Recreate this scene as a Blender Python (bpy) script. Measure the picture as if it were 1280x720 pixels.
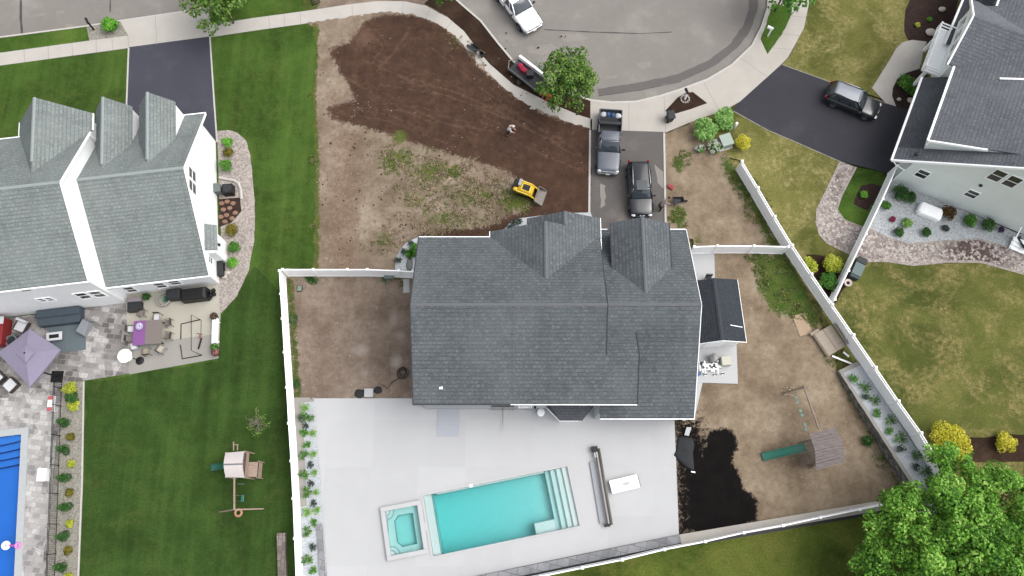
import bpy, math, random
import numpy as np
from mathutils import Vector, Matrix, noise
from mathutils.geometry import delaunay_2d_cdt
R=math.radians
for o in list(bpy.data.objects): bpy.data.objects.remove(o)
scn=bpy.context.scene; COL=scn.collection
rnd=random.Random(7)

# ---------------------------------------------------------------- camera, sky, sun, exposure
CAMH=63.0; TILT=R(15.9); FPX=1000.0
cd=bpy.data.cameras.new('camera'); cam=bpy.data.objects.new('camera',cd); COL.objects.link(cam)
cam.location=(0,0,CAMH); cam.rotation_euler=(TILT,0,0)
cd.sensor_width=36; cd.lens=36*FPX/1280; cd.clip_end=2000; scn.camera=cam
SUN_EL,SUN_AZ=R(58),R(88)          # azimuth measured from +Y (up in the picture) towards +X (right)
w=bpy.data.worlds.new('World'); scn.world=w; w.use_nodes=True
wn=w.node_tree.nodes; sky=wn.new('ShaderNodeTexSky'); sky.sky_type='NISHITA'; sky.sun_disc=False
sky.sun_elevation=SUN_EL; sky.sun_rotation=SUN_AZ; sky.air_density=1.0; sky.dust_density=4.0; sky.ozone_density=1.0
bg=wn['Background']; bg.inputs[1].default_value=0.15; hs=wn.new('ShaderNodeHueSaturation'); hs.inputs['Saturation'].default_value=.22; w.node_tree.links.new(sky.outputs[0],hs.inputs['Color']); w.node_tree.links.new(hs.outputs[0],bg.inputs[0])
sd=bpy.data.lights.new('sun','SUN'); sd.energy=1.0; sd.angle=R(60); sd.color=(1,.96,.9)
sun=bpy.data.objects.new('sun',sd); COL.objects.link(sun)
dv=Vector((math.sin(SUN_AZ)*math.cos(SUN_EL),math.cos(SUN_AZ)*math.cos(SUN_EL),math.sin(SUN_EL)))
sun.rotation_euler=dv.to_track_quat('Z','Y').to_euler()
scn.view_settings.view_transform='Standard'; scn.view_settings.look='None'
scn.view_settings.exposure=0.88; scn.view_settings.gamma=1; scn.view_settings.use_curve_mapping=False
scn.render.engine='CYCLES'

# ---------------------------------------------------------------- helpers
_c,_s=math.cos(TILT),math.sin(TILT)
def P(px,py,z=0.0):
    "ground (or height z) point that was measured at pixel px,py of the 1280x720 photograph"
    u=(px-640)/FPX; v=(py-360)/FPX
    d=(u,_s-v*_c,-_c-v*_s); k=(CAMH-z)/-d[2]
    return Vector((d[0]*k,d[1]*k,z))
def lin(v):
    v/=255.; return v/12.92 if v<=.04045 else ((v+.055)/1.055)**2.4
def C(r,g,b,k=.62): return (min(.85,lin(r)*k),min(.85,lin(g)*k),min(.85,lin(b)*k),1)

class MB:
    def __init__(s): s.v=[]; s.f=[]; s.uv=None
    def add(s,vs,fs):
        n=len(s.v); s.v+= [tuple(v) for v in vs]; s.f+=[tuple(n+i for i in f) for f in fs]; return s
    def box(s,c,size,rz=0,M=None):
        hx,hy,hz=[a/2 for a in size]
        vs=[Vector((x*hx,y*hy,z*hz)) for z in(-1,1) for x,y in((-1,-1),(1,-1),(1,1),(-1,1))]
        m=Matrix.Rotation(rz,3,'Z') if M is None else M
        vs=[m@v+Vector(c) for v in vs]
        return s.add(vs,[(3,2,1,0),(4,5,6,7),(0,1,5,4),(1,2,6,5),(2,3,7,6),(3,0,4,7)])
    def prism(s,poly,z0,z1):
        n=len(poly); a=sum(poly[i][0]*poly[(i+1)%n][1]-poly[(i+1)%n][0]*poly[i][1] for i in range(n))
        if a<0: poly=poly[::-1]
        vs=[(p[0],p[1],z0) for p in poly]+[(p[0],p[1],z1) for p in poly]
        return s.add(vs,[tuple(range(n-1,-1,-1)),tuple(range(n,2*n))]+[(i,(i+1)%n,n+(i+1)%n,n+i) for i in range(n)])
    def loft(s,rings,cap=True,close=True):
        n=len(rings[0]); vs=[p for r in rings for p in r]; fs=[]
        for k in range(len(rings)-1):
            for i in range(n if close else n-1):
                j=(i+1)%n; fs.append((k*n+i,k*n+j,(k+1)*n+j,(k+1)*n+i))
        if cap: fs+=[tuple(range(n-1,-1,-1)),tuple(range((len(rings)-1)*n,len(rings)*n))]
        return s.add(vs,fs)
    def tube(s,pts,r,n=8,r2=None):
        pts=[Vector(p) for p in pts]; rings=[]
        for i,p in enumerate(pts):
            t=(pts[min(i+1,len(pts)-1)]-pts[max(i-1,0)]).normalized()
            a=t.cross(Vector((0,0,1)));
            if a.length<1e-3: a=Vector((1,0,0))
            a.normalize(); b=t.cross(a)
            rr=r if r2 is None else r+(r2-r)*i/max(1,len(pts)-1)
            rings.append([p+(a*math.cos(k*2*math.pi/n)+b*math.sin(k*2*math.pi/n))*rr for k in range(n)])
        return s.loft(rings)
    def bar(s,a,b,w,h):
        a,b=Vector(a),Vector(b); t=(b-a).normalized(); sd=t.cross(Vector((0,0,1)))
        if sd.length<1e-3: sd=Vector((1,0,0))
        sd.normalize(); up=sd.cross(t)
        q=[(-1,-1),(1,-1),(1,1),(-1,1)]
        return s.loft([[p+sd*(x*w/2)+up*(y*h/2) for x,y in q] for p in(a,b)])
    def lathe(s,c,prof,n=16):
        c=Vector(c); return s.loft([[c+Vector((r*math.cos(k*2*math.pi/n),r*math.sin(k*2*math.pi/n),z)) for k in range(n)] for r,z in prof])
    def torus(s,c,R1,r,n=20,m=8,M=None):
        vs=[];fs=[]; M=M or Matrix.Identity(3)
        for i in range(n):
            for j in range(m):
                a=i*2*math.pi/n;b=j*2*math.pi/m
                vs.append(M@Vector(((R1+r*math.cos(b))*math.cos(a),(R1+r*math.cos(b))*math.sin(a),r*math.sin(b)))+Vector(c))
                fs.append((i*m+j,((i+1)%n)*m+j,((i+1)%n)*m+(j+1)%m,i*m+(j+1)%m))
        return s.add(vs,fs)
    def ell(s,c,r,seg=14,rings=9,amp=0,freq=1,seed=0):
        vs=[];fs=[]
        for i in range(rings+1):
            th=math.pi*i/rings
            for j in range(seg):
                ph=2*math.pi*j/seg; d=Vector((math.sin(th)*math.cos(ph),math.sin(th)*math.sin(ph),math.cos(th)))
                k=1+amp*noise.noise(d*freq+Vector((seed,seed*.7,0)))
                vs.append((c[0]+d.x*r[0]*k,c[1]+d.y*r[1]*k,c[2]+d.z*r[2]*k))
        for i in range(rings):
            for j in range(seg):
                fs.append((i*seg+j,(i+1)*seg+j,(i+1)*seg+(j+1)%seg,i*seg+(j+1)%seg))
        return s.add(vs,fs)
    def build(s,name,mat,parent=None,world=False,smooth=False,bevel=0,sub=0,loc=None):
        me=bpy.data.meshes.new(name); vs=s.v
        if world and parent is not None:
            mw=Matrix.Identity(4); q=parent
            while q is not None: mw=Matrix.Translation(q.location)@q.rotation_euler.to_matrix().to_4x4()@mw; q=q.parent
            inv=mw.inverted()
            vs=[tuple(inv@Vector(v)) for v in vs]
        me.from_pydata(vs,[],s.f); me.update()
        if s.uv is not None:
            l=me.uv_layers.new(name='UVMap')
            for i,p in enumerate(me.polygons):
                for q,li in enumerate(p.loop_indices): l.data[li].uv=s.uv[i][q]
        me.materials.append(mat)
        if smooth: me.polygons.foreach_set('use_smooth',[True]*len(me.polygons))
        o=bpy.data.objects.new(name,me); COL.objects.link(o)
        if parent is not None: o.parent=parent
        if loc is not None: o.location=loc
        if bevel:
            b=o.modifiers.new('bevel','BEVEL'); b.width=bevel; b.segments=2; b.limit_method='ANGLE'
        if sub:
            b=o.modifiers.new('sub','SUBSURF'); b.levels=sub; b.render_levels=sub
        return o
def tag(o,label=None,cat=None,group=None,kind=None):
    if label: o['label']=label
    if cat: o['category']=cat
    if group: o['group']=group
    if kind: o['kind']=kind
    return o
def thing(name,label,cat,loc=(0,0,0),rz=0,group=None):
    o=bpy.data.objects.new(name,None); COL.objects.link(o); o.location=loc; o.rotation_euler=(0,0,rz)
    o.empty_display_size=.3
    return tag(o,label,cat,group)
def copy_tree(o,parent=None):
    c=o.copy(); COL.objects.link(c); c.parent=parent
    for ch in [x for x in bpy.data.objects if x.parent is o]: copy_tree(ch,c)
    return c

# ---------------------------------------------------------------- materials
class N:
    def __init__(s,name):
        s.m=bpy.data.materials.new(name); s.m.use_nodes=True; s.t=s.m.node_tree; s.n=s.t.nodes
        s.b=s.n['Principled BSDF']; s.tc=s.n.new('ShaderNodeTexCoord'); s.co=s.tc.outputs['Object']
    def lk(s,a,b): s.t.links.new(a,b)
    def sock(s,i,v):
        if hasattr(v,'is_output'): s.lk(v,i)
        else: i.default_value=v
    def mapping(s,sc=(1,1,1),rot=(0,0,0),src=None):
        m=s.n.new('ShaderNodeMapping'); s.lk(src or s.co,m.inputs[0]); m.inputs['Scale'].default_value=sc; m.inputs['Rotation'].default_value=rot; return m.outputs[0]
    def noise(s,sc,det=3,ro=.55,co=None,dist=0):
        n=s.n.new('ShaderNodeTexNoise'); s.lk(co or s.co,n.inputs['Vector']); n.inputs['Scale'].default_value=sc
        n.inputs['Detail'].default_value=det; n.inputs['Roughness'].default_value=ro; n.inputs['Distortion'].default_value=dist; return n.outputs['Fac']
    def vor(s,sc,feat='F1',out='Distance',co=None,rand=1):
        n=s.n.new('ShaderNodeTexVoronoi'); n.feature=feat; s.lk(co or s.co,n.inputs['Vector']); n.inputs['Scale'].default_value=sc; n.inputs['Randomness'].default_value=rand; return n.outputs[out]
    def ramp(s,f,stops):
        r=s.n.new('ShaderNodeValToRGB'); s.lk(f,r.inputs[0]); e=r.color_ramp.elements
        while len(e)<len(stops): e.new(.5)
        for x,(p,c) in zip(e,stops): x.position=p; x.color=c if len(c)==4 else (*c,1)
        return r.outputs[0]
    def mr(s,f,a,b,c=0.,d=1.):
        m=s.n.new('ShaderNodeMapRange'); s.lk(f,m.inputs[0]); m.inputs[1].default_value=a; m.inputs[2].default_value=b; m.inputs[3].default_value=c; m.inputs[4].default_value=d; return m.outputs[0]
    def mix(s,f,a,b,mode='MIX'):
        m=s.n.new('ShaderNodeMix'); m.data_type='RGBA'; m.blend_type=mode
        s.sock(m.inputs[0],f); s.sock(m.inputs[6],a); s.sock(m.inputs[7],b); return m.outputs[2]
    def math(s,op,a,b=0.):
        m=s.n.new('ShaderNodeMath'); m.operation=op; s.sock(m.inputs[0],a); s.sock(m.inputs[1],b); return m.outputs[0]
    def attr(s,name,out='Fac'):
        a=s.n.new('ShaderNodeAttribute'); a.attribute_name=name; return a.outputs[out]
    def sep(s,col):
        a=s.n.new('ShaderNodeSeparateColor'); s.lk(col,a.inputs[0]); return a.outputs
    def brick(s,co,w,h,c1,c2,mort,ms=.01,bias=0,off=.5,freq=2):
        b=s.n.new('ShaderNodeTexBrick'); s.lk(co,b.inputs['Vector']); b.inputs['Scale'].default_value=1
        b.inputs['Brick Width'].default_value=w; b.inputs['Row Height'].default_value=h; b.inputs['Mortar Size'].default_value=ms
        b.inputs['Color1'].default_value=c1; b.inputs['Color2'].default_value=c2; b.inputs['Mortar'].default_value=mort; b.inputs['Bias'].default_value=bias
        b.offset=off; b.offset_frequency=freq; b.inputs['Mortar Smooth'].default_value=.2; return b.outputs['Color'],b.outputs['Fac']
    def bump(s,h,st=.5,d=.02):
        b=s.n.new('ShaderNodeBump'); s.lk(h,b.inputs['Height']); b.inputs['Strength'].default_value=st; b.inputs['Distance'].default_value=d; s.lk(b.outputs[0],s.b.inputs['Normal'])
    def out(s,col,rough=.8,spec=.3,metal=0):
        s.sock(s.b.inputs['Base Color'],col); s.sock(s.b.inputs['Roughness'],rough)
        s.b.inputs['Specular IOR Level'].default_value=spec; s.b.inputs['Metallic'].default_value=metal; return s.m
def sc(c,k): return (min(.9,c[0]*k),min(.9,c[1]*k),min(.9,c[2]*k),1)
def plain(name,c,rough=.6,var=.12,s=6,spec=.35,metal=0,bump=0):
    n=N(name); f=n.noise(s,4,.6); col=n.ramp(f,[(.3,sc(c,1-var)),(.7,sc(c,1+var))])
    f2=n.noise(s*9,2); col=n.mix(n.mr(f2,.35,.65,0,.35),col,sc(c,1-var))
    if bump: n.bump(f2,bump,.01)
    return n.out(col,n.mr(f,.3,.7,max(.05,rough-.06),min(1,rough+.06)),spec,metal)
def lawn_mat(name,dark,mid,light,dry,dryamt,stripe=None):
    n=N(name); a=n.noise(.16,6,.62,dist=.6); b=n.noise(1.3,5,.7); c=n.noise(8,3,.75)
    if stripe:
        st=n.noise(1.,3,.6,n.mapping((.9,.05,1),(0,0,stripe))); a=n.math('ADD',n.math('MULTIPLY',a,.6),n.math('MULTIPLY',st,.4))
    col=n.ramp(a,[(.38,dark),(.5,mid),(.62,light)])
    col=n.mix(n.mr(b,.42,.66,0,.4),col,sc(light,1.0)); col=n.mix(n.mr(n.noise(.8,5,.7),.5,.68,0,.35),col,dark)
    d1=n.mr(n.noise(.33,7,.75,dist=.5),.53-dryamt*.12,.68-dryamt*.1); d2=n.mr(n.noise(2.6,4,.75),.36,.62)
    col=n.mix(n.math('MULTIPLY',n.math('MULTIPLY',d1,d2),min(1,dryamt*1.6)),col,dry)
    col=n.mix(n.mr(c,.42,.62,0,.42),col,sc(dark,.7)); col=n.mix(n.mr(n.noise(19,2,.8),.56,.74,0,.35),col,sc(light,1.25))
    h=n.math('ADD',n.math('MULTIPLY',c,.6),n.noise(26,2)); n.bump(h,.7,.06)
    return n.out(col,.95,.1)
def soil_mat(name,base,dark,pale,top=None,topd=None,track=None,grass=None,grass2=None):
    "R=topsoil, G=grass, B=compacted or dried paler streaks"
    n=N(name); at=n.sep(n.attr('m','Color'))
    a=n.noise(.35,6,.65); b=n.noise(2.2,5,.7); c=n.noise(11,3,.7)
    col=n.ramp(a,[(.33,dark),(.5,base),(.68,pale)])
    col=n.mix(n.mr(b,.42,.68,0,.55),col,dark)
    col=n.mix(n.mr(n.noise(5.,4,.75),.58,.74,0,.5),col,pale)
    nz=n.math('SUBTRACT',n.math('ADD',n.math('MULTIPLY',b,.7),n.math('MULTIPLY',c,.5)),.6)
    if top:
        tcol=n.ramp(n.noise(1.1,6,.7),[(.3,topd),(.55,top),(.75,sc(top,1.5))])
        tcol=n.mix(n.mr(n.noise(.25,3),.45,.7,0,.5),tcol,sc(topd,1.15))
        col=n.mix(n.mr(n.math('ADD',at[0],n.math('MULTIPLY',nz,1.15)),.4,.6),col,tcol)
    if track:
        col=n.mix(n.math('MULTIPLY',n.mr(n.math('ADD',at[2],n.math('MULTIPLY',nz,.9)),.35,.8),.62),col,track)
    if grass:
        g=n.ramp(n.noise(1.3,4,.7),[(.35,grass),(.65,grass2)])
        g=n.mix(n.mr(c,.4,.65,0,.5),g,sc(grass,.5))
        col=n.mix(n.mr(n.math('ADD',at[1],n.math('MULTIPLY',nz,1.3)),.42,.62),col,g)
    col=n.mix(n.mr(c,.45,.7,0,.45),col,(.55,.55,.55,1),'MULTIPLY')
    h=n.math('ADD',n.math('MULTIPLY',b,.8),n.math('MULTIPLY',c,.5)); n.bump(h,.9,.09)
    return n.out(col,.95,.1)
def asphalt_mat(name,c,pale,pa=.4,crack=None):
    n=N(name); a=n.noise(.3,5,.6); b=n.noise(14,3,.8); col=n.ramp(a,[(.3,sc(c,.9)),(.55,c),(.75,pale)])
    col=n.mix(n.mr(n.noise(1.5,5,.7),.55,.75,0,pa),col,pale)
    col=n.mix(n.mr(b,.4,.65,0,.35),col,sc(c,.7))
    if crack:
        v=n.vor(.22,'DISTANCE_TO_EDGE','Distance',n.mix(.12,n.mapping((1,1,1)),n.noise(1.2,4)) if False else n.co)
        col=n.mix(n.mr(v,.0,.006,.35,0),col,sc(c,.5))
    n.bump(b,.35,.02); return n.out(col,.85,.25)
def conc_mat(name,c,jw=0,jh=0,rot=0,var=.08,jc=.72,stain=.25):
    n=N(name); a=n.noise(.6,5,.6); b=n.noise(5,4,.7); col=n.ramp(a,[(.3,sc(c,1-var)),(.7,sc(c,1+var*.6))])
    col=n.mix(n.mr(b,.5,.75,0,stain),col,sc(c,.82)); col=n.mix(n.mr(n.noise(40,2),.4,.7,0,.2),col,sc(c,.85))
    if jw:
        bc,bf=n.brick(n.mapping((1,1,1),(0,0,rot)),jw,jh,(1,1,1,1),(.94,.94,.94,1),(jc,jc,jc,1),.012,off=0); col=n.mix(1,col,bc,'MULTIPLY')
    n.bump(n.noise(40,2),.2,.01); return n.out(col,.85,.25)
def paver_mat(name,cols,mort,w,h,rot=0,ms=.02):
    n=N(name); co=n.mapping((1,1,1),(0,0,rot)); bc,bf=n.brick(co,w,h,(0,0,0,1),(1,1,1,1),(.5,.5,.5,1),ms)
    v=n.vor(1/(w*1.5),'F1','Color',co); f=n.math('ADD',n.math('MULTIPLY',n.sep(bc)[0],.5),n.math('MULTIPLY',n.sep(v)[0],.5))
    k=len(cols); col=n.ramp(f,[(.15+.7*i/(k-1),c) for i,c in enumerate(cols)])
    col=n.mix(n.mr(n.noise(8,3,.7),.4,.7,0,.4),col,sc(cols[0],.9)); col=n.mix(bf,col,mort)
    n.bump(n.math('SUBTRACT',1.,bf),.4,.02); return n.out(col,.85,.2)
def gravel_mat(name,a,b,dark,s=9,dk=.35):
    n=N(name); v=n.vor(s,'F1','Color'); d=n.vor(s,'F1','Distance'); col=n.mix(n.sep(v)[0],a,b)
    col=n.mix(n.mr(n.sep(v)[1],.7,.95,0,dk),col,dark); col=n.mix(n.mr(d,.45,.8,0,.6),col,sc(dark,.8))
    col=n.mix(n.mr(n.noise(1.2,4),.45,.7,0,.3),col,sc(b,.8)); n.bump(d,-.7,.04); return n.out(col,.9,.2)
def shingle_mat(name,c1,c2,c3,rh=.30,bw=.42,streak=.3):
    n=N(name); uv=n.tc.outputs['UV']; bc,bf=n.brick(uv,bw,rh,(0,0,0,1),(1,1,1,1),(.5,.5,.5,1),.035); _,br=n.brick(uv,60.,rh,(0,0,0,1),(1,1,1,1),(.5,.5,.5,1),.05,off=0)
    f=n.math('ADD',n.math('MULTIPLY',n.sep(bc)[0],.14),n.math('MULTIPLY',n.noise(5.5,4,.8,n.mapping((1,1.6,1),src=uv)),.86))
    col=n.ramp(f,[(.3,c1),(.5,c2),(.72,c3)])
    col=n.mix(n.mr(bf,.1,.9,0,.2),col,sc(c1,.6)); col=n.mix(n.math('MULTIPLY',n.mr(br,.1,.9,0,.4),n.mr(n.noise(4,2,.7,src_) if False else n.noise(4,2,.7),.35,.6,.35,1)),col,sc(c1,.5))  # row lines paint the shadow under each shingle course into the colour
    col=n.mix(n.mr(n.noise(.9,4,.6,n.mapping((1,.12,1),src=uv)),.5,.75,0,streak),col,sc(c1,.72))
    col=n.mix(n.mr(n.noise(.35,3,.6),.4,.7,0,.3),col,c3)
    col=n.mix(n.mr(n.noise(24,2,.8),.42,.66,0,.35),col,sc(c1,.7))
    n.bump(n.math('SUBTRACT',1.,bf),.4,.02); return n.out(col,.92,.2)
def siding_mat(name,c,st=.16):
    n=N(name); wv=n.n.new('ShaderNodeTexWave'); wv.bands_direction='Z'; wv.wave_profile='SAW'; wv.inputs['Scale'].default_value=1/st/2*.63; n.lk(n.co,wv.inputs[0])
    col=n.ramp(n.noise(.7,4,.6),[(.3,sc(c,.95)),(.7,sc(c,1.03))]); col=n.mix(n.mr(wv.outputs['Fac'],.0,.12,.25,0),col,sc(c,.75))
    n.bump(wv.outputs['Fac'],.4,.02); return n.out(col,.6,.3)
def wood_mat(name,a,b,rot=0,pw=.14,axis=0):
    n=N(name); mp=n.mapping((1,1,1),(0,0,rot)); st=(1.2,14,14) if axis==0 else (14,1.2,14)
    f=n.noise(1.,4,.65,n.mapping(st,(0,0,rot))); col=n.ramp(f,[(.3,a),(.7,b)])
    n.bump(f,.3,.01); return n.out(col,.85,.2)
def leaf_mat(name,cols,tr=.25):
    n=N(name); f=n.attr('lv'); k=len(cols); col=n.ramp(f,[(.05+.9*i/(k-1),c) for i,c in enumerate(cols)])
    n.out(col,.6,.25); ts=n.n.new('ShaderNodeBsdfTranslucent'); n.lk(col,ts.inputs[0]); mx=n.n.new('ShaderNodeMixShader'); mx.inputs[0].default_value=tr
    n.lk(n.b.outputs[0],mx.inputs[1]); n.lk(ts.outputs[0],mx.inputs[2]); n.lk(mx.outputs[0],n.n['Material Output'].inputs[0]); return n.m
def paint(name,c,rough=.25,metal=.0,coat=.3):
    n=N(name); col=n.ramp(n.noise(3,3),[(.3,sc(c,.94)),(.7,sc(c,1.05))]); n.out(col,rough,.5,metal)
    n.b.inputs['Coat Weight'].default_value=coat; n.b.inputs['Coat Roughness'].default_value=.08; return n.m

m_white=plain('white_vinyl',(.86,.87,.88,1),.5,.03,2)
m_wtrim=plain('white_trim',(.86,.87,.88,1),.5,.03,3)
m_black=plain('black_metal',C(28,28,30),.5,.15,8)
m_tyre=plain('tyre_rubber',C(30,30,32),.85,.15,10)
m_chrome=plain('chrome',C(200,202,205),.22,.05,5,.5,.9)
m_rim=plain('alloy_rim',C(170,172,176),.35,.1,9,.5,.7)
m_glass=paint('car_glass',C(58,66,74),.08,0,.8)
m_winglass=paint('window_glass',C(42,50,54),.12,0,.5)
m_plastic=plain('dark_plastic',C(48,50,54),.6,.12,8)
m_grey=plain('grey_plastic',C(120,124,128),.6,.1,6)

# ---------------------------------------------------------------- ground sheets
def inside(pts,poly):
    x,y=pts[:,0],pts[:,1]; r=np.zeros(len(pts),bool); q=np.array(poly); n=len(q)
    for i in range(n):
        x1,y1=q[i];x2,y2=q[(i+1)%n]
        if y1==y2: continue
        c=((y1>y)!=(y2>y))&(x<(x2-x1)*(y-y1)/(y2-y1)+x1); r^=c
    return r
def dline(pts,line,closed=False):
    d=np.full(len(pts),1e9); L=[np.array(q) for q in line]
    if closed: L=L+[L[0]]
    for a,b in zip(L[:-1],L[1:]):
        ab=b-a; t=np.clip(((pts-a)@ab)/max(1e-9,ab@ab),0,1); d=np.minimum(d,np.hypot(*(pts-(a+t[:,None]*ab)).T))
    return d
W2=lambda pl:[tuple(P(*q)[:2]) for q in pl]
def g_poly(pl,soft=.6):
    pl=W2(pl)
    def f(p):
        d=dline(p,pl,True); s=np.where(inside(p,pl),d,-d); return np.clip(.5+s/(2*soft),0,1)
    return f
def g_line(pl,wd,val=1):
    pl=W2(pl); return lambda p: val*np.clip(1.3-dline(p,pl)/wd,0,1)
def g_blob(px,py,r,val=1,sx=1):
    c=np.array(P(px,py)[:2]); return lambda p: val*np.clip(1.15-np.hypot((p[:,0]-c[0])/sx,p[:,1]-c[1])/r,0,1)
def g_max(*fs): return lambda p: np.max([f(p) for f in fs],axis=0)
def sheet(name,poly,mat,z=0.,res=None,wig=0.,holes=(),masks=None,skirt=0.,world=False,lump=0.,zf=None,kind='structure',wf=1.3):
    pl=[Vector((*q,0)) for q in (poly if world else W2(poly))]
    step=res or (0.35 if wig else None); out=[]
    for i,a in enumerate(pl):
        b=pl[(i+1)%len(pl)]; n=1 if not step else max(1,int((b-a).length/step))
        if (b-a).length>60: n=1
        nr=Vector((-(b-a).y,(b-a).x,0)).normalized()
        for k in range(n):
            p=a+(b-a)*(k/n)
            if wig: p=p+nr*(wig*(noise.noise(p*wf)+.6*noise.noise(p*wf*3.1)))
            out.append((p.x,p.y))
    vs=list(out); ed=[(i,(i+1)%len(out)) for i in range(len(out))]
    for h in holes:
        n0=len(vs); vs+=list(h); ed+=[(n0+i,n0+(i+1)%len(h)) for i in range(len(h))]
    if res:
        A=np.array(out); x0,y0=A.min(0); x1,y1=A.max(0)
        gx,gy=np.meshgrid(np.arange(x0,x1,res),np.arange(y0,y1,res)); G=np.stack([gx.ravel(),gy.ravel()],1)
        G+=np.random.RandomState(1).uniform(-.3,.3,G.shape)*res
        G=G[inside(G,out)]; G=G[dline(G,out,True)>res*.45]; vs+=[tuple(g) for g in G]
    r=delaunay_2d_cdt([Vector(v) for v in vs],ed,[],0,1e-5)
    V=np.array([tuple(v) for v in r[0]]); F=[f for f in r[2]]
    Cn=np.array([V[list(f)].mean(0) for f in F]); ok=inside(Cn,out)
    for h in holes: ok&=~inside(Cn,h)
    F=[f for f,k in zip(F,ok) if k]
    F=[f if (V[f[1]][0]-V[f[0]][0])*(V[f[2]][1]-V[f[0]][1])-(V[f[2]][0]-V[f[0]][0])*(V[f[1]][1]-V[f[0]][1])>0 else f[::-1] for f in F]
    zz=[z]*len(V)
    if lump: zz=[z+lump*(.5+.5*noise.noise(Vector((x*.9,y*.9,3))))+lump*.6*noise.noise(Vector((x*2.7,y*2.7,1))) for x,y in V]
    if zf: zz=[zf(x,y) for x,y in V]
    verts=[(x,y,q) for (x,y),q in zip(V,zz)]; faces=[tuple(f) for f in F]
    if skirt:
        cnt={}
        for f in faces:
            for i in range(len(f)):
                e=(f[i],f[(i+1)%len(f)]); cnt[e]=1
        for (a,b) in [e for e in cnt if (e[1],e[0]) not in cnt]:
            n=len(verts); verts+=[(*V[a],-skirt),(*V[b],-skirt)]; faces.append((b,a,n,n+1))
    me=bpy.data.meshes.new(name); me.from_pydata(verts,[],faces); me.update()
    if masks:
        at=me.attributes.new('m','FLOAT_COLOR','POINT'); p=np.array([v[:2] for v in verts]); M=np.zeros((len(verts),4)); M[:,3]=1
        for i,f in enumerate(masks):
            if f: M[:,i]=f(p)
        at.data.foreach_set('color',M.ravel())
    me.materials.append(mat); o=bpy.data.objects.new(name,me); COL.objects.link(o); o['kind']=kind; return o

# pool frames
PYAW=R(11.25); PO=Vector((-6.75,1.47,0)); PL,PW=11.2,4.45
pex=Vector((math.cos(PYAW),math.sin(PYAW),0)); pey=Vector((-pex.y,pex.x,0))
def PW_(x,y,z=0): return PO+pex*x+pey*y+Vector((0,0,z))
pool_hole=[tuple(PW_(*q)[:2]) for q in((0,0),(PL,0),(PL,-PW),(0,-PW))]
spa_c=[P(482,639,.3),P(522,631.5,.3),P(529,687,.3),P(488,694.5,.3)]
so=PW_(-.12,-.55); SPW,SPL=3.0,4.05
spa_out=[P(475.6,634.6,.3),P(527.5,623.8,.3)]
# left pool: north-east corner and the run of its east edge
q0=P(27,543); q1=P(18,720); ley=(q0-q1).normalized(); lex=Vector((ley.y,-ley.x,0))
def LP(x,y,z=0): return q0+lex*x+ley*y+Vector((0,0,z))
lpool_hole=[tuple(LP(*q)[:2]) for q in((-6,0),(0,0),(0,-15),(-6,-15))]

# ---------------------------------------------------------------- ground materials
L_dark,L_mid,L_lit,L_dry=C(57,78,30),C(72,100,40),C(94,124,54),C(118,120,66)
mg_left=lawn_mat('lawn_green',L_dark,L_mid,L_lit,L_dry,.25,stripe=R(4))
mg_back=lawn_mat('lawn_deep_green',C(47,66,28),C(60,87,37),C(78,106,48),C(98,106,56),.3,stripe=R(4))
mg_right=lawn_mat('lawn_olive',C(88,94,44),C(118,118,64),C(136,134,76),C(180,166,116),.65)
mg_far=lawn_mat('lawn_worn',C(74,84,38),C(98,104,52),C(116,120,62),C(170,154,104),.7)
mg_bot=lawn_mat('lawn_moss',C(58,72,26),C(86,104,42),C(112,124,54),C(128,118,66),.45)
mg_strip=lawn_mat('verge_grass',C(54,78,28),C(74,106,40),C(98,128,52),C(116,116,66),.3)
m_road=asphalt_mat('road_asphalt',C(146,141,136),C(166,160,154),.4)
m_drive=asphalt_mat('driveway_asphalt',C(108,104,102),C(138,132,126),.45)
m_seal=asphalt_mat('sealed_driveway',C(76,77,88),C(90,91,102),.3)
m_seal2=asphalt_mat('sealed_dark_driveway',C(62,62,69),C(76,76,84),.3)
m_conc=conc_mat('pavement_concrete',C(196,190,182),jw=0,stain=.35)
m_walk=conc_mat('footpath_concrete',C(200,195,188),stain=.3)
m_patio=conc_mat('patio_concrete',C(192,188,174),stain=.4)
m_patio2=conc_mat('patio_band',C(166,163,156),stain=.4)
m_deck=conc_mat('pool_deck_concrete',C(217,218,220,.55),3.6,3.6,R(0),.03,.98,.05)
m_kerb=plain('kerb_concrete',C(206,202,196),.85,.1,5)
m_topsoil=soil_mat('front_soil',C(154,137,120),C(124,107,91),C(180,165,147),C(90,68,56),C(70,53,44),C(130,104,88),C(84,104,48),C(118,118,66))
m_dirt=soil_mat('bare_dirt',C(150,133,119),C(120,105,91),C(172,156,142),None,None,C(204,196,190),C(72,94,42),C(102,108,56))
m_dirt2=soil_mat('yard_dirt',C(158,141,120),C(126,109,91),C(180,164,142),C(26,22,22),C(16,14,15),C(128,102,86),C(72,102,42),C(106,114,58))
m_mulch=soil_mat('bark_mulch',C(64,48,38),C(46,35,28),C(84,66,54))
m_bark=gravel_mat('mulch_chips',C(74,56,50),C(56,42,38),C(38,30,28),10)
m_gravelw=gravel_mat('white_gravel',C(214,219,224,.62),C(196,201,207,.62),C(166,171,178,.62),12,.15)
m_gravelb=gravel_mat('pale_stone_gravel',C(212,216,218),C(190,195,199),C(150,155,160),9,.35)
m_riverst=gravel_mat('pinkish_stone',C(198,188,180),C(176,166,160),C(132,122,118),7,.4)
m_stripst=gravel_mat('beige_stone',C(176,172,160),C(156,152,142),C(112,108,100),10,.35)
m_pav=paver_mat('mixed_pavers',[C(112,108,106),C(150,146,144),C(176,172,170),C(206,203,200)],C(136,132,130,.9),.62,.42,R(7))
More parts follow.
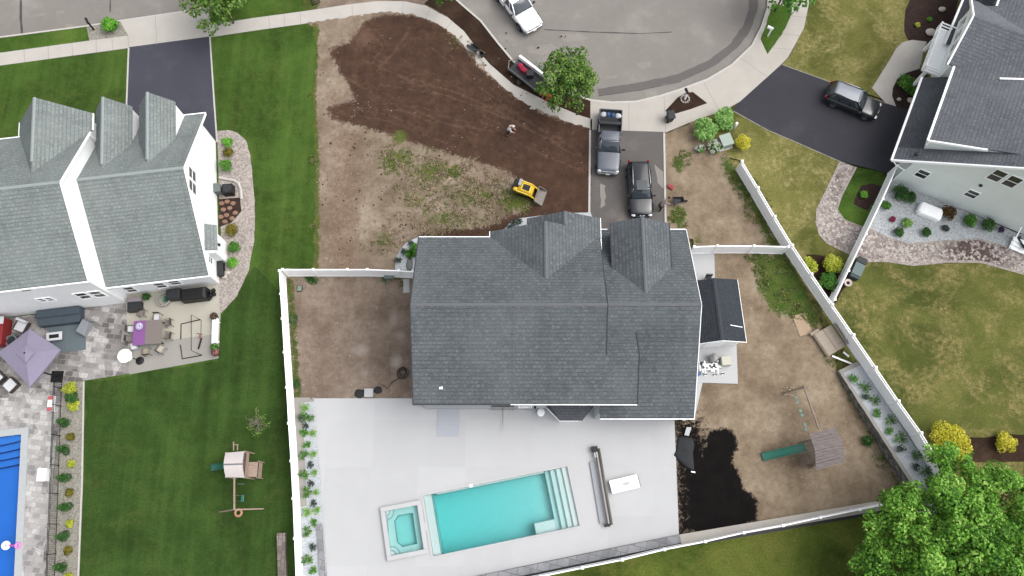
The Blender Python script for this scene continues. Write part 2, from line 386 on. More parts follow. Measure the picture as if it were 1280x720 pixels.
m_pavl=paver_mat('pale_pavers',[C(146,143,142),C(176,173,171),C(196,193,191),C(216,214,212)],C(150,147,145,.9),.55,.38,R(7))
m_flag=None
def flag_mat():
    n=N('stone_paving'); v=n.vor(5.2,'F1','Color'); e=n.vor(5.2,'DISTANCE_TO_EDGE','Distance')
    col=n.ramp(n.sep(v)[0],[(.1,C(150,138,134)),(.4,C(178,168,162)),(.8,C(206,198,191))])
    big=n.noise(.22,3,.6,n.mapping((1,.7,1))); dk=n.math('MULTIPLY',n.mr(big,.42,.62),n.mr(n.sep(v)[1],.5,.56))
    col=n.mix(n.math('MULTIPLY',dk,.95),col,C(92,74,72)); col=n.mix(n.mr(e,.0,.07,.8,0),col,C(120,106,104))
    n.bump(n.mr(e,0,.08),.5,.03); return n.out(col,.9,.2)
m_flag=flag_mat()
m_block=paver_mat('wall_blocks',[C(120,118,116),C(142,141,140),C(162,161,161)],C(104,102,100),.45,.2,0,.03)
m_wallcap=paver_mat('grey_wall_cap',[C(138,139,143),C(156,157,161),C(172,173,177)],C(116,116,118),.9,.66,R(13),.02)
m_stonewall=None

# ---------------------------------------------------------------- the ground
spa_hole=[tuple(q[:2]) for q in spa_c]
gh=[pool_hole,lpool_hole,spa_hole]
big=[(-420,-300),(420,-300),(420,420),(-420,420)]
sheet('ground',big,mg_far,-.17,world=True,holes=gh)
sheet('road',[(-700,-200),(1010,-200),(1010,30),(960,100),(850,142),(720,146),(640,110),(560,44),(400,40),(-700,190)],m_road,-.13,res=2.5)
# darker sealed band that follows the kerb of the turning circle, and long tar seams
m_tar=asphalt_mat('road_tar',C(112,108,106),C(122,118,115),.3); m_pale=asphalt_mat('road_patch',C(156,150,144),C(172,166,160),.4)
m_seam=plain('road_seam_tar',C(82,80,79),.8,.2,5)
def strip(name,pl,wd,mat,z,wig=.0,top=None,kind='structure'):
    p=[P(*q) for q in pl]; L=[];Rr=[]
    fine=[]
    for a,b in zip(p[:-1],p[1:]):
        k=max(1,int((b-a).length/.5)); fine+=[a+(b-a)*(i/k) for i in range(k)]
    fine.append(p[-1]); p=fine
    for i,a in enumerate(p):
        t=(p[min(i+1,len(p)-1)]-p[max(i-1,0)]).normalized(); n=Vector((-t.y,t.x,0)); k=wd/2*(1+wig*noise.noise(a*1.3))
        L.append((a+n*k)); Rr.append((a-n*k))
    mb=MB()
    if top is None: mb.loft([[ (l.x,l.y,z),(r.x,r.y,z)] for l,r in zip(L,Rr)],cap=False,close=False)
    else: mb.loft([[(l.x,l.y,z),(l.x,l.y,top),(r.x,r.y,top),(r.x,r.y,z)] for l,r in zip(L,Rr)])
    o=mb.build(name,mat); o['kind']=kind; return o
strip('road_band',[(748,115),(800,107),(850,96),(890,78),(918,56),(934,34),(942,10),(944,-30)],.75,m_tar,-.125,.3)
strip('road_seam',[(680,36),(740,39),(800,41),(840,39)],.09,m_seam,-.121,.8)
strip('road_seam',[(748,119),(800,112),(852,101)],.05,m_seam,-.121,.8)
strip('road_seam',[(25,-20),(25,22),(27,46)],.22,m_seam,-.121,.8)
strip('road_seam',[(137,-20),(137,14)],.12,m_seam,-.121,.8)
for pl in([(700,42),(722,40),(735,46),(724,50),(704,49)],[(658,58),(690,54),(700,60),(690,66),(660,66)],[(795,78),(815,76),(814,84),(804,87)],[(758,93),(772,93),(771,97),(758,97)],[(70,12),(80,12),(80,15),(70,16)],[(34,18),(58,16),(58,18),(35,20)],[(80,30),(91,29),(91,33),(81,34)],[(806,112),(822,112),(822,121),(808,122)]):
    sheet('road_patch',pl,m_pale,-.121,wig=.25)
sheet('lawn',[(-700,190),(0,82),(160,61),(262,47),(385,29),(396,34),(394,338),(350,338),(369,500),(376,740),(390,1000),(60,1000),(103,720),(105,478),(-100,500),(-700,560)],mg_left,0,res=2)
sheet('back_lawn',[(105,478),(162,468),(272,452),(275,395),(322,330),(354,370),(369,500),(374,740),(390,1000),(60,1000),(103,720)],mg_back,.004,wig=.5,res=1.2,wf=.35)
sheet('verge',[(-700,150),(0,48),(108,33.5),(122,36),(124,46),(108,52),(0,66),(-700,168)],mg_strip,0,skirt=.16)
sheet('verge_bed',[(108,33.5),(150,27),(162,45),(112,52)],m_stripst,.002,skirt=.16)
sheet('verge',[(262,31),(262,10),(300,-20),(380,-20),(378,15),(320,22.5)],mg_strip,0,skirt=.16,wig=.1)
sheet('verge_soil',[(378,15),(380,-20),(562,-20),(562,0),(560,20),(530,6),(500,2),(440,5.5)],m_dirt,0,res=.5,skirt=.16,masks=[None,g_max(g_blob(380,8,2.2),g_blob(560,0,.8))])
sheet('lawn_right',[(1011,5),(1014,-120),(1500,-120),(1500,60),(1125,130),(1040,104),(977,81),(986,72),(1005,35)],mg_right,0,res=2)
sheet('lawn_right',[(860,150),(917,137),(960,162),(1002,180),(1050,202),(1022,275),(1032,302),(1060,316),(1082,326),(1110,326),(1140,331),(1280,342),(1700,440),(1700,760),(1190,600),(1060,420),(925,200),(880,190)],mg_right,0,res=2)
sheet('lawn_right',[(1045,384),(1060,330),(1082,326),(1140,331),(1225,327),(1280,342),(1700,440),(1700,760),(1190,600)],mg_far,.004,res=2,wig=.2)
sheet('lawn',[(1070,209),(1046,262),(1055,275),(1077,284),(1095,287),(1118,229),(1100,214)],mg_strip,.004)
sheet('back_lawn',[(560,790),(680,719),(1117,628),(1200,600),(1700,760),(1800,1100),(500,1100)],mg_bot,0,res=2)
sheet('front_yard_soil',[(380,29),(400,26),(465,17),(490,15),(520,19),(548,29),(572,49),(590,67),(610,91),(635,114),(665,134),(700,149),(738,161),(738,330),(520,330),(515,350),(349,350),(351,337),(392,338),(394,200),(391,120),(396,70),(391,34)],m_topsoil,.006,res=.2,wig=.22,lump=.05,wf=1.6,
   masks=[g_max(g_poly([(412,62),(438,52),(455,28),(480,18),(520,19),(553,32),(578,56),(600,85),(640,118),(680,143),(745,163),(745,285),(690,275),(655,268),(668,238),(630,213),(575,196),(520,180),(470,163),(415,150),(408,134),(445,126),(432,100),(420,82)],.75),g_poly([(494,338),(500,312),(525,294),(560,287),(610,284),(640,268),(700,262),(738,268),(738,300),(520,310),(512,338)],.8)),
          g_max(g_blob(495,200,1.9,.75,1.3),g_blob(540,215,2.2,.7,1.6),g_blob(570,214,.8,1.3),g_blob(600,245,2.6,.62,2.2),g_blob(645,250,1.6,.9,1.3),g_blob(560,275,2.3,.55,2.6),g_blob(478,300,2,.55),g_blob(500,345,1.2,.7),g_blob(400,300,.6,.6),g_blob(500,172,1.2,.8),g_blob(560,50,2.2,.4,1.2),g_line([(394,34),(390,120),(394,200),(393,338)],.55,.8),g_blob(385,75,1.6,.8),g_blob(520,250,2.5,.5,1.6)),
          g_max(*[g_line([(x+ox,y+oy) for x,y in l],.15,wt) for ox,oy,wt in((0,0,.6),(3,-7,.5)) for l in([(470,105),(560,120),(640,150),(720,195)],[(455,75),(530,110),(600,135),(700,180)],[(500,95),(560,112),(620,138),(660,158)],[(430,95),(470,120),(530,150),(620,165)],[(440,135),(520,140),(600,170)],[(455,30),(480,60),(465,80)],[(510,40),(490,70),(470,90)],[(420,140),(480,150),(560,180)],[(600,150),(660,185),(730,215)],[(540,60),(600,110),(680,165)])],g_blob(455,48,2.2,.7),g_line([(432,175),(428,250),(430,335)],2.2,.62),g_line([(415,110),(420,180)],1.2,.5),g_blob(610,225,2,.6,2),g_blob(535,225,2,.4))])
sheet('side_yard_dirt',[(357,344),(516,344),(516,500),(367,500)],m_dirt,.008,res=.35,lump=.04,masks=[None,g_max(g_line([(362,345),(372,500)],.5,.7),g_blob(390,350,.7,.8),g_blob(505,355,.8,.7)),g_max(g_blob(450,438,.9,.7,1.5),g_blob(495,452,1.0,.85,.8),g_blob(492,400,1.2,.6,.7),g_blob(455,467,.6,.7),g_blob(500,420,.8,.6))])
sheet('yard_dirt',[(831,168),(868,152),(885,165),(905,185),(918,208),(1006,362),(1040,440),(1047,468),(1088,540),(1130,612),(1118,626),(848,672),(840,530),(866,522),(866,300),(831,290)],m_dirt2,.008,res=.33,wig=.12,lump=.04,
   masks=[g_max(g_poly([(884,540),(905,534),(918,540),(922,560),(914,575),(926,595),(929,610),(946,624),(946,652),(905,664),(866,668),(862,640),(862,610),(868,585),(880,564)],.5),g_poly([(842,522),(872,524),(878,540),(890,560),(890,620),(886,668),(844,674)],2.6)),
          g_max(g_poly([(903,190),(925,215),(1010,372),(1000,378),(958,300),(925,240),(905,215)],.9),g_blob(848,205,1.4,.8,.6),g_blob(848,270,1.6,.9,.7),g_poly([(940,318),(990,318),(1035,400),(1010,410),(985,395),(962,390),(948,360)],1.1),g_blob(870,300,1.0,.6),g_blob(1045,440,1.0,.7),g_blob(1120,610,1.2,.5),g_line([(1050,475),(1130,615)],.5,.5)),
          g_max(g_blob(1000,372,1.4,.6,.6),g_blob(985,340,1.2,.4),g_blob(1005,430,2,.4,1.6))])
sheet('front_verge_soil',[(530,5),(556,-20),(562,-8),(580,9),(601,27),(622,54),(642,78),(672,97),(705,115),(740,127),(740,150),(700,138),(684,127),(642,106),(612,78),(600,66),(580,39),(560,20)],m_mulch,.002,res=.6,skirt=.16,masks=[None])
m_slabw=m_walk
sheet('footpath',[(-700,168),(0,66),(110,51),(160,44.5),(161,60),(0,82),(-700,192)],m_walk,.01,skirt=.16)
sheet('apron',[(150,26.5),(225,16),(262,9),(262,46.5),(161,60),(160,44)],m_walk,.012,skirt=.16)
sheet('footpath',[(262,31),(320,22),(380,14),(440,5),(470,1.5),(505,1.5),(532,7),(560,22),(580,39),(600,66),(612,80),(642,106),(684,127),(724,144),(740,149),(740,163),(720,158),(688,150),(650,130),(622,108),(600,88),(580,66),(568,50),(548,30),(520,20),(490,16),(465,18),(400,27),(320,38),(262,46.5)],m_walk,.012,skirt=.16)
sheet('apron',[(738,126),(765,129),(795,128),(825,121),(850,113),(885,100),(915,82),(940,58),(952,35),(960,10),(963,-40),(1011,-40),(1011,5),(1005,35),(985,72),(975,82),(955,100),(925,127),(905,138),(870,150),(832,165.5),(738,162)],m_conc,.012,skirt=.16)
# expansion joints across the walks
m_joint=plain('joint_grey',C(150,144,138),.9,.1,6)
for a,b in(((336,20),(337,36)),((355,17.5),(356,33.5)),((375,15),(376,31)),((440,5),(441,21)),((504,1.5),(503,17)),((538,10),(532,24)),((566,26),(556,37)),((590,52),(577,62)),((615,83),(605,94)),((655,113),(647,127)),((700,134),(694,152)),((30,62),(31,78)),((60,58),(61,74)),((90,54),(91,70)),((120,50),(121,66)),((140,47),(141,63)),((160,44),(161,60)),((194,20),(196,56)),((1008,22),(989,20)),((1000,45),(978,42)),((990,62),(966,60)),((960,97),(925,72)),((900,140),(880,104)),((786,128),(786,164)),((830,120),(832,165))):
    strip('paving_joint',[a,b],.03,m_joint,.017)
sheet('verge',[(965,5),(990,9),(988,22),(977,44),(959,68),(950.5,49),(957,33)],mg_strip,.016,wig=.06)
sheet('verge_mulch',[(847,122),(856,116.5),(866,115),(884,129),(865,136),(845,142),(831,139)],m_mulch,.017,res=.5,masks=[None])
strip('kerb',[(562,-8),(580,8),(601,26),(622,53),(642,77),(672,96),(705,114),(738,125),(765,128),(795,127),(825,120),(850,112),(885,99),(915,81),(940,57),(952,34),(960,9),(963,-40)],.17,m_kerb,-.15,0,.02)
strip('kerb',[(-700,148),(0,46.5),(108,32.5),(150,26),(225,15),(262,8),(300,-20)],.15,m_kerb,-.15,0,.02)
sheet('driveway',[(161,59),(263,45.5),(272,175),(150,150),(158,120)],m_seal,.014)
strip('driveway_edging',[(161,60),(158,140)],.13,m_kerb,0,0,.05); strip('driveway_edging',[(262.5,46),(268,130),(271.5,178)],.13,m_kerb,0,0,.05)
sheet('driveway',[(738,162),(832,165),(833,310),(737,310)],m_drive,.014)
strip('driveway_edging',[(737.5,163),(736.5,268)],.16,m_kerb,0,0,.06); strip('driveway_edging',[(830,166),(832,284)],.16,m_kerb,0,0,.06)
for pl in([(750,230),(757,232),(756,256),(751,260)],[(818,205),(829,215),(829,236),(822,228)]): sheet('driveway_stain',pl,m_pale,.018,wig=.15)
sheet('driveway',[(977,80.5),(1035,101),(1107,129),(1140,139),(1165,150),(1140,235),(1100,214),(1050,201.5),(1002,180),(960,162),(916,138),(925,127),(955,100)],m_seal2,.014)
strip('driveway_edging',[(978,81),(1035,101.5),(1107,129)],.08,m_stripst,0,0,.025); strip('driveway_edging',[(917,139),(960,163),(1002,181),(1050,202)],.08,m_stripst,0,0,.025)
sheet('garden_bed',[(1128,-60),(1210,-60),(1185,60),(1157,53),(1135,50.5),(1130,40),(1131,15),(1137,0)],m_bark,.008,wig=.08)
sheet('garden_path',[(1090,110),(1112,75),(1120,61),(1128,53),(1140,50),(1158,52),(1149,86),(1133,91),(1122,98),(1116,110),(1115,120),(1120,133),(1107,129)],m_walk,.016)
sheet('garden_bed',[(1116,110),(1122,98),(1133,91),(1149,86),(1165,100),(1145,140),(1120,133),(1115,120)],m_bark,.014)
sheet('stone_walk',[(1051,202),(1038,232),(1029,247),(1022,262),(1021,278),(1025,293),(1034,303),(1060,316),(1082,326),(1110,326),(1140,331),(1185,327),(1225,327),(1280,342),(1700,450),(1700,420),(1280,315),(1222,299),(1172,302),(1135,305),(1110,297),(1087,286),(1077,284),(1055,275),(1046,262),(1052,244),(1070,209)],m_flag,.012)
strip('walk_edging',[(1051,202),(1030,246),(1022,262),(1021,278),(1025,293),(1034,303),(1060,316),(1082,326),(1110,326),(1140,331),(1185,327),(1225,327),(1280,342),(1400,372)],.22,m_riverst,0,0,.03)
strip('walk_edging',[(1070,209),(1052,244),(1046,262),(1055,275),(1077,284),(1087,286),(1110,297),(1135,305),(1172,302),(1222,299),(1280,315),(1400,345)],.14,m_riverst,0,0,.03)
sheet('garden_bed',[(1077,232),(1090,229),(1105,233),(1085,263),(1072,258),(1067,255),(1070,245)],m_bark,.010,wig=.1)
sheet('gravel_bed',[(1108,222),(1268,290),(1300,300),(1700,400),(1700,420),(1280,314),(1222,298),(1172,301),(1135,304),(1110,296),(1087,285)],m_gravelb,.016)
sheet('garden_bed',[(1008,318),(1048,320),(1065,345),(1042,382),(1015,340)],m_mulch,.012,wig=.1,res=.6,masks=[None])
sheet('garden_bed',[(1165,556),(1215,548),(1260,544),(1400,548),(1400,574),(1240,578),(1180,580)],m_mulch,.014,wig=.2,res=.8,masks=[None])
# left neighbour
sheet('patio',[(-500,440),(0,398),(90,388),(160,377),(161,456),(163,467),(104,476),(103,480),(78,478),(66,600),(57,725),(30,1000),(-500,1000)],m_pav,.012,holes=[lpool_hole],skirt=.1)
sheet('pool_surround',[(-500,505),(0,497),(62,490),(66,520),(62,600),(55,720),(40,1000),(-500,1000)],m_pavl,.016,holes=[lpool_hole],wig=.25)
sheet('concrete_patio',[(157,366),(278,343),(273,448),(162,468)],m_patio,.018,skirt=.1)
sheet('concrete_patio',[(162,432),(273.5,417),(273,448),(162,468)],m_patio2,.022)
sheet('planting_strip',[(78,477),(105,477),(103,600),(98,725),(80,1000),(40,1000),(57,725),(66,610)],m_stripst,.020)
strip('strip_edging',[(105,477),(103,600),(98,725),(85,900)],.12,m_kerb,0,0,.07)
sheet('stone_bed',[(271,164),(285,162.5),(297,166),(308,176),(313,195),(317,230),(319,270),(318,300),(311,338),(296,370),(275,393),(273,360),(276,300),(272,178)],m_riverst,.02,wig=.06)
sheet('soil_bed',[(274,249),(300,247),(302,264),(290,278),(274,284)],m_bark,.03)
# centre house
sheet('stone_bed',[(494,338),(495,324),(500,313),(509,303),(522,297),(540,297),(540,338)],m_gravelw,.10,skirt=.1)
sheet('stone_bed',[(628,290),(636,280),(648,273.5),(668,271),(700,267),(738,266),(745,285),(640,300)],m_gravelw,.10,skirt=.1)
sheet('side_walk',[(862,317),(892.5,317),(893.5,350),(862,350)],m_deck,.09,skirt=.05)
sheet('equipment_pad',[(860,420),(920,424),(922,480),(860,478)],m_deck,.10,skirt=.1)
def deck_poly(): return [(392.5,498),(520,498),(520,470),(880,470),(868,523),(843,525),(848.5,668),(720,694),(600,719),(520,734.5),(412,757),(409,720),(401,600)]
spa_yaw=PYAW
sheet('pool_deck',deck_poly(),m_deck,.05,holes=[pool_hole,spa_hole],skirt=.12)
sheet('gravel_strip',[(376,503),(393,499),(401,600),(405,650),(411,770),(380,770),(374,640),(372,503)],m_gravelw,.03)
sheet('concrete_strip',[(366,497),(393,497),(393,502),(378.5,503),(383.5,632),(375,634),(371,560)],m_patio2,.04,skirt=.1)

# ---------------------------------------------------------------- houses
m_roofc=shingle_mat('charcoal_shingle',C(76,81,86),C(107,113,117),C(136,142,146),.29,.32)
m_roofl=shingle_mat('grey_green_shingle',C(114,121,120),C(144,152,151),C(170,178,177),.28,.3,.4)
m_roofr=shingle_mat('slate_grey_shingle',C(94,97,103),C(120,124,130),C(146,150,156),.28,.3,.35)
m_roofp=shingle_mat('porch_shingle',C(72,74,80),C(90,93,99),C(108,112,118),.22,.28,.2)
m_roofs=shingle_mat('shed_shingle',C(52,56,63),C(66,71,78),C(82,88,94),.2,.28,.2)
m_side=siding_mat('white_siding',(.80,.81,.82,1)); m_sider=siding_mat('pale_green_siding',(.66,.71,.69,1)); m_sidec=siding_mat('grey_siding',C(196,201,205))
m_rugmat=plain('grey_mat',C(188,192,200),.9,.06,9)
m_ridge={}
def roof(mb,pts,th=.14):
    "one roof plane: UV in metres along the eave and up the slope"
    if mb.uv is None: mb.uv=[]
    p=[Vector(q) for q in pts]; n=(p[1]-p[0]).cross(p[2]-p[0])
    if len(p)>3: n=n+(p[2]-p[0]).cross(p[3]-p[0])
    n.normalize()
    if n.z<0: p=p[::-1]; n=-n
    e=Vector((0,0,1)).cross(n); e=e.normalized() if e.length>1e-4 else Vector((1,0,0)); s=n.cross(e)
    k=len(p); b=[q-Vector((0,0,th)) for q in p]; n0=len(mb.v); mb.v+=[tuple(q) for q in p+b]
    U=lambda q:(q.dot(e),q.dot(s))
    mb.f.append(tuple(n0+i for i in range(k))); mb.uv.append([U(q) for q in p])
    mb.f.append(tuple(n0+k+i for i in range(k-1,-1,-1))); mb.uv.append([U(q) for q in b[::-1]])
    for i in range(k):
        j=(i+1)%k; mb.f.append((n0+i,n0+k+i,n0+k+j,n0+j)); mb.uv.append([U(p[i])]*4)
def trim(mb,a,b,w=.06,h=.2,dz=-.1):
    a,b=Vector(a),Vector(b); d=Vector((0,0,dz)); mb.bar(a+d,b+d,w,h)
def trims(name,segs,parent,world=False,w=.07,h=.10,dz=-.06):
    for a,b in segs: mb=MB(); trim(mb,a,b,w,h,dz); mb.build(name,m_wtrim,parent,world=world)
def cap(mb,a,b,w=.3,mat=None):
    "ridge cap: two narrow strips folded over the ridge"
    a,b=Vector(a),Vector(b); t=(b-a).normalized(); sd=Vector((-t.y,t.x,0)).normalized(); d=Vector((0,0,.035)); dn=Vector((0,0,-w*.32))
    if mb.uv is None: mb.uv=[]
    for sg in(1,-1):
        q=[a+d,b+d,b+d*.7+sd*sg*w/2+dn*.5,a+d*.7+sd*sg*w/2+dn*.5]; n0=len(mb.v); mb.v+=[tuple(x) for x in q]
        mb.f.append((n0,n0+1,n0+2,n0+3)); L=(b-a).length; mb.uv.append([(0,.02),(L,.02),(L,.2),(0,.2)])
def window(parent,c,w,h,nrm,name='window',cols=1,rows=2,label=None):
    "window on a wall: c centre, nrm outward normal (local), frame > pane + muntins"
    nrm=Vector(nrm).normalized(); t=Vector((-nrm.y,nrm.x,0)); up=Vector((0,0,1)); c=Vector(c); M=Matrix((t,nrm,up)).transposed()
    fr=MB(); f=.07
    for sx in(-1,1): fr.box(c+t*(sx*(w/2+f/2))+nrm*.03,(f,.07,h+2*f),M=M)
    for sz in(-1,1): fr.box(c+up*(sz*(h/2+f/2))+nrm*.03,(w,.07,f),M=M)
    for i in range(1,cols): fr.box(c+t*(-w/2+w*i/cols)+nrm*.035,(.04,.03,h),M=M)
    for i in range(1,rows): fr.box(c+up*(-h/2+h*i/rows)+nrm*.035,(w,.03,.045),M=M)
    o=fr.build(name,m_wtrim,parent)
    MB().box(c+nrm*.012,(w,.02,h),M=M).build('pane',m_winglass,o)
    return o

# --- centre house (its ridge runs along X)
ch=thing('house','large house with a charcoal shingle roof of several gables, above the white pool deck','house',(3.3,14.2,0))
H=dict(parent=ch,world=True)
YF,YR,YM,ZE,ZR=20.3,7.68,14.1,5.8,9.32; sF=(ZR-ZE)/(YF-YM); sR=(ZR-ZE)/(YM-YR)
zR=lambda y: ZE+sR*(y-YR)
GX,GF,GR,GM,GZ,GT=13.6,21.75,6.92,14.6,3.5,7.45; gF=(GT-GZ)/(GF-GM); gR=(GT-GZ)/(GM-GR)
zG=lambda y: GZ+gF*(GF-y); zGr=lambda y: GZ+gR*(y-GR)
rf=MB()
roof(rf,[(-7.05,YR,ZE),(8.93,YR-.02,ZE),(8.93,10.93,zR(10.93)),(6.62,10.93,zR(10.93)),(6.62,YM,ZR),(-7.05,YM,ZR)])
roof(rf,[(-7.05,YF,ZE),(-7.05,YM,ZR),(6.62,YM,ZR),(6.62,YF,ZE),(6.55,YF,ZE),(2.45,16.28,ZE+sF*(YF-16.28)),(-1.64,YF,ZE)])
roof(rf,[(6.62,10.93,zR(10.93)),(8.93,10.93,zR(10.93)),(8.93,12.75,zR(10.93)-.55*1.82),(6.62,12.75,zR(10.93)-.55*1.82)])
BR,AR,BZ=2.45,3.95,8.05; k=(BZ-ZE)/(BR+1.64); AZ=BZ-k*(AR-BR); ALx=1.14; ALz=AZ-k*(AR-ALx)
roof(rf,[(-1.66,YF-.1,BZ-k*(BR+1.66)),(-1.66,20.75,BZ-k*(BR+1.66)),(BR,20.75,BZ),(BR,16.2,BZ)])
roof(rf,[(BR,16.2,BZ),(BR,20.75,BZ),(AR,20.75,AZ),(AR,21.85,AZ),(6.74,21.85,BZ-k*(6.74-BR)),(6.74,20.2,BZ-k*(6.74-BR))])
roof(rf,[(ALx,20.3,ALz),(ALx,21.85,ALz),(AR,21.85,AZ),(AR,20.3,AZ)])
# garage
roof(rf,[(6.5,GR,GZ),(GX-.15,GR,GZ),(GX,GM,GT),(6.5,GM,GT)])
roof(rf,[(6.5,GF,GZ),(6.5,GM,GT),(GX,GM,GT),(GX+.15,GF,GZ)])
DX,DZ,DE,DH=9.75,6.9,5.62,2.22
roof(rf,[(DX-DH,21.5,DE),(DX-DH,17.6,DE),(DX,15.55,DZ),(DX,21.5,DZ)])
roof(rf,[(DX+DH,21.5,DE),(DX,21.5,DZ),(DX,15.55,DZ),(DX+DH,17.6,DE)])
ro=rf.build('roof',m_roofc,**H)
m_cap=plain('ridge_cap_shingle',C(112,115,120),.9,.15,8); cp=MB()
for a,b in(((-7.05,YM,ZR),(6.62,YM,ZR)),((6.7,GM,GT),(GX,GM,GT)),((BR,16.3,BZ),(BR,20.75,BZ)),((AR,20.8,AZ),(AR,21.85,AZ)),((DX,15.6,DZ),(DX,21.5,DZ))): cap(cp,a,b,.24)
cp.build('ridge_cap',m_cap,ro,world=False)
bpy.data.objects['ridge_cap'].location=-ch.location
wl=MB(); wl.prism([(-6.7,8.05),(8.65,8.05),(8.65,11),(6.4,11),(6.4,19.95),(-6.7,19.95)],0,ZE-.22)
def gablex(mb,x0,x1,y0,y1,ym,z0,z1):  # gable prism along x
    mb.loft([[(x,y0,z0),(x,ym,z1),(x,y1,z0)] for x in(x0,x1)])
def gabley(mb,y0,y1,x0,x1,xm,z0,z1,zb):
    mb.loft([[(x0,y,zb),(x0,y,z0),(xm,y,z1),(x1,y,z0),(x1,y,zb)] for y in(y0,y1)])
gablex(wl,-6.7,6.4,8.05,19.95,YM,ZE-.2,ZR-.32)
wl.prism([(6.42,7.3),(13.25,7.3),(13.25,21.35),(6.42,21.35)],0,GZ-.1); gablex(wl,6.42,13.25,7.3,21.35,GM,GZ-.1,GT-.3)
gabley(wl,19.9,20.5,-1.35,6.4,BR,BZ-k*(BR+1.35)-.2,BZ-.22,0); gabley(wl,20.45,21.6,1.4,6.4,AR,ALz-.2,AZ-.2,0)
gabley(wl,16.5,21.2,DX-DH+.25,DX+DH-.25,DX,DE-.12,DZ-.2,2.5)
wl.loft([[(8.3,10.9,5.2),(8.3,10.9,zR(10.9)-.2),(8.3,12.6,6.3),(8.3,12.6,5.2)],[(8.7,10.9,5.2),(8.7,10.9,zR(10.9)-.2),(8.7,12.6,6.3),(8.7,12.6,5.2)]])
wo=wl.build('wall',m_sidec,**H)
trims('gutter',(((-.1,YR-.03,ZE),(8.95,YR-.05,ZE)),((-7.1,YF+.03,ZE),(-1.66,YF+.03,ZE)),((-1.69,YF,ZE-.02),(-1.69,20.78,ZE-.02)),((6.5,GR-.03,GZ),(GX-.1,GR-.03,GZ)),((6.75,21.88,5.7),(6.75,19.1,5.7)),((6.6,GF+.03,GZ),(DX-DH,GF+.03,GZ)),((DX+DH,GF+.03,GZ),(GX+.15,GF+.03,GZ))),ch,True)
m_drip=plain('drip_edge',C(62,64,68),.7,.1,5)
def drips(segs):
    for a,b in segs: mb=MB(); trim(mb,a,b,.07,.18,-.07); mb.build('drip_edge',m_drip,ch,world=True)
drips((((-7.08,YR,ZE),(-7.08,YM,ZR)),((-7.08,YM,ZR),(-7.08,YF,ZE)),((6.65,YM,ZR),(6.65,10.93,zR(10.93))),((6.65,YM,ZR),(6.65,YF-.1,ZE)),((8.96,YR,ZE),(8.96,10.93,zR(10.93))),((8.96,10.93,zR(10.93)),(8.96,12.7,zR(10.93)-.55*1.77)),((DX-DH-.03,21.5,DE),(DX-DH-.03,17.7,DE)),((DX+DH+.03,21.5,DE),(DX+DH+.03,17.7,DE)),((-7.1,YR-.03,ZE),(-.1,YR-.03,ZE))))
trims('fascia',(((GX-.1,GR,GZ),(GX+.04,GM,GT)),((GX+.04,GM,GT),(GX+.19,GF,GZ))),ch,True,.05,.14,-.16)
MB().box((13.38,7.22,1.7),(.2,.2,3.2)).build('corner_post',m_wtrim,**H)
by=MB(); bz=2.9
roof(by,[(3.58,6.85,bz),(5.25,6.85,bz),(5.9,8.06,3.5),(2.7,8.06,3.5)],.1); roof(by,[(2.55,7.9,bz),(3.58,6.85,bz),(2.7,8.06,3.5)],.1); roof(by,[(5.25,6.85,bz),(6.15,7.9,bz),(5.9,8.06,3.5)],.1)
bo=by.build('bay_roof',m_roofp,**H)
MB().prism([(2.75,8.04),(3.68,7.05),(5.15,7.05),(6.0,8.04)],.06,bz-.1).build('bay_window',m_wtrim,**H)
vp=MB(); vp.lathe((-4.98,8.75,6.32),[(.075,0),(.075,.35),(.05,.36),(.05,.2)],10); vp.box((-5.05,8.72,6.45),(.26,.16,.1)); vp.build('vent_pipe',m_wtrim,**H)
for x,z,w,h in((1.0,2.0,.9,1.6),(-3.5,4.2,1.1,1.3),(-.5,4.2,1.1,1.3),(4.3,4.2,1.1,1.3)): window(ch,Vector((x,8.05,z))-ch.location,w,h,(0,-1,0))
MB().box((-.7,8.0,1.15),(1.7,.08,2.1)).build('patio_door',m_winglass,**H)
for x in(8.3,11.2): window(ch,Vector((x,7.3,2.0))-ch.location,1.2,1.2,(0,-1,0))
lp=MB(); lp.lathe((1.75,7.93,1.9),[(.05,-.1),(.1,0),(.1,.2),(.03,.3)],10); lp.build('wall_lamp',m_black,**H)
hr=MB(); hr.lathe((2.25,7.75,.3),[(.1,-.23),(.3,-.2),(.3,.2),(.18,.26),(.05,.27)],16); o=hr.build('hose_pot',m_white); tag(o,'small white round pot against the rear wall of the charcoal roofed house','pot')
lst=MB(); p0,p1=P(627,514,.3),P(667,541,.3); lst.box(((p0.x+p1.x)/2,7.25,.08),(2.25,1.55,.09)); lst.box(((p0.x+p1.x)/2,6.65,.055),(2.65,.9,.05))
tag(lst.build('doorstep',m_deck),'pale concrete landing and step below the rear wall of the house','doorstep')
a,b=P(547,508,.06),P(574,546,.06); o=MB().box(((a.x+b.x)/2,(a.y+b.y)/2-.0,.065),(b.x-a.x,a.y-b.y,.025)).build('floor_mat',m_rugmat,bevel=.008); tag(o,'flat grey rectangular mat lying on the white deck against the house','mat')

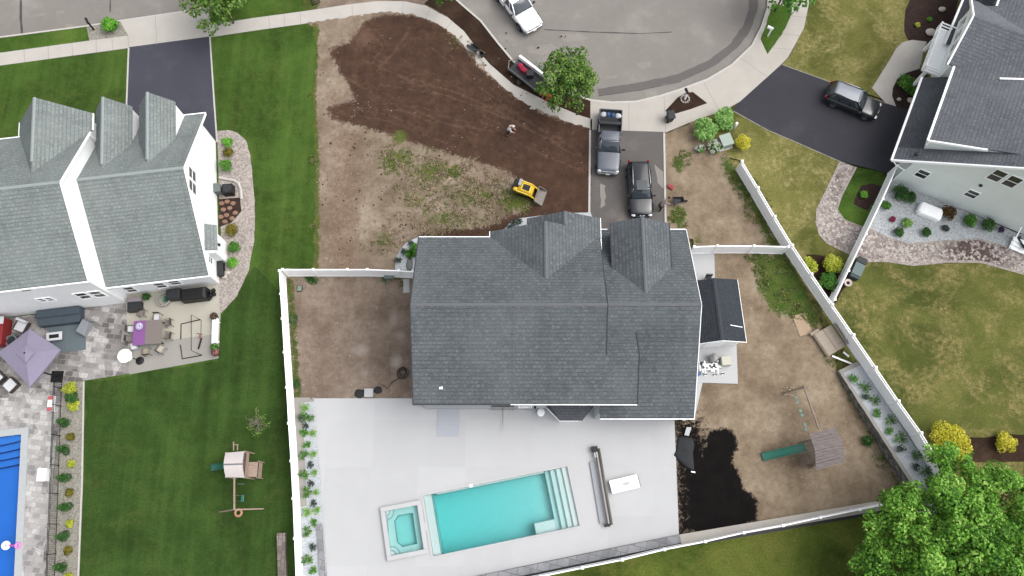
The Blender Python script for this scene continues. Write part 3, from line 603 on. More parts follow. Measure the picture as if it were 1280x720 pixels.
# --- left house: frame rotated, origin at the south-east corner of its lower wing
lh=thing('house','white house with light grey green shingle roofs and steep dormers beside the left driveway','house',(-24.0,18.3,0),R(7.1))
LX0=-26.
rf=MB(); ge0,ge1,gz=-.41,13.68,3.55; gm=(ge0+ge1)/2; gt=8.2; gs=(gt-gz)/(gm-ge0)
roof(rf,[(-7.7,ge0,gz),(.42,ge0,gz),(.36,gm,gt),(-7.7,gm,gt)]); roof(rf,[(-7.7,ge1,gz),(-7.7,gm,gt),(.36,gm,gt),(.4,ge1,gz)])
me0,me1,mz,mt=-.95,11.35,7.0,11.0; mm=(me0+me1)/2; ms=(mt-mz)/(mm-me0)
roof(rf,[(LX0,me0,mz),(-7.15,me0,mz),(-7.22,mm,mt),(LX0,mm,mt)]); roof(rf,[(LX0,me1,mz),(LX0,mm,mt),(-7.22,mm,mt),(-7.15,me1,mz)])
for dx in(-2.62,-6.03):
    hw,dz,de,yf=1.42,7.5,5.7,13.75; yb=ge1-(dz-gz)/gs; ybe=ge1-(de-gz)/gs
    roof(rf,[(dx-hw,yf,de),(dx-hw,ybe,de),(dx,yb,dz),(dx,yf,dz)]); roof(rf,[(dx+hw,yf,de),(dx,yf,dz),(dx,yb,dz),(dx+hw,ybe,de)])
cx,hw,dz,de,yf=-9.75,2.75,10.1,7.05,12.7; yb=me1-(dz-mz)/ms; ybe=me1-(de-mz)/ms
roof(rf,[(cx-hw-.2,yf,de-.2),(cx-hw-.2,ybe,de-.2),(cx,yb,dz),(cx,yf,dz)]); roof(rf,[(cx+hw,yf,de),(cx,yf,dz),(cx,yb,dz),(cx+hw,ybe,de)])
lr=rf.build('roof',m_roofl,lh)
m_capl=plain('pale_ridge_cap',C(160,168,168),.9,.1,8); cp=MB()
for a,b in(((-7.6,gm,gt),(.36,gm,gt)),((LX0,mm,mt),(-7.22,mm,mt)),((-2.62,8,7.5),(-2.62,13.75,7.5)),((-6.03,8,7.5),(-6.03,13.75,7.5)),((cx,7.5,10.1),(cx,12.7,10.1))): cap(cp,a,b,.24)
cp.build('ridge_cap',m_capl,lr)
wl=MB(); wl.prism([(-7.6,0),(0,0),(0,12.9),(-7.6,12.9)],0,gz-.1); wl.loft([[(x,0,gz-.1),(x,gm,gt-.3),(x,12.9,gz-.1)] for x in(-7.6,0)])
wl.prism([(LX0+.3,-.68),(-7.5,-.68),(-7.5,10.95),(LX0+.3,10.95)],0,mz-.1); wl.loft([[(x,-.68,mz-.1),(x,mm,mt-.25),(x,10.95,mz-.1)] for x in(LX0+.3,-7.5)])
for dx in(-2.62,-6.03): wl.loft([[(dx-1.36,y,gz-.3),(dx-1.36,y,5.6),(dx,y,7.3),(dx+1.36,y,5.6),(dx+1.36,y,gz-.3)] for y in(9.6,13.6)])
wl.loft([[(cx-2.5,y,0),(cx-2.5,y,6.85),(cx,y,9.85),(cx+2.5,y,6.85),(cx+2.5,y,0)] for y in(10.9,12.35)])
wl.prism([(0,1.75),(.68,1.75),(.72,3.5),(0,4.05)],0,2.75)
wl.build('wall',m_side,lh)
trims('fascia',(((.42,ge0,gz),(.38,gm,gt)),((.38,gm,gt),(.42,ge1,gz)),((-7.14,me0,mz),(-7.2,mm,mt)),((-7.2,mm,mt),(-7.14,me1,mz))),lh,False,.07,.2,-.12)
trims('gutter',(((-7.7,ge0-.04,gz),(.45,ge0-.04,gz)),((LX0,me0-.04,mz),(-7.1,me0-.04,mz)),((-7.7,ge1+.04,gz),(.45,ge1+.04,gz)),((LX0,me1+.04,mz),(-7.1,me1+.04,mz)),((cx-hw-.22,yf,de-.2),(cx-hw-.22,ybe,de-.2)),((cx+hw+.02,yf,de),(cx+hw+.02,ybe,de))),lh,False,.09,.14,-.07)
aw=MB(); roof(aw,[(-.05,1.95,3.2),(.86,1.9,2.8),(.84,4.0,2.8),(-.05,4.1,3.2)],.08); aw.build('bump_out_roof',m_roofl,lh)
for y in(7.28,6.22): window(lh,(0,y,5.55),.82,1.45,(1,0,0),cols=1,rows=2)
window(lh,(0,1.4,2.0),.5,.8,(1,0,0))
MB().lathe((.76,2.6,2.0),[(.04,.25),(.1,.2),(.12,0),(.05,-.12)],8).build('wall_lamp',m_black,lh)
for x,z,w,h in((-12.2,6.1,.75,.8),(-12.55,3.25,.46,.85),(-11.95,3.25,.46,.85),(-9.45,3.1,.8,1.45),(-8.35,3.1,.8,1.45)): window(lh,(x,-.68,z),w,h,(0,-1,0))
for x,z,w,h in((-4.2,1.45,.75,1.2),(-2.95,1.7,.8,.95),(-6.65,1.3,.75,1.3)): window(lh,(x,0,z),w,h,(0,-1,0))
for dx in(-2.62,-6.03): window(lh,(dx,13.6,4.7),1.0,1.3,(0,1,0))

# --- right house
rh=thing('house','pale green sided house with slate grey roofs at the right edge','house',(32.4,27.4,0),R(-25))
XE=14.; rf=MB(); lz=3.45; lx=-1.55; sl=.72; RXr=8.2
zL=lambda x: lz+sl*(x-lx); zU=lambda x: 6.05+.44*(x+.2)
roof(rf,[(lx,-.3,lz),(lx,.9,lz),(RXr,.9,zL(RXr)),(RXr,-.3,zL(RXr))]); roof(rf,[(RXr,-.3,zL(RXr)),(RXr,.9,zL(RXr)),(XE+3,.9,lz),(XE+3,-.3,lz)])
roof(rf,[(-.2,.85,6.05),(-.2,8.0,6.05),(3.8,8.0,zU(3.8)),(RXr,8,zU(RXr)+.9),(RXr,24,zU(RXr)+.9),(1.6,24,zU(1.6)),(1.6,14.4,zU(1.6)),(3.8,11.3,zU(3.8)),(3.8,.85,zU(3.8))]) if False else None
for q in([(-.2,.85,6.05),(-.2,8.1,6.05),(RXr,8.1,zU(RXr)),(RXr,.85,zU(RXr))],[(-.15,8.1,zU(-.15)),(-.15,14.3,zU(-.15)),(1.2,14.3,zU(1.2)),(1.2,8.1,zU(1.2))],[(1.2,8.1,zU(1.2)),(1.2,24,zU(1.2)),(RXr,24,zU(RXr)),(RXr,8.1,zU(RXr))],[(RXr,.85,zU(RXr)),(RXr,24,zU(RXr)),(XE+3,24,6),(XE+3,.85,6)]): roof(rf,q)
# front cross gable
gy,gz2=11.3,8.15; gk=(gz2-6.1)/3.3
roof(rf,[(-.75,gy-3.3,6.1),(-.75,gy,gz2),(4.8,gy,gz2),(-.1,gy-3.3,6.1)]); roof(rf,[(-.75,gy,gz2),(-.75,gy+3.3,6.1),(-.1,gy+3.3,6.1),(4.8,gy,gz2)])
rr=rf.build('roof',m_roofr,rh)
lo=MB(); roof(lo,[(lx,.9,lz),(lx,8.0,lz),(.05,8.0,zL(.05)),(.05,.9,zL(.05))],.12); roof(lo,[(-.75,11.9,lz),(-.3,24,lz),(1.5,24,zL(0)),(1.5,11.9,zL(0))],.12); lo.build('porch_roof',m_roofp,rh)
wl=MB(); wl.prism([(0,0),(XE,0),(XE,24),(1.5,24),(1.5,14.6),(0,14.6)],0,4.2)
wl.loft([[(0,y,4.2),(0,y,zL(0)-.25),(RXr,y,zL(RXr)-.25),(XE,y,zL(2)),(XE,y,4.2)] for y in(0,.5)])
wl.prism([(.1,.95),(XE,.95),(XE,14.4),(.1,14.4)],4.2,5.95); wl.prism([(1.7,14.4),(XE,14.4),(XE,23.8),(1.7,23.8)],4.2,6.4)
wl.loft([[(.1,y,5.95),(RXr-.1,y,zU(RXr)-.25),(XE,y,6)] for y in(.95,1.3)])
wl.loft([[(x,gy-3.0,3.0),(x,gy-3.0,6.05),(x,gy,gz2-.2),(x,gy+3.0,6.05),(x,gy+3.0,3.0)] for x in(-.4,.6)])
wl.build('wall',m_sider,rh)
trims('fascia',(((lx-.03,-.34,lz),(RXr,-.34,zL(RXr))),((RXr,-.34,zL(RXr)),(XE+3,-.34,lz)),((-.2,.8,6.05),(3.6,.8,zU(3.6))),((-.8,gy-3.35,6.1),(-.8,gy,gz2)),((-.8,gy,gz2),(-.8,gy+3.35,6.1))),rh,False,.12,.24,-.1)
trims('gutter',(((lx-.06,-.35,lz),(lx-.06,8.0,lz)),((-.8,11.9,lz),(-.35,24,lz)),((-.26,.8,6.05),(-.26,8.1,6.05)),((1.14,14.4,6.6),(1.14,24,6.6))),rh,False,.16,.16,-.06)
bd=MB(); bd.box((-.0,4.5,5.55),(.16,7.2,.75)); bd.box((-.42,gy,5.7),(.1,6.0,.5)); bd.box((1.62,19,5.7),(.12,9,.6)); bd.build('frieze_board',m_wtrim,rh)
po=MB(); po.box((-.95,gy-.1,3.05),(1.6,4.6,.18)); 
for y in(9.1,13.3): po.box((-1.3,y,1.5),(.24,.24,2.95))
po.build('portico',m_wtrim,rh)
ba=MB()
for z in(3.45,3.78): ba.box((-1.68,gy-.1,z),(.09,4.6,.08)); ba.box((-1.0,gy-2.36,z),(1.3,.09,.08)); ba.box((-1.0,gy+2.16,z),(1.3,.09,.08))
for i in range(5): ba.box((-1.68,gy-2.36+i*1.13,3.5),(.13,.13,.75))
ba.build('balustrade',m_wtrim,rh)
for y,w in((gy-1.9,.85),(gy-.6,.85),(gy+.6,.85),(gy+1.9,.85)): window(rh,(-.4,y,5.0),w,1.4,(-1,0,0),rows=2)
for x,z,w,h in((1.24,2.7,.85,1.15),(5.4,2.7,.85,1.05),(5.35,6.3,.88,1.55),(6.52,6.3,.88,1.55),(9,6.3,.9,1.5)): window(rh,(x,0,z),w,h,(0,-1,0))
MB().box((5.2,-.08,4.35),(.22,.16,.18)).build('dryer_vent',m_plastic,rh)
MB().lathe((-.3,.2,4.55),[(.14,0),(.14,.3),(.02,.34)],8).build('downspout_head',m_plastic,rh)
MB().bar((2.83,7.28,zU(2.83)+.08),(4.6,7.52,zU(4.6)+.08),.14,.1).build('roof_flashing',m_wtrim,rh)
ds=MB(); ds.tube([(lx,-.25,lz-.1),(-.9,-.18,2.7),(-.1,-.1,2.4),(-.1,-.1,.1)],.05,8); ds.build('downspout',m_wtrim,rh)
sg=MB()
for i in range(3): sg.box((11.2+i*.02,-1.0-i*.32,.5-i*.16),(1.5,.34,.1))
for s in(-.8,.8): sg.bar((11.2+s,-.3,1.4),(11.2+s,-2.0,.7),.07,.07); sg.bar((11.2+s,-2.0,0),(11.2+s,-2.0,.75),.07,.07)
sg.build('back_stair',m_wtrim,rh)

# --- garden shed
sh=thing('garden_shed','white shed with a very dark shingle roof tucked against the right side of the house','shed',(15.9,15.4,0),R(3.5))
MB().prism([(-2,-2.35),(1.9,-2.35),(1.9,2.3),(-2,2.3)],.03,2.15).loft([[(-2,y,2.15),(0,y,3.02),(1.9,y,2.15)] for y in(-2.35,2.3)]).build('wall',m_side,sh)
rf=MB(); roof(rf,[(-2.2,-2.5,2.2),(0,-2.5,3.2),(0,2.45,3.2),(-2.2,2.45,2.2)],.1); roof(rf,[(0,-2.5,3.2),(2.12,-2.55,2.2),(2.12,2.5,2.2),(0,2.45,3.2)],.1); sr=rf.build('roof',m_roofs,sh)
cp=MB(); cap(cp,(0,-2.5,3.2),(0,2.45,3.2),.3); cp.build('ridge_cap',plain('dark_cap',C(66,70,76),.9,.1,8),sr)
trims('fascia',(((2.15,-2.55,2.2),(2.15,2.5,2.2)),((-2.2,-2.53,2.2),(0,-2.53,3.2)),((0,-2.53,3.2),(2.15,-2.58,2.2))),sh,False,.04,.07,-.08)
MB().box((-.1,-2.37,1.0),(1.4,.05,1.9)).build('door',m_wtrim,sh)
tb=MB(); q=P(905,405,2.85); tb.bar(P(905,405,2.92),P(928,409,2.42),.05,.05); o=tb.build('pole',m_wtrim); tag(o,'thin white pole lying across the dark shed roof','pole')

# --- raised planting bed with its stone retaining wall (right), low block wall (bottom)
def ns_stone():
    n=N('stacked_stone'); v=n.vor(2.6,'F1','Color',n.mapping((1,1,2.6))); e=n.vor(2.6,'DISTANCE_TO_EDGE','Distance',n.mapping((1,1,2.6)))
    col=n.ramp(n.sep(v)[0],[(.1,C(104,100,96)),(.5,C(134,131,127)),(.9,C(162,159,154))]); col=n.mix(n.mr(e,0,.06,.7,0),col,C(70,66,62)); n.bump(n.mr(e,0,.1),.7,.04); return n.out(col,.9,.2)
m_stack=ns_stone()
wb0=P(1047,470); wb1=P(1130,612); fe0=P(1040,380,1.95); 
def raise_(y): return max(.35,min(1.5,.5+(wb0.y-y)/(wb0.y-wb1.y)*1.0))
wdir=(wb1-wb0).normalized(); wn_=Vector((-wdir.y,wdir.x,0))   # towards the fence (right/up)
if wn_.x<0: wn_=-wn_
rw=thing('retaining_wall','stacked grey stone retaining wall holding up the raised gravel bed on the right','wall',tuple(wb0))
mb=MB(); rings=[]; n=40; L=(wb1-wb0).length+2.2
for i in range(n+1):
    p=wb0+wdir*(L*i/n); h=raise_(p.y); j=.03*noise.noise(p*2)
    rings.append([p+wn_*.02*j,p+wn_*(.10+j)+Vector((0,0,h)),p+wn_*.28+Vector((0,0,h)),p+wn_*.28])
mb.loft(rings).build('stone_face',m_stack,rw,world=True)
mb=MB(); rings=[]
for i in range(n+1):
    p=wb0+wdir*(L*i/n); h=raise_(p.y)+.012; j=.05*noise.noise(p*2.3)
    rings.append([p+wn_*(.04+j)+Vector((0,0,h)),p+wn_*(.04+j)+Vector((0,0,h+.07)),p+wn_*.3+Vector((0,0,h+.07)),p+wn_*.3+Vector((0,0,h))])
mb.loft(rings).build('capstone',m_patio2,rw,world=True)
mb=MB(); mb.add([wb0+wn_*.1,wb0+wn_*2.9,wb0+wn_*2.9+Vector((0,0,.5)),wb0+wn_*.1+Vector((0,0,.5)),wb0-wdir*.35+wn_*.1,wb0-wdir*.35+wn_*2.9,wb0-wdir*.35+wn_*2.9+Vector((0,0,.45)),wb0-wdir*.35+wn_*.1+Vector((0,0,.45))],[(0,1,2,3),(4,7,6,5),(3,2,6,7),(0,3,7,4),(1,5,6,2)]); mb.build('end_return',m_patio2,rw,world=True)
mb=MB(); vs=[]; FW=lambda s: 1.95
for i in range(n+1):
    p=wb0+wdir*(L*i/n); vs.append([p+wn_*.25+Vector((0,0,raise_(p.y)-.02)),p+wn_*FW(L*i/n)+Vector((0,0,raise_(p.y)-.02))])
mb.loft(vs,cap=False,close=False); o=mb.build('raised_bed_gravel',m_gravelw); o['kind']='structure'
bw=thing('block_wall','low grey concrete block wall along the inside of the bottom fence','wall',tuple(P(848,672)))
mb=MB(); a0,a1,a2=P(560,727),P(848.5,667.8),P(1120,622)
def band(p,q,w0,w1,z0,z1,mb):
    d=(q-p).normalized(); nn=Vector((d.y,-d.x,0)); mb.prism([(p+nn*w0)[:2],(q+nn*w0)[:2],(q+nn*w1)[:2],(p+nn*w1)[:2]],z0,z1)
band(a0-(a1-a0)*.5,a1,.02,.62,0,.30,mb); mb.build('block_course',m_wallcap,bw,world=True)
mb=MB(); band(a1,a2,.02,.72,0,.28,mb); mb.build('concrete_course',m_conc,bw,world=True)
mb=MB(); band(a0-(a1-a0)*.5,a1,.63,.85,0,.06,mb); band(a1,a2,.73,.95,0,.06,mb); mb.build('gap_shade_strip',m_plastic,bw,world=True)  # dark strip standing in for the shade in the gap along the fence
lw=thing('stone_border','short grey stone border between the gravel strip and the lower left corner of the deck','border',tuple(P(404,700)))
mb=MB(); p,q=P(401,655),P(410,790); d=(q-p).normalized(); nn=Vector((d.y,-d.x,0)); nn=nn if nn.x>0 else -nn
mb.prism([(p-nn*.3)[:2],(q-nn*.3)[:2],(q+nn*.12)[:2],(p+nn*.12)[:2]],.02,.17); mb.build('stones',m_wallcap,lw,world=True)
sw=thing('stone_wall','low reddish grey stone wall end on the left lawn beside the white fence','wall',tuple(P(353,700)))
mb=MB(); p,q=P(353,666),P(357,800); mb.prism([(p.x-.32,p.y),(p.x+.3,p.y),(q.x+.3,q.y),(q.x-.32,q.y)],0,.42); mb.build('stones',paver_mat('reddish_stone',[C(128,116,110),C(156,144,138),C(176,166,160)],C(110,100,96),.5,.3,R(90)),sw,world=True)

# --- pools
m_pool=plain('pool_shell',(.47,.51,.51,1),.5,.03,2); m_spa=plain('spa_shell',C(178,214,210),.5,.03,2); m_line=plain('step_edge_tile',C(120,170,172),.5,.1,6)
def water_mat(name,col,dens):
    n=N(name); t=n.n; gl=t.new('ShaderNodeBsdfGlossy'); gl.inputs['Roughness'].default_value=.03; tp=t.new('ShaderNodeBsdfTransparent'); fr=t.new('ShaderNodeFresnel'); fr.inputs[0].default_value=1.33
    mx=t.new('ShaderNodeMixShader'); n.lk(fr.outputs[0],mx.inputs[0]); n.lk(tp.outputs[0],mx.inputs[1]); n.lk(gl.outputs[0],mx.inputs[2]); n.lk(mx.outputs[0],t['Material Output'].inputs[0])
    bp=t.new('ShaderNodeBump'); bp.inputs['Strength'].default_value=.25; bp.inputs['Distance'].default_value=.02; n.lk(n.noise(2.2,3,.6),bp.inputs['Height']); n.lk(bp.outputs[0],gl.inputs['Normal']); n.lk(bp.outputs[0],fr.inputs['Normal'])
    va=t.new('ShaderNodeVolumeAbsorption'); va.inputs['Color'].default_value=col; va.inputs['Density'].default_value=dens; n.lk(va.outputs[0],t['Material Output'].inputs['Volume']); return n.m
m_water=water_mat('pool_water',(.16,.92,.92,1),.46); m_water2=water_mat('blue_pool_water',(.35,.75,.95,1),.25); m_water3=water_mat('spa_water',(.24,.92,.90,1),.7)
cp_=thing('swimming_pool','long turquoise rectangular pool with steps at its right end, set into the white deck','swimming pool',tuple(PO),PYAW)
def pit(mb,x0,x1,y0,y1,zb0,zb1,t=.12,top=.0):
    "open basin: floor sloping from zb0 (x0) to zb1 (x1) and four inner walls"
    b=[(x0,y0),(x1,y0),(x1,y1),(x0,y1)]; zb=[zb0,zb1,zb1,zb0]
    vs=[(x,y,z) for (x,y),z in zip(b,zb)]+[(x,y,top) for x,y in b]
    mb.add(vs,[(0,1,2,3)]+[((i+1)%4,i,4+i,4+(i+1)%4) for i in range(4)])
mb=MB(); pit(mb,0,PL,-PW,0,-2.3,-1.25,top=.04); mb.build('basin',m_pool,cp_)
stp=MB()
for x0,x1,z in((10.75,PL,-.16),(10.3,10.75,-.30),(9.85,10.3,-.48),(9.45,9.85,-.75)): stp.box(((x0+x1)/2,-PW/2,(z-1.5)/2),(x1-x0,PW-.02,z+1.5))
stp.box((8.65,-PW+.43,-1.0),(1.6,.84,1.2)); stp.box((.32,-PW/2,-1.3),(.62,PW-.02,2.1)); 
stp.box((5.2,-.06,-1.25),(8.4,.10,2.0)); stp.build('pool_step',m_pool,cp_)
ln=MB()
for x,z in((10.77,-.155),(10.32,-.295),(9.87,-.475),(9.47,-.745)): ln.box((x,-PW/2,z),(.05,PW-.05,.02))
ln.box((8.65,-PW+.83,-.395),(1.6,.04,.02)); ln.box((7.87,-PW+.43,-.395),(.04,.84,.02)); ln.box((.61,-PW/2,-.245),(.05,PW-.05,.02)); ln.build('step_edge',m_line,cp_)
cpg=MB()
for c,s in(((PL/2,.1,.065),(PL+.4,.2,.03)),((PL/2,-PW-.1,.065),(PL+.4,.2,.03)),((-.1,-PW/2,.065),(.2,PW,.03)),((PL+.1,-PW/2,.065),(.2,PW,.03))): cpg.box(c,s)
cpg.build('coping',m_deck,cp_)
MB().add([(.004,-PW+.004,-.05),(PL-.004,-PW+.004,-.05),(PL-.004,-.004,-.05),(.004,-.004,-.05),(.004,-PW+.004,-2.6),(PL-.004,-PW+.004,-2.6),(PL-.004,-.004,-2.6),(.004,-.004,-2.6)],[(0,1,2,3),(7,6,5,4),(0,4,5,1),(1,5,6,2),(2,6,7,3),(3,7,4,0)]).build('water',m_water,cp_)
MB().box((3.7,.02,.1),(.25,.2,.06)).build('skimmer_lid',m_white,cp_)
# spa
sc_=sum(spa_c,Vector())/4; sx=((spa_c[1]-spa_c[0]).length+(spa_c[2]-spa_c[3]).length)/2; sy=((spa_c[3]-spa_c[0]).length+(spa_c[2]-spa_c[1]).length)/2
sp=thing('spa_pool','small square spa with a raised white rim at the left end of the turquoise pool','spa',(sc_.x,sc_.y,0),R(10.5))
mb=MB(); t=.34
for c,s in(((0,sy/2+t/2,.17),(sx+2*t,t,.3)),((0,-sy/2-t/2,.17),(sx+2*t,t,.3)),((-sx/2-t/2,0,.17),(t,sy,.3)),((sx/2+t/2,0,.17),(t,sy,.3))): mb.box(c,s)
mb.box((sx/2+t+.06,0,.12),(.16,.75,.2)); mb.build('rim',m_deck,sp,bevel=.02)
mb=MB(); pit(mb,-sx/2,sx/2,-sy/2,sy/2,-.8,-.8,top=.3); mb.build('basin',m_pool,sp)
mb=MB(); H2=math.pi/2
def arc(cx,cy,r1,a0,a1,z0,z1,n=10):
    o=[(cx,cy)]+[(cx+r1*math.cos(a0+(a1-a0)*i/n),cy+r1*math.sin(a0+(a1-a0)*i/n)) for i in range(n+1)]
    mb.prism(o,z0,z1)
e_=.004; X0,X1,Y0,Y1=-sx/2+e_,sx/2-e_,-sy/2+e_,sy/2-e_
for r,z in((.32,.02),(.6,-.16),(.95,-.3)): arc(X0,Y1,r,-H2,0,-.78,z); arc(X0,Y0,r,0,H2,-.78,z)
for c,s in((((X0+X1)/2,Y1-.24,-.54),(X1-X0,.48,.47)),(((X0+X1)/2,Y0+.24,-.54),(X1-X0,.48,.47)),((X1-.24,0,-.542),(.48,Y1-Y0-.96,.474)),((X0+.26,0,-.542),(.52,Y1-Y0-.96,.474))): mb.box(c,s)
mb.build('bench',m_pool,sp)
mb=MB()
def edge(pts,z): mb.tube([(x,y,z) for x,y in pts],.022,5)
ac=lambda cx,cy,r,a0,a1:[(cx+r*math.cos(a0+(a1-a0)*i/8),cy+r*math.sin(a0+(a1-a0)*i/8)) for i in range(9)]
for r,z in((.32,.03),(.6,-.15)): edge(ac(X0,Y1,r,-H2,0),z); edge(ac(X0,Y0,r,0,H2),z)
edge([(X0+.52,Y0+.8),(X0+.52,Y1-.8)]+ac(X0,Y1,.95,-.95,-.5)+[(X1-.48,Y1-.48),(X1-.48,Y0+.48)]+ac(X0,Y0,.95,.5,.95),-.29)
mb.build('bench_edge',m_line,sp)
MB().box((0,0,-.33),(sx-.006,sy-.006,1.1)).build('water',m_water3,sp)
# left pool
lp_=thing('swimming_pool','deep blue pool with curved entry steps, cut off by the left edge of the picture','swimming pool',tuple(q0))
m_blue=plain('blue_liner',C(52,138,235),.5,.04,1.5); mb=MB()
def lpv(x,y,z): return LP(x,y,z)
b=[(-6,-15),(0,-15),(0,0),(-6,0)]; zb=[-2.0,-2.0,-1.1,-1.1]
mb.add([lpv(x,y,z) for (x,y),z in zip(b,zb)]+[lpv(x,y,.0) for x,y in b],[(0,1,2,3)]+[((i+1)%4,i,4+i,4+(i+1)%4) for i in range(4)]); mb.build('basin',m_blue,lp_,world=True)
mb=MB(); ed=MB()
for i,(d,z) in enumerate(((.55,-.3),(1.1,-.5),(1.65,-.72),(2.2,-.95))):
    pts=[(-6,-d-.15)]+[(-6+6*t/8,-d-.25*(1-(t/8-.5)**2*4)+.1) for t in range(9)]
    top=[lpv(x,y,z) for x,y in pts]+[lpv(0,-.01,z),lpv(-6,-.01,z)]; bot=[q+Vector((0,0,-1.2-z)) for q in top]
    mb.loft([bot,top]); ed.tube([lpv(x,y+.02,z+.01) for x,y in pts],.04,5)
mb.build('pool_step',m_blue,lp_,world=True); ed.build('step_edge',plain('navy_edge',C(26,50,110),.5,.1,5),lp_,world=True)
mb=MB()
for x0,x1,y0,y1 in((0,.55,-15,.5),(-6,0,0,.5)): mb.loft([[lpv(x0,y0,z),lpv(x1,y0,z),lpv(x1,y1,z),lpv(x0,y1,z)] for z in(.0,.06)])
mb.build('coping',plain('grey_coping',C(188,192,194),.8,.06,4),lp_,world=True)
mb=MB(); mb.loft([[lpv(x,y,z) for x,y in((-5.99,-14.99),(-.005,-14.99),(-.005,-.005),(-5.99,-.005))] for z in(-2.5,-.1)]); mb.build('water',m_water2,lp_,world=True)

# ---------------------------------------------------------------- fences
def fence(name,label,posts,z0=None,h=1.83,picket=False,cat='fence',mat=None,group=None):
    mat=mat or m_white; z0=z0 or (lambda p:0.); t=thing(name,label,cat,tuple(posts[0]),group=group)
    ht=h-.32 if picket else h
    for i,p in enumerate(posts):
        b=z0(p); mb=MB(); mb.box((p.x,p.y,(b+h+.05)/2),(.13,.13,b+h+.05)); o=mb.build('post',mat,t,world=True)
        mb=MB(); zc=b+h+.05; mb.loft([[(p.x+sx*s,p.y+sy*s,zc+z) for sx,sy in((-1,-1),(1,-1),(1,1),(-1,1))] for s,z in((.10,0),(.10,.05),(.02,.11))]); mb.build('post_cap',mat,o,world=True)
    for a,b in zip(posts[:-1],posts[1:]):
        d=(b-a); d.z=0; d.normalize(); nn=Vector((-d.y,d.x,0)); za,zb=z0(a),z0(b); mb=MB()
        def slab(w,l0,l1,g=0.):
            A=a+d*(.065+g); B=b-d*(.065+g)
            mb.loft([[A+nn*w/2+Vector((0,0,l0+za-A.z)),A-nn*w/2+Vector((0,0,l0+za-A.z)),A-nn*w/2+Vector((0,0,l1+za-A.z)),A+nn*w/2+Vector((0,0,l1+za-A.z))],
                     [B+nn*w/2+Vector((0,0,l0+zb-B.z)),B-nn*w/2+Vector((0,0,l0+zb-B.z)),B-nn*w/2+Vector((0,0,l1+zb-B.z)),B+nn*w/2+Vector((0,0,l1+zb-B.z))]])
        slab(.04,.06-(za if za>.1 else 0),ht-.08); slab(.09,ht-.1,ht); slab(.09,.05,.18)
        if picket:
            slab(.07,h-.07,h); n=int((b-a).length/.14)
            for k in range(1,n):
                q=a+(b-a)*(k/n); q.z=0; zz=za+(zb-za)*k/n; mb.box((q.x,q.y,zz+ht+.12),(.045,.045,.26),M=Matrix((d,nn,Vector((0,0,1)))).transposed())
        mb.build('panel',mat,t,world=True)
    return t
CZ=1.93
fence('vinyl_fence','white vinyl fence running down between the left green lawn and the white pool deck',[P(x,y,CZ) for x,y in((349,338),(350.5,367),(352.5,398),(355,440),(358,484),(360.5,529),(363.5,576),(366,623),(368,673),(370,726),(371,790))],picket=False)
fence('vinyl_fence','short white vinyl fence joining the left fence to the charcoal roofed house',[P(x,y,CZ) for x,y in((353,336.5),(391,336.5),(434,336.5),(459,336.5),(498,338),(516,339))])
fence('vinyl_fence','short white vinyl fence between the right side of the house and the long slanting fence',[P(x,y,CZ) for x,y in((868,308),(897,307),(943,307),(986,308))])
fence('vinyl_fence','white vinyl fence along the bottom of the lot, behind the grey block wall',[P(x,y,CZ) for x,y in((520,752),(574,741),(625,731),(675,721),(728,710),(778,700),(831,687),(882,677),(930,666),(979,657),(1026,647),(1075,637),(1122,627),(1170,617))],picket=False)
def rz(p): return 0 if p.y>wb0.y+1 else max(0,min(1.5,.35+(wb0.y-p.y)/(wb0.y-wb1.y)*1.0))
fence('vinyl_fence','long white vinyl fence slanting from the bushes down to the large tree, picket topped',
   [P(928,201,CZ),P(948,234,CZ),P(969,270,CZ),P(991,306,CZ),P(1015,342,CZ),P(1041,380,CZ)]+[P(x,y,CZ+z) for x,y,z in((1067.5,418,.2),(1095.5,459,.5),(1124,501,.8),(1152.5,541,1.1),(1184,592,1.45),(1212,636,1.5))],
   z0=lambda p:max(0.,p.z-CZ),picket=True)
fence('vinyl_fence','white vinyl fence from the corner of the pale green house down to the slanting fence',[P(x,y,CZ) for x,y in((1123,206),(1104,248),(1083,292),(1061,338),(1044,374))])

# black aluminium pool fence of the left neighbour
bf=thing('pool_fence','black metal picket fence along the planting strip beside the blue pool','fence',tuple(P(77,480)))
bp=[P(x,y) for x,y in((79,468),(78,486),(77,508),(76,545),(74.5,582),(73.5,617),(72,655),(70.5,692),(69,730),(67,775))]
for p in bp: MB().box((p.x,p.y,.68),(.06,.06,1.36)).build('post',m_black,bf,world=True)
for a,b in zip(bp[:-1],bp[1:]):
    mb=MB(); u=Vector((0,0,1))
    for z in(.14,1.14,1.3): mb.bar(a+u*z,b+u*z,.03,.035)
    n=int((b-a).length/.13)
    for k in range(1,n): q=a+(b-a)*(k/n); mb.box((q.x,q.y,.7),(.016,.016,1.2))
    mb.build('rail_panel',m_black,bf,world=True)

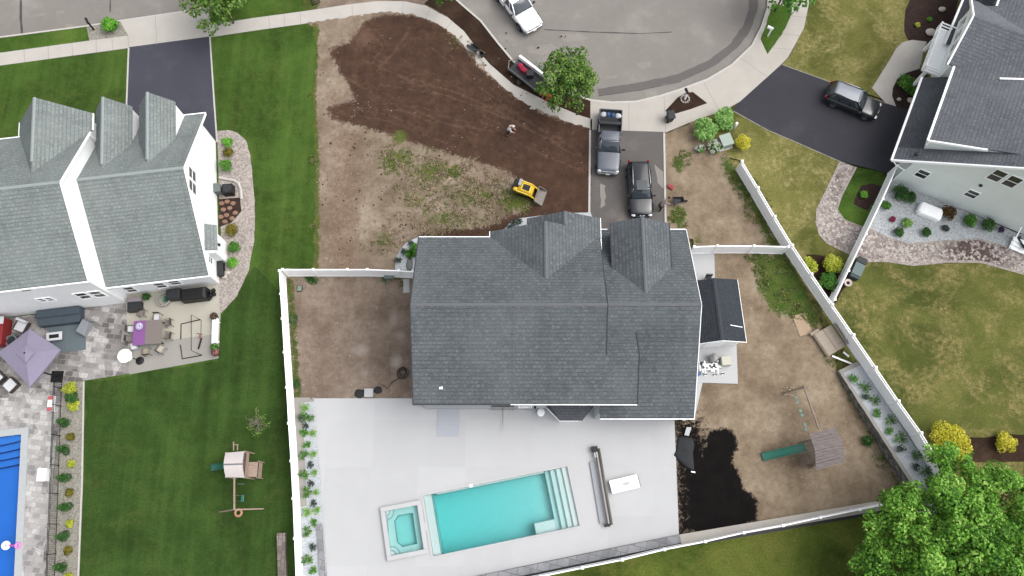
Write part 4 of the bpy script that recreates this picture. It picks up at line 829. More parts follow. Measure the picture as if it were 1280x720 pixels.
# ---------------------------------------------------------------- vegetation
def leaves(name,cen,nrm,size,mat,parent=None,lv=None,aspect=1.5,seed=1,tilt=.6,loc=None):
    rs=np.random.RandomState(seed); n=len(cen); cen=np.asarray(cen,float); nrm=np.asarray(nrm,float)+rs.normal(0,tilt,(n,3)); nrm/=np.linalg.norm(nrm,axis=1)[:,None]+1e-9
    t=np.cross(nrm,rs.normal(0,1,(n,3))); t/=np.linalg.norm(t,axis=1)[:,None]+1e-9; b=np.cross(nrm,t)
    s=(size*rs.uniform(.65,1.3,n))[:,None]; L=s*aspect/2; Wd=s/2
    v=np.stack([cen-t*L,cen+b*Wd-nrm*s*.08,cen+t*L,cen-b*Wd-nrm*s*.08],1).reshape(-1,3)
    me=bpy.data.meshes.new(name); me.vertices.add(4*n); me.vertices.foreach_set('co',v.ravel()); me.loops.add(4*n); me.loops.foreach_set('vertex_index',np.arange(4*n))
    me.polygons.add(n); me.polygons.foreach_set('loop_start',np.arange(0,4*n,4)); me.polygons.foreach_set('loop_total',np.full(n,4)); me.update(); me.validate()
    at=me.attributes.new('lv','FLOAT','FACE'); at.data.foreach_set('value',(lv if lv is not None else rs.uniform(0,1,n)).astype(np.float32))
    me.materials.append(mat); o=bpy.data.objects.new(name,me); COL.objects.link(o)
    if parent is not None: o.parent=parent
    if loc is not None: o.location=loc
    return o
def lobe_pts(lobes,per,seed,shell=.45,up=-.5):
    rs=np.random.RandomState(seed); C_=[];N_=[];V_=[]
    for (c,r) in lobes:
        k=max(6,int(per*(r if np.isscalar(r) else np.mean(r))**2)); d=rs.normal(0,1,(k,3)); d/=np.linalg.norm(d,axis=1)[:,None]; d=d[d[:,2]>up]; k=len(d)
        rr=np.asarray(r)*(1-shell*rs.uniform(0,1,(k,1))**2)
        C_.append(np.asarray(c)+d*rr); N_.append(d+np.array([0,0,.5])); V_.append(np.clip(rs.uniform(-.25,.25)+rs.uniform(.1,.9,k),0,1))
    return np.concatenate(C_),np.concatenate(N_),np.concatenate(V_)
m_bark_=wood_mat('tree_bark',C(70,58,48),C(104,92,80)); m_twig=plain('twig',C(150,138,124),.9,.15,8)
m_maple=leaf_mat('maple_leaf',[C(52,94,26,.85),C(90,144,44,.85),C(126,180,64,.85),C(168,208,104,.85)],.35)
m_young=leaf_mat('young_tree_leaf',[C(48,76,26,.85),C(78,112,42,.85),C(108,142,60,.85),C(136,160,84,.85)],.3)
m_dkg=leaf_mat('dark_green_leaf',[C(36,70,28,.8),C(52,94,38,.8),C(76,120,54,.8)],.2)
m_mdg=leaf_mat('mid_green_leaf',[C(52,98,30,.8),C(78,132,44,.8),C(112,164,68,.8)],.25)
m_ltg=leaf_mat('light_green_leaf',[C(96,142,66,.8),C(132,178,92,.8),C(168,206,124,.8)],.3)
m_brg=leaf_mat('bright_green_leaf',[C(66,128,30,.8),C(98,168,48,.8),C(142,200,84,.8)],.3)
m_yel=leaf_mat('yellow_leaf',[C(158,158,24,.8),C(200,194,46,.8),C(226,218,92,.8)],.25)
m_ylg=leaf_mat('yellow_green_leaf',[C(140,156,40,.8),C(182,190,58,.8),C(208,212,98,.8)],.25)
m_olv=leaf_mat('olive_leaf',[C(84,84,26),C(128,120,38),C(164,150,56)],.2)
m_red=leaf_mat('bronze_leaf',[C(74,42,28),C(112,72,40),C(80,92,40)],.2)
m_gry=leaf_mat('grey_green_leaf',[C(50,62,56),C(74,88,80),C(104,118,108)],.2)
m_purp=leaf_mat('purple_flower',[C(70,52,84),C(120,90,136)],.2); m_mag=leaf_mat('magenta_flower',[C(130,30,66),C(180,60,98)],.2)
m_wflower=leaf_mat('white_flower',[C(214,218,206),C(236,238,230)],.2)
m_weed=leaf_mat('weed_leaf',[C(76,90,44,.75),C(104,116,58,.75),C(136,138,84,.75)],.2)
m_stem=plain('green_stem',C(60,70,36),.9,.2,8)
def bush_obj(root,r,h,mat,per=330,leaf=.11,seed=1,n=9,form='round',core=True):
    "foliage child of lobes + short stems child; shape rounded, cone or grass"
    rs=random.Random(seed); lobes=[]
    if form=='cone':
        for i in range(n): z=h*(.12+.8*i/n); q=r*(1-.75*i/n); a=i*2.4; lobes.append(((.35*q*math.cos(a),.35*q*math.sin(a),z),q*.75))
    else:
        lobes.append(((0,0,h*.55),(r*.72,r*.72,h*.45)))
        for i in range(n):
            a=i*2.399+rs.uniform(-.3,.3); q=r*rs.uniform(.45,.68); rr=r*rs.uniform(.3,.45); lobes.append(((q*math.cos(a),q*math.sin(a),h*rs.uniform(.35,.7)),rr))
        for i in range(n//3): a=rs.uniform(0,6.3); q=r*.25; lobes.append(((q*math.cos(a),q*math.sin(a),h*.72),r*.38))
    c,nn,v=lobe_pts(lobes,(per*2.6 if r>.9 else per*max(3.2,1.1/(r*r))),seed,up=-.35)
    c[:,2]=np.maximum(c[:,2],.03)
    leaves('foliage',c,nn,leaf,mat,root,v,seed=seed)
    mb=MB()
    for i in range(4): a=i*1.57+.4; mb.tube([(0.02*math.cos(a),.02*math.sin(a),0),(.35*r*math.cos(a),.35*r*math.sin(a),h*.55)],.022,5,.01)
    mb.build('stem',m_stem,root)
PROTO={}
def shrub(label,px,py,r,h,mat,cat='shrub',name='shrub',leaf=.11,form='round',per=330,group=None,z=0,n=9,key=None):
    zc=z+h*.5; p=P(px,py,zc); loc=(p.x,p.y,z); key=key and (key,mat.name)
    if key and key in PROTO:
        src,r0=PROTO[key]; o=copy_tree(src); o.location=loc; o.rotation_euler=(0,0,rnd.uniform(0,6.28)); o.scale=(r/r0,)*3; o.name=name
        for kk in('group',):
            if kk in o: del o[kk]
        return tag(o,label,cat,group)
    o=thing(name,label,cat,loc,rnd.uniform(0,6.28),group); bush_obj(o,r,h,mat,per,leaf,rnd.randint(0,9999),n,form)
    if key: PROTO[key]=(o,r)
    return o
def tree(name,label,px,py,zc,R_,hz,mat,nl,per,leaf,lr,trunk_r,seed,cat='tree',base=0,gap=.0,bark=None):
    c0=P(px,py,zc); t=thing(name,label,cat,(c0.x,c0.y,0)); rs=np.random.RandomState(seed); lobes=[]
    for i in range(nl):
        z=1-1.35*(i+.5)/nl; a=i*2.39996+rs.normal(0,.25); q0=math.sqrt(max(0,1-z*z)); d=np.array([q0*math.cos(a),q0*math.sin(a),z])
        big=noise.noise(Vector(d)*2.6+Vector((seed,0,0))); q=.88+.36*big+rs.uniform(-.08,.08)
        lobes.append((np.array([d[0]*R_*q,d[1]*R_*q,zc+d[2]*hz*q]),lr*rs.uniform(.6,1.2)))
    for i in range(nl//3):
        d=rs.normal(0,1,3); d/=np.linalg.norm(d); q=rs.uniform(.3,.68); lobes.append((np.array([d[0]*R_*q,d[1]*R_*q,zc+abs(d[2])*hz*q]),lr*1.25))
    c,nn,v=lobe_pts(lobes,per,seed,shell=.35,up=-.2); leaves('crown',c,nn,leaf,mat,t,v,seed=seed,tilt=.45)
    mb=MB(); mb.tube([(0,0,0),(.05,.03,zc*.4),(.0,.05,zc*.75)],trunk_r,9,trunk_r*.6)
    for i in range(0,nl,max(1,nl//14)):
        q=Vector(lobes[i][0]); s=Vector((0,0,zc*rs.uniform(.4,.65))); mb.tube([s,s.lerp(q,.55)+Vector((0,0,.12*R_)),q],trunk_r*.42,6,trunk_r*.1)
    mb.build('trunk',bark or m_bark_,t); return t
tree('maple_tree','large bright green maple tree filling the bottom right corner',1216,708,5.6,7.2,3.6,m_maple,400,640,.15,.62,.3,5)
tree('young_tree','young green tree beside the turning circle, leaning over the trailer',709,101,3.6,2.35,2.0,m_young,70,420,.15,.5,.1,11)
tree('street_tree','green tree overhanging the pavement at the top left edge',272,-6,4.0,2.9,2.2,m_young,46,240,.2,.75,.12,21)
tree('street_tree','dark green tree just showing at the top edge beside the right footpath',985,-18,3.6,2.2,1.8,m_mdg,34,240,.2,.7,.1,31)
tree('young_tree','small green tree tip at the top edge beside the upper bend of the footpath',548,-12,3.2,1.1,1.2,m_mdg,16,240,.17,.5,.06,33)
# sparse small tree on the left lawn
bt=thing('bare_tree','small half bare pale tree standing on the left lawn beside the fence','tree',tuple(P(327,531)))
mb=MB(); mb.tube([(0,0,0),(.03,0,.8),(0,.04,1.5)],.045,7,.03); tips=[]; rs=random.Random(4)
for i in range(22):
    a=i*2.4; e=rs.uniform(.2,1.2); s=Vector((0,0,rs.uniform(.5,1.4))); d=Vector((math.cos(a)*math.cos(e),math.sin(a)*math.cos(e),math.sin(e)*.7)); L=rs.uniform(.6,1.15); m_=s+d*L*.5+Vector((0,0,.08)); q=s+d*L
    mb.tube([s,m_,q],.022,5,.008); tips.append(q)
    for j in range(3): f=rs.uniform(.35,.9); w_=s.lerp(q,f); mb.tube([w_,w_+Vector((rs.uniform(-.3,.3),rs.uniform(-.3,.3),rs.uniform(0,.25)))],.012,4,.005)
mb.build('trunk',m_twig,bt)
c=np.array([t+Vector((rs.uniform(-.2,.2),rs.uniform(-.2,.2),rs.uniform(-.1,.1))) for t in tips if t.x>-.15 or t.y<-.2 for _ in range(16)]); leaves('crown',c,np.tile([0,0,1.],(len(c),1)),.08,m_young,bt,seed=3)

# shrubs
shrub('bright green feathery mound of grass beside the left apron and black mailbox',137,31,.82,.95,m_brg,'ornamental grass','grass_clump',.13,per=500)
for x,y,r,m,lab in((284,177.5,.5,m_brg,'small bright green shrub, topmost in the stone bed along the white house'),(285,191,.52,m_olv,'golden olive shrub second from the top in the stone bed along the white house'),(282.5,207,.66,m_mdg,'broad green shrub just above the grey bin in the stone bed along the white house'),(289,287,.62,m_olv,'round yellow variegated shrub below the brown stones beside the white house'),(292,309,.56,m_mdg,'clipped green ball shrub in the middle of the stone bed beside the wall lamp'),(291,328,.5,m_brg,'clipped green ball shrub nearest the two white stones')):
    shrub(lab,x,y,r,r*1.5,m,leaf=.08,per=520)
shrub('large soft light green shrub at the footpath, left of the pair beside the utility box',882,163,1.2,1.5,m_ltg,leaf=.12,per=420,n=12)
shrub('soft light green shrub at the footpath, nearest the right driveway',905,149,1.0,1.3,m_ltg,leaf=.12,per=420,n=12)
shrub('round bright yellow shrub right of the pale utility box',928,178.5,.82,1.15,m_yel,leaf=.08,per=520)
def flowering(label,px,py,r,h,mf,mg=m_mdg,nf=36):
    p=P(px,py,h/2); o=thing('flowering_shrub',label,'shrub',(p.x,p.y,0)); bush_obj(o,r,h,mg,380,.1,rnd.randint(0,999)); rs=np.random.RandomState(nf); cs=[];ns=[]
    for i in range(nf):
        a=rs.uniform(0,6.28); q=r*1.02*math.sqrt(rs.uniform(0,1)); c=np.array([q*math.cos(a),q*math.sin(a),h*(1.04-.35*(q/r)**2)]); d=rs.normal(0,.05,(9,3)); leaves('flower_head',c+d,np.tile([0,0,1.],(9,1)),.075,mf,o,aspect=1.1,seed=i)
    return o
flowering('white flowering hydrangea bush left of the pale utility box',894,184,.62,.9,m_wflower,nf=40)
flowering('smaller white flowering bush at the left edge of the planting round the utility box',875,187,.36,.7,m_wflower,nf=18)
for x,y,r,h,m,lab in((1041,329,.95,1.1,m_ylg,'large yellow green shrub between the two white fences'),(1012.5,331,.72,.9,m_ylg,'smaller yellow green shrub against the slanting white fence'),(1036,352,.85,.9,m_mdg,'flat green shrub in the corner where the two white fences meet'),
   (1188,553,1.7,1.7,m_yel,'large golden yellow shrub above the maple tree, beside the picket topped fence'),(1257,553,.9,1.1,m_yel,'small golden yellow shrub at the right edge above the maple tree'),(1203,567,.8,1.0,m_mdg,'green shrub tucked below the large golden shrub'),
   (1126,241,.78,1.0,m_dkg,'dark green shrub against the pale green house, nearest the white fence'),(1138,247,.62,.8,m_dkg,'dark green shrub right next to the one nearest the fence in the gravel bed'),(1108,257,.45,.65,m_mdg,'round green shrub half behind the white fence in the gravel bed'),(1124,290.5,.45,.65,m_dkg,'clipped dark green ball shrub, left one at the front edge of the gravel bed'),(1134,279,.5,.6,m_ltg,'loose light green shrub behind the left clipped ball in the gravel bed'),(1158,290.5,.44,.65,m_dkg,'clipped dark green ball shrub below the white covered furniture'),
   (1186,266,.68,.9,m_red,'reddish bronze shrub right of the white covered furniture'),(1213,276,.62,.8,m_mdg,'mid green shrub left of the darker one at the right end of the gravel bed'),(1236,281,.68,.95,m_dkg,'large dark green shrub at the right end of the gravel bed by the wall'),(1182,285,.32,.4,m_gry,'small grey tufted plant below the bronze shrub'),(1252,287,.24,.4,m_purp,'small purple plant near the right end of the gravel bed'),(1116,274,.26,.35,m_mag,'small magenta flowering plant in the gravel bed'),
   (1133,103,.85,1.0,m_mdg,'round green shrub in the mulch bed beside the curved front path'),(1143,112,.6,.8,m_mdg,'small green shrub against the porch roof in the mulch oval'),(1080,243,.36,.45,m_brg,'small bright green plant in the mulch patch beside the stone walk'),(1162,24,.24,.3,m_brg,'tiny green plant below the upper white stone in the top mulch bed'),(1147,31,.26,.3,m_ylg,'tiny yellow green plant left of the big white stone in the top mulch bed'),
   (88,486,.6,.75,m_ylg,'bright yellow green shrub at the top end of the planting strip beside the pool fence'),(92,507,.5,.6,m_ylg,'yellow green shrub second from the top of the planting strip beside the pool fence'),(90,497,.6,.7,m_dkg,'dark green shrub between the two yellow ones in the planting strip'),
   (183,371,.34,.7,m_dkg,'dark leafy pot plant beside the grey planter against the white wall')):
    shrub(lab,x,y,r,h,m,leaf=.085,per=480)
OR=['first','second','third','fourth','fifth','sixth','seventh','eighth','ninth','tenth','eleventh','twelfth','thirteenth','fourteenth','fifteenth','sixteenth','seventeenth','eighteenth','nineteenth','twentieth','twenty-first','twenty-second','twenty-third']
for i,(x,y) in enumerate(((74,527),(73.5,561),(73.5,597),(75,634),(73,671),(70,709))):
    shrub('dark green conical evergreen against the black pool fence, %s from the top'%OR[i],x+2.5,y,.42,1.9,m_dkg,'evergreen','conical_evergreen',.06,'cone',500,'conical evergreens along the pool fence',n=10,key='cone')
for i,(x,y,m) in enumerate(((88,546,m_olv),(89,580,m_ylg),(87,616,m_olv),(86.5,655,m_ylg),(85,688,m_olv),(86,720,m_ylg))):
    shrub('small %s grass tuft in the beige stone strip, %s from the top'%('olive' if m is m_olv else 'yellow green',OR[i]),x,y,.36,.45,m,'ornamental grass','grass_clump',.07,'round',420,'grass tufts in the beige stone strip',key='tuft')
def sprig(label,px,py,r,mat,group,z=0.,key=None):
    p=P(px,py,z+.2); k=(key,mat.name)
    if k in PROTO:
        o=copy_tree(PROTO[k][0]); o.location=(p.x,p.y,z); o.rotation_euler=(0,0,rnd.uniform(0,6.28)); o.scale=(r/PROTO[k][1],)*3; return tag(o,label,'plant',group)
    o=thing('bed_plant',label,'plant',(p.x,p.y,z),0,group); rs=np.random.RandomState(rnd.randint(0,999)); cs=[];ns=[]; mb=MB()
    for i in range(11):
        a=i*2.4; q=r*rs.uniform(.55,1); d=np.array([math.cos(a),math.sin(a),0]); 
        mb.tube([(0,0,0),tuple(d*q*.5+np.array([0,0,.3])),tuple(d*q+np.array([0,0,.28]))],.012,4,.005)
        for f in np.linspace(.35,1,7): cs.append(d*q*f+np.array([0,0,.15+.2*f])+rs.normal(0,.04,3)); ns.append([d[0]*.3,d[1]*.3,1])
    leaves('foliage',cs,ns,.10,mat,o,aspect=1.8,seed=5,tilt=.35); mb.build('stem',m_stem,o); PROTO[k]=(o,r); return o
g1='plants in the white gravel strip beside the left fence'
m_bedg=leaf_mat('bed_leaf',[C(60,104,44,.7),C(88,134,62,.7),C(122,162,90,.7)],.25)
lbl={'b':('bright green',m_bedg),'g':('mid green',m_mdg),'d':('dark grey green',m_gry),'l':('pale green',m_ltg)}
bedL=[(381,510,.36,'l'),(377,523,.34,'d'),(380.5,521,.4,'b'),(387.5,522.5,.36,'b'),(382.5,532,.28,'d'),(380.5,541,.38,'g'),(391,541,.3,'l'),(384,556,.34,'g'),(380.5,568,.42,'b'),(392,568,.3,'l'),(388,581,.3,'d'),(381,593,.44,'b'),(393.5,591,.28,'l'),(389,604,.3,'d'),(384.5,616,.48,'b'),(395,615,.26,'l'),(392,629,.3,'d'),(384,641,.38,'l'),(396.5,638,.3,'l'),(392.5,653,.32,'g'),(384.5,665,.44,'b'),(391,684,.32,'d'),(385,699,.46,'b'),(391.5,713,.34,'g')]
cnt={}
for x,y,r,kk in bedL:
    nm,m=lbl[kk]; cnt[kk]=cnt.get(kk,0)+1; sprig('%s plant in gravel by the left fence, %s such from the top'%(nm,OR[cnt[kk]-1]),x,y,r,m,g1,.03,'sp')
g2='plants in the raised gravel bed on the right'
cnt={}
for x,y,r,kk in ((1066,473,.42,'g'),(1081,484,.62,'b'),(1082,496,.3,'d'),(1093.5,500,.55,'b'),(1096,516,.42,'g'),(1113,525,.6,'b'),(1111.5,539,.38,'g'),(1125.5,547.5,.66,'b'),(1125.5,561,.34,'d'),(1145.5,569,.55,'b'),(1144.5,583.5,.3,'d'),(1158,589,.6,'b')):
    nm,m=lbl[kk]; cnt[kk]=cnt.get(kk,0)+1; sprig('%s plant in the raised right gravel bed, %s such from top'%(nm,OR[cnt[kk]-1]),x,y,r,m,g2,raise_(P(x,y,.8).y)-.01,'sp2')
g3='small dark plants in the curved gravel beds at the house front'
for x,y,lab in((514,305,'small dark plant highest in the curved gravel bed at the left corner of the house'),(505,314.5,'small dark plant in the middle of the curved gravel bed left of the house'),(498,325,'small dark plant lowest in the curved gravel bed at the left corner of the house'),(638,284,'small dark plant leftmost in the gravel bed by the front gable'),(643,278.5,'small dark plant second from the left in the gravel bed by the front gable'),(649,277,'small dark plant nearest the white step in the gravel bed by the front gable')): sprig(lab,x,y,.26,m_gry,g3,.10,'sp3')
shrub('tall green shrub pressed against the left wall of the charcoal roofed house',521,312,.6,1.6,m_mdg,leaf=.09,per=420)
shrub('small green shrub beside the grey stone in the curved gravel bed',512.5,317,.45,.6,m_mdg,leaf=.09,per=420)
shrub('dark bare weedy clump at the foot of the stone retaining wall',1085,551,.5,.5,m_dkg,'weed','weed_clump',.09,per=260)

# weeds and grass tufts on the bare soil, clippings of grass along ragged lawn edges
def tufts(name,spots,n,seed,mat,size=.085):
    rs=np.random.RandomState(seed); cs=[]; ns=[]
    for (px,py,rr,wt) in spots:
        c=P(px,py)
        for i in range(int(n*wt)):
            a=rs.uniform(0,6.28); q=rr*math.sqrt(rs.uniform(0,1)); x,y=c.x+q*math.cos(a),c.y+q*math.sin(a)
            if noise.noise(Vector((x*.9,y*.9,seed)))<-.05: continue
            for j in range(6): cs.append([x+rs.normal(0,.09),y+rs.normal(0,.09),.04+rs.uniform(0,.07)]); ns.append([rs.normal(0,.6),rs.normal(0,.6),1])
    o=leaves(name,cs,ns,size,mat,aspect=2.2,seed=seed,tilt=.5); return tag(o,kind='stuff')
o=tufts('weeds',[(495,200,1.6,1.2),(540,215,2.2,1),(569,214,.55,1.6),(600,245,2.4,.8),(646,251,1.5,1.0),(560,275,2.2,.7),(475,300,1.5,.3),(560,240,2.5,.6),(392,120,.4,.3),(393,200,.4,.3),(393,280,.4,.3),(510,230,2,.5),(575,55,1.0,.15)],90,3,m_weed); tag(o,'scattered green weeds growing on the bare soil in front of the house','weeds')
o=tufts('weeds',[(852,200,.9,.5),(848,275,.8,.9),(928,230,1.3,.9),(948,262,1.3,.9),(970,300,1,.8),(958,345,1.2,1.2),(985,375,1.3,1),(1008,395,1.3,1),(940,320,.6,.6),(975,330,1.4,.8),(1042,445,.8,.5),(1100,575,.6,.2)],90,5,m_weed); tag(o,'scattered green weeds along the slanting fence and the side yard','weeds')
o=tufts('weeds',[(367,400,.35,.3),(369,450,.35,.3),(370,480,.35,.3),(390,347,.5,.9),(490,346,.8,.4),(362,355,.3,.3)],60,6,m_dkg); tag(o,'thin weeds along the inside of the left fence','weeds')
m_straw=leaf_mat('dry_grass_blade',[C(122,108,86,.7),C(152,136,110,.7),C(176,158,132,.7)],.15)
o=tufts('dry_grass',[(530,225,2.4,2),(572,238,2.6,2),(605,258,2.0,1.4),(548,268,2.6,1.5),(500,290,1.8,.8),(622,238,1.4,.8),(590,215,1.4,1),(490,195,1.2,.5)],150,14,m_straw,.085); tag(o,'tan dry grass matted between the weeds on the bare soil in front of the house','dry grass')
# stones and crumbs lying on the soil
def stones(name,regs,seed,mat,label):
    rs=random.Random(seed); mb=MB()
    for (x0,y0,x1,y1,n,s) in regs:
        for i in range(n):
            p=P(rs.uniform(x0,x1),rs.uniform(y0,y1)); k=s*rs.uniform(.4,1.3); mb.ell((p.x,p.y,.03),(k,k*rs.uniform(.6,1),k*.6),6,4,.3,2,i)
    tag(mb.build(name,mat),label,'stones',kind='stuff')
stones('stones',[(396,120,470,335,60,.05),(470,180,650,280,50,.05),(420,40,735,260,70,.05),(370,350,510,490,70,.05),(860,200,1000,480,60,.05),(930,480,1110,620,60,.05)],9,plain('pale_stone',C(184,174,164),.9,.12,9),'small pale stones scattered over the bare soil')
stones('soil_clods',[(400,40,735,265,260,.09),(396,120,480,335,60,.07),(500,280,640,300,60,.09)],12,plain('soil_clod',C(64,48,40),.95,.2,7),'dark crumbs of soil scattered over the freshly spread topsoil')

# ---------------------------------------------------------------- vehicles (local: +x is the nose, y left, z up)
def ring(x,w,zb,zt,cr=.04,tuck=.9):
    h=zt-zb
    pts=[(w*.72,zb),(w*.95,zb+.08*h),(w,zb+.38*h),(w*.985,zb+.68*h),(w*.95,zb+.9*h),(w*.86,zt),(w*.45,zt+cr*.8),(0,zt+cr)]
    half=[(x,y,z) for y,z in pts]; return half+[(x,-y,z) for _,y,z in half[::-1][1:]]
def body_loft(mb,secs): mb.loft([ring(*s) for s in secs])
def wheel(root,x,y,r,wd):
    s=1 if y>0 else -1; o=MB(); n=24
    o.loft([[(x+rr*math.cos(k*2*math.pi/n),y+yy*s,r+rr*math.sin(k*2*math.pi/n)) for k in range(n)] for rr,yy in((r*.62,-wd/2),(r*.95,-wd/2),(r,-wd*.35),(r,wd*.35),(r*.95,wd/2),(r*.64,wd/2))])
    t=o.build('wheel',m_tyre,root,smooth=True)
    q=MB(); q.loft([[(x+rr*math.cos(k*2*math.pi/n),y+yy*s,r+rr*math.sin(k*2*math.pi/n)) for k in range(n)] for rr,yy in((r*.64,wd*.3),(r*.64,wd/2+.005),(r*.56,wd/2+.005),(r*.5,wd*.3),(r*.2,wd*.36),(.05,wd/2+.005))])
    for k in range(5): a=k*2*math.pi/5; q.bar((x+r*.15*math.cos(a),y+s*wd*.42,r+r*.15*math.sin(a)),(x+r*.6*math.cos(a),y+s*wd*.42,r+r*.6*math.sin(a)),.09,.05)
    q.build('rim',m_rim,t)
def panel(mb,a,b,c,d,n=6,bulge=.05,off=.0,th=.02):
    "curved glass or roof patch a-b (one edge) to d-c, bulged along its normal"
    a,b,c,d=map(Vector,(a,b,c,d)); nn=(b-a).cross(d-a).normalized(); vs=[];fs=[]
    for side in(0,1):
        for i in range(n+1):
            for j in range(n+1):
                u,v=i/n,j/n; p=a.lerp(b,u).lerp(d.lerp(c,u),v)+nn*(bulge*(1-(2*u-1)**2)*(1-.5*(2*v-1)**2)+off-(th if side else 0)); vs.append(p)
    m=(n+1)*(n+1)
    for i in range(n):
        for j in range(n):
            q=[i*(n+1)+j,(i+1)*(n+1)+j,(i+1)*(n+1)+j+1,i*(n+1)+j+1]; fs.append(tuple(q)); fs.append(tuple(m+x for x in q[::-1]))
    for i in range(n):
        for e in((i*(n+1),(i+1)*(n+1)),((i+1)*(n+1)+n,i*(n+1)+n),(i+1,i),(n*(n+1)+i,n*(n+1)+i+1)): fs.append((e[0],m+e[0],m+e[1],e[1]))
    mb.add(vs,fs)
def cabin(root,belt,roofc,mbody,zb,zr,roof_mat=None,pillars=True,side_split=2,rear=True):
    "belt/roofc: (x_front, x_rear, half width front, half width rear); glass patches, pillars and a domed roof"
    bf,br,wf,wr=belt; rf_,rr_,vf,vr=roofc
    FL,FR,RL,RR=Vector((bf,wf,zb)),Vector((bf,-wf,zb)),Vector((br,wr,zb)),Vector((br,-wr,zb))
    fl,fr,rl,rr=Vector((rf_,vf,zr)),Vector((rf_,-vf,zr)),Vector((rr_,vr,zr)),Vector((rr_,-vr,zr))
    inn=MB(); k=.9; inn.loft([[(p.x*1.0,p.y*k,p.z-.05) for p in(FL,RL,RR,FR)],[(p.x-.05*(1 if p.x>0 else -1),p.y*k,p.z-.03) for p in(fl,rl,rr,fr)]]); inn.build('cabin',m_plastic,root)
    mb=MB(); panel(mb,FL,FR,fr,fl,8,-.10); mb.build('windshield',m_glass,root,smooth=True)
    if rear: mb=MB(); panel(mb,RR,RL,rl,rr,8,-.06); mb.build('rear_window',m_glass,root,smooth=True)
    for s in(1,-1):
        A,B,C_,D=[Vector((p.x,p.y*s if s>0 else -abs(p.y),p.z)) for p in(FL,RL,rl,fl)]
        mb=MB(); panel(mb,B.lerp(A,.02),A.lerp(B,.04),D.lerp(C_,.05),C_.lerp(D,.03),6,.03*(1 if s<0 else -1)*-1 if False else 0,.0); mb.build('side_window',m_glass,root,smooth=True)
    for s in(1,-1):
        pl=MB(); Y=lambda p:Vector((p.x,abs(p.y)*s,p.z))
        for a,b in((FL,fl),(RL,rl)): pl.tube([Y(a),Y(a).lerp(Y(b),.5)+Vector((.02,0,.02)),Y(b)],.06,6)
        for f in [ (i+1)/(side_split+1) for i in range(side_split)]: pl.tube([Y(FL.lerp(RL,f)),Y(fl.lerp(rl,f))],.04,6)
        pl.tube([Y(fl),Y(rl)],.05,6); pl.build('pillar_frame',mbody,root,smooth=True)
    mb=MB(); e=.03; panel(mb,(rr_-e,vr+e,zr+.01),(rr_-e,-vr-e,zr+.01),(rf_+e,-vf-e,zr+.01),(rf_+e,vf+e,zr+.01),10,-.09 if False else .09,0,.05)
    # keep the dome upwards whatever the winding
    mz=max(v[2] for v in mb.v)
    if mz<zr+.05: mb.v=[(x,y,2*(zr+.01)-z) for x,y,z in mb.v]; mb.f=[f[::-1] for f in mb.f]
    return mb.build('roof',roof_mat or mbody,root,smooth=True)
def lights(root,xf,yf,zf,xr,yr,zr,sz=(.22,.38,.16),rz_=(.14,.22,.34)):
    ml=paint('headlight_lens',C(220,226,230),.12); mt=paint('taillight_lens',C(190,20,30),.2)
    for s in(1,-1):
        MB().ell((xf,yf*s,zf),(sz[0]/2+.03,sz[1]/2,sz[2]/2),12,8).build('headlight',ml,root,smooth=True)
        MB().ell((xr,yr*s,zr),(rz_[0]/2+.03,rz_[1]/2,rz_[2]/2),12,8).build('taillight',mt,root,smooth=True)
def mirrors(root,x,y,z,mat,k=1.):
    for s in(1,-1): mb=MB(); mb.bar((x,y*s,z-.03),(x,(y+.12)*s,z),.06,.05); mb.ell((x-.02,(y+.2*k)*s,z+.03),(.08*k,.13*k,.10*k),10,7); mb.build('mirror',mat,root,smooth=True)
def place(px_nose,px_tail,z=.8):
    a,b=P(*px_nose,z),P(*px_tail,z); d=a-b; return (a+b)/2,math.atan2(d.y,d.x),d.length
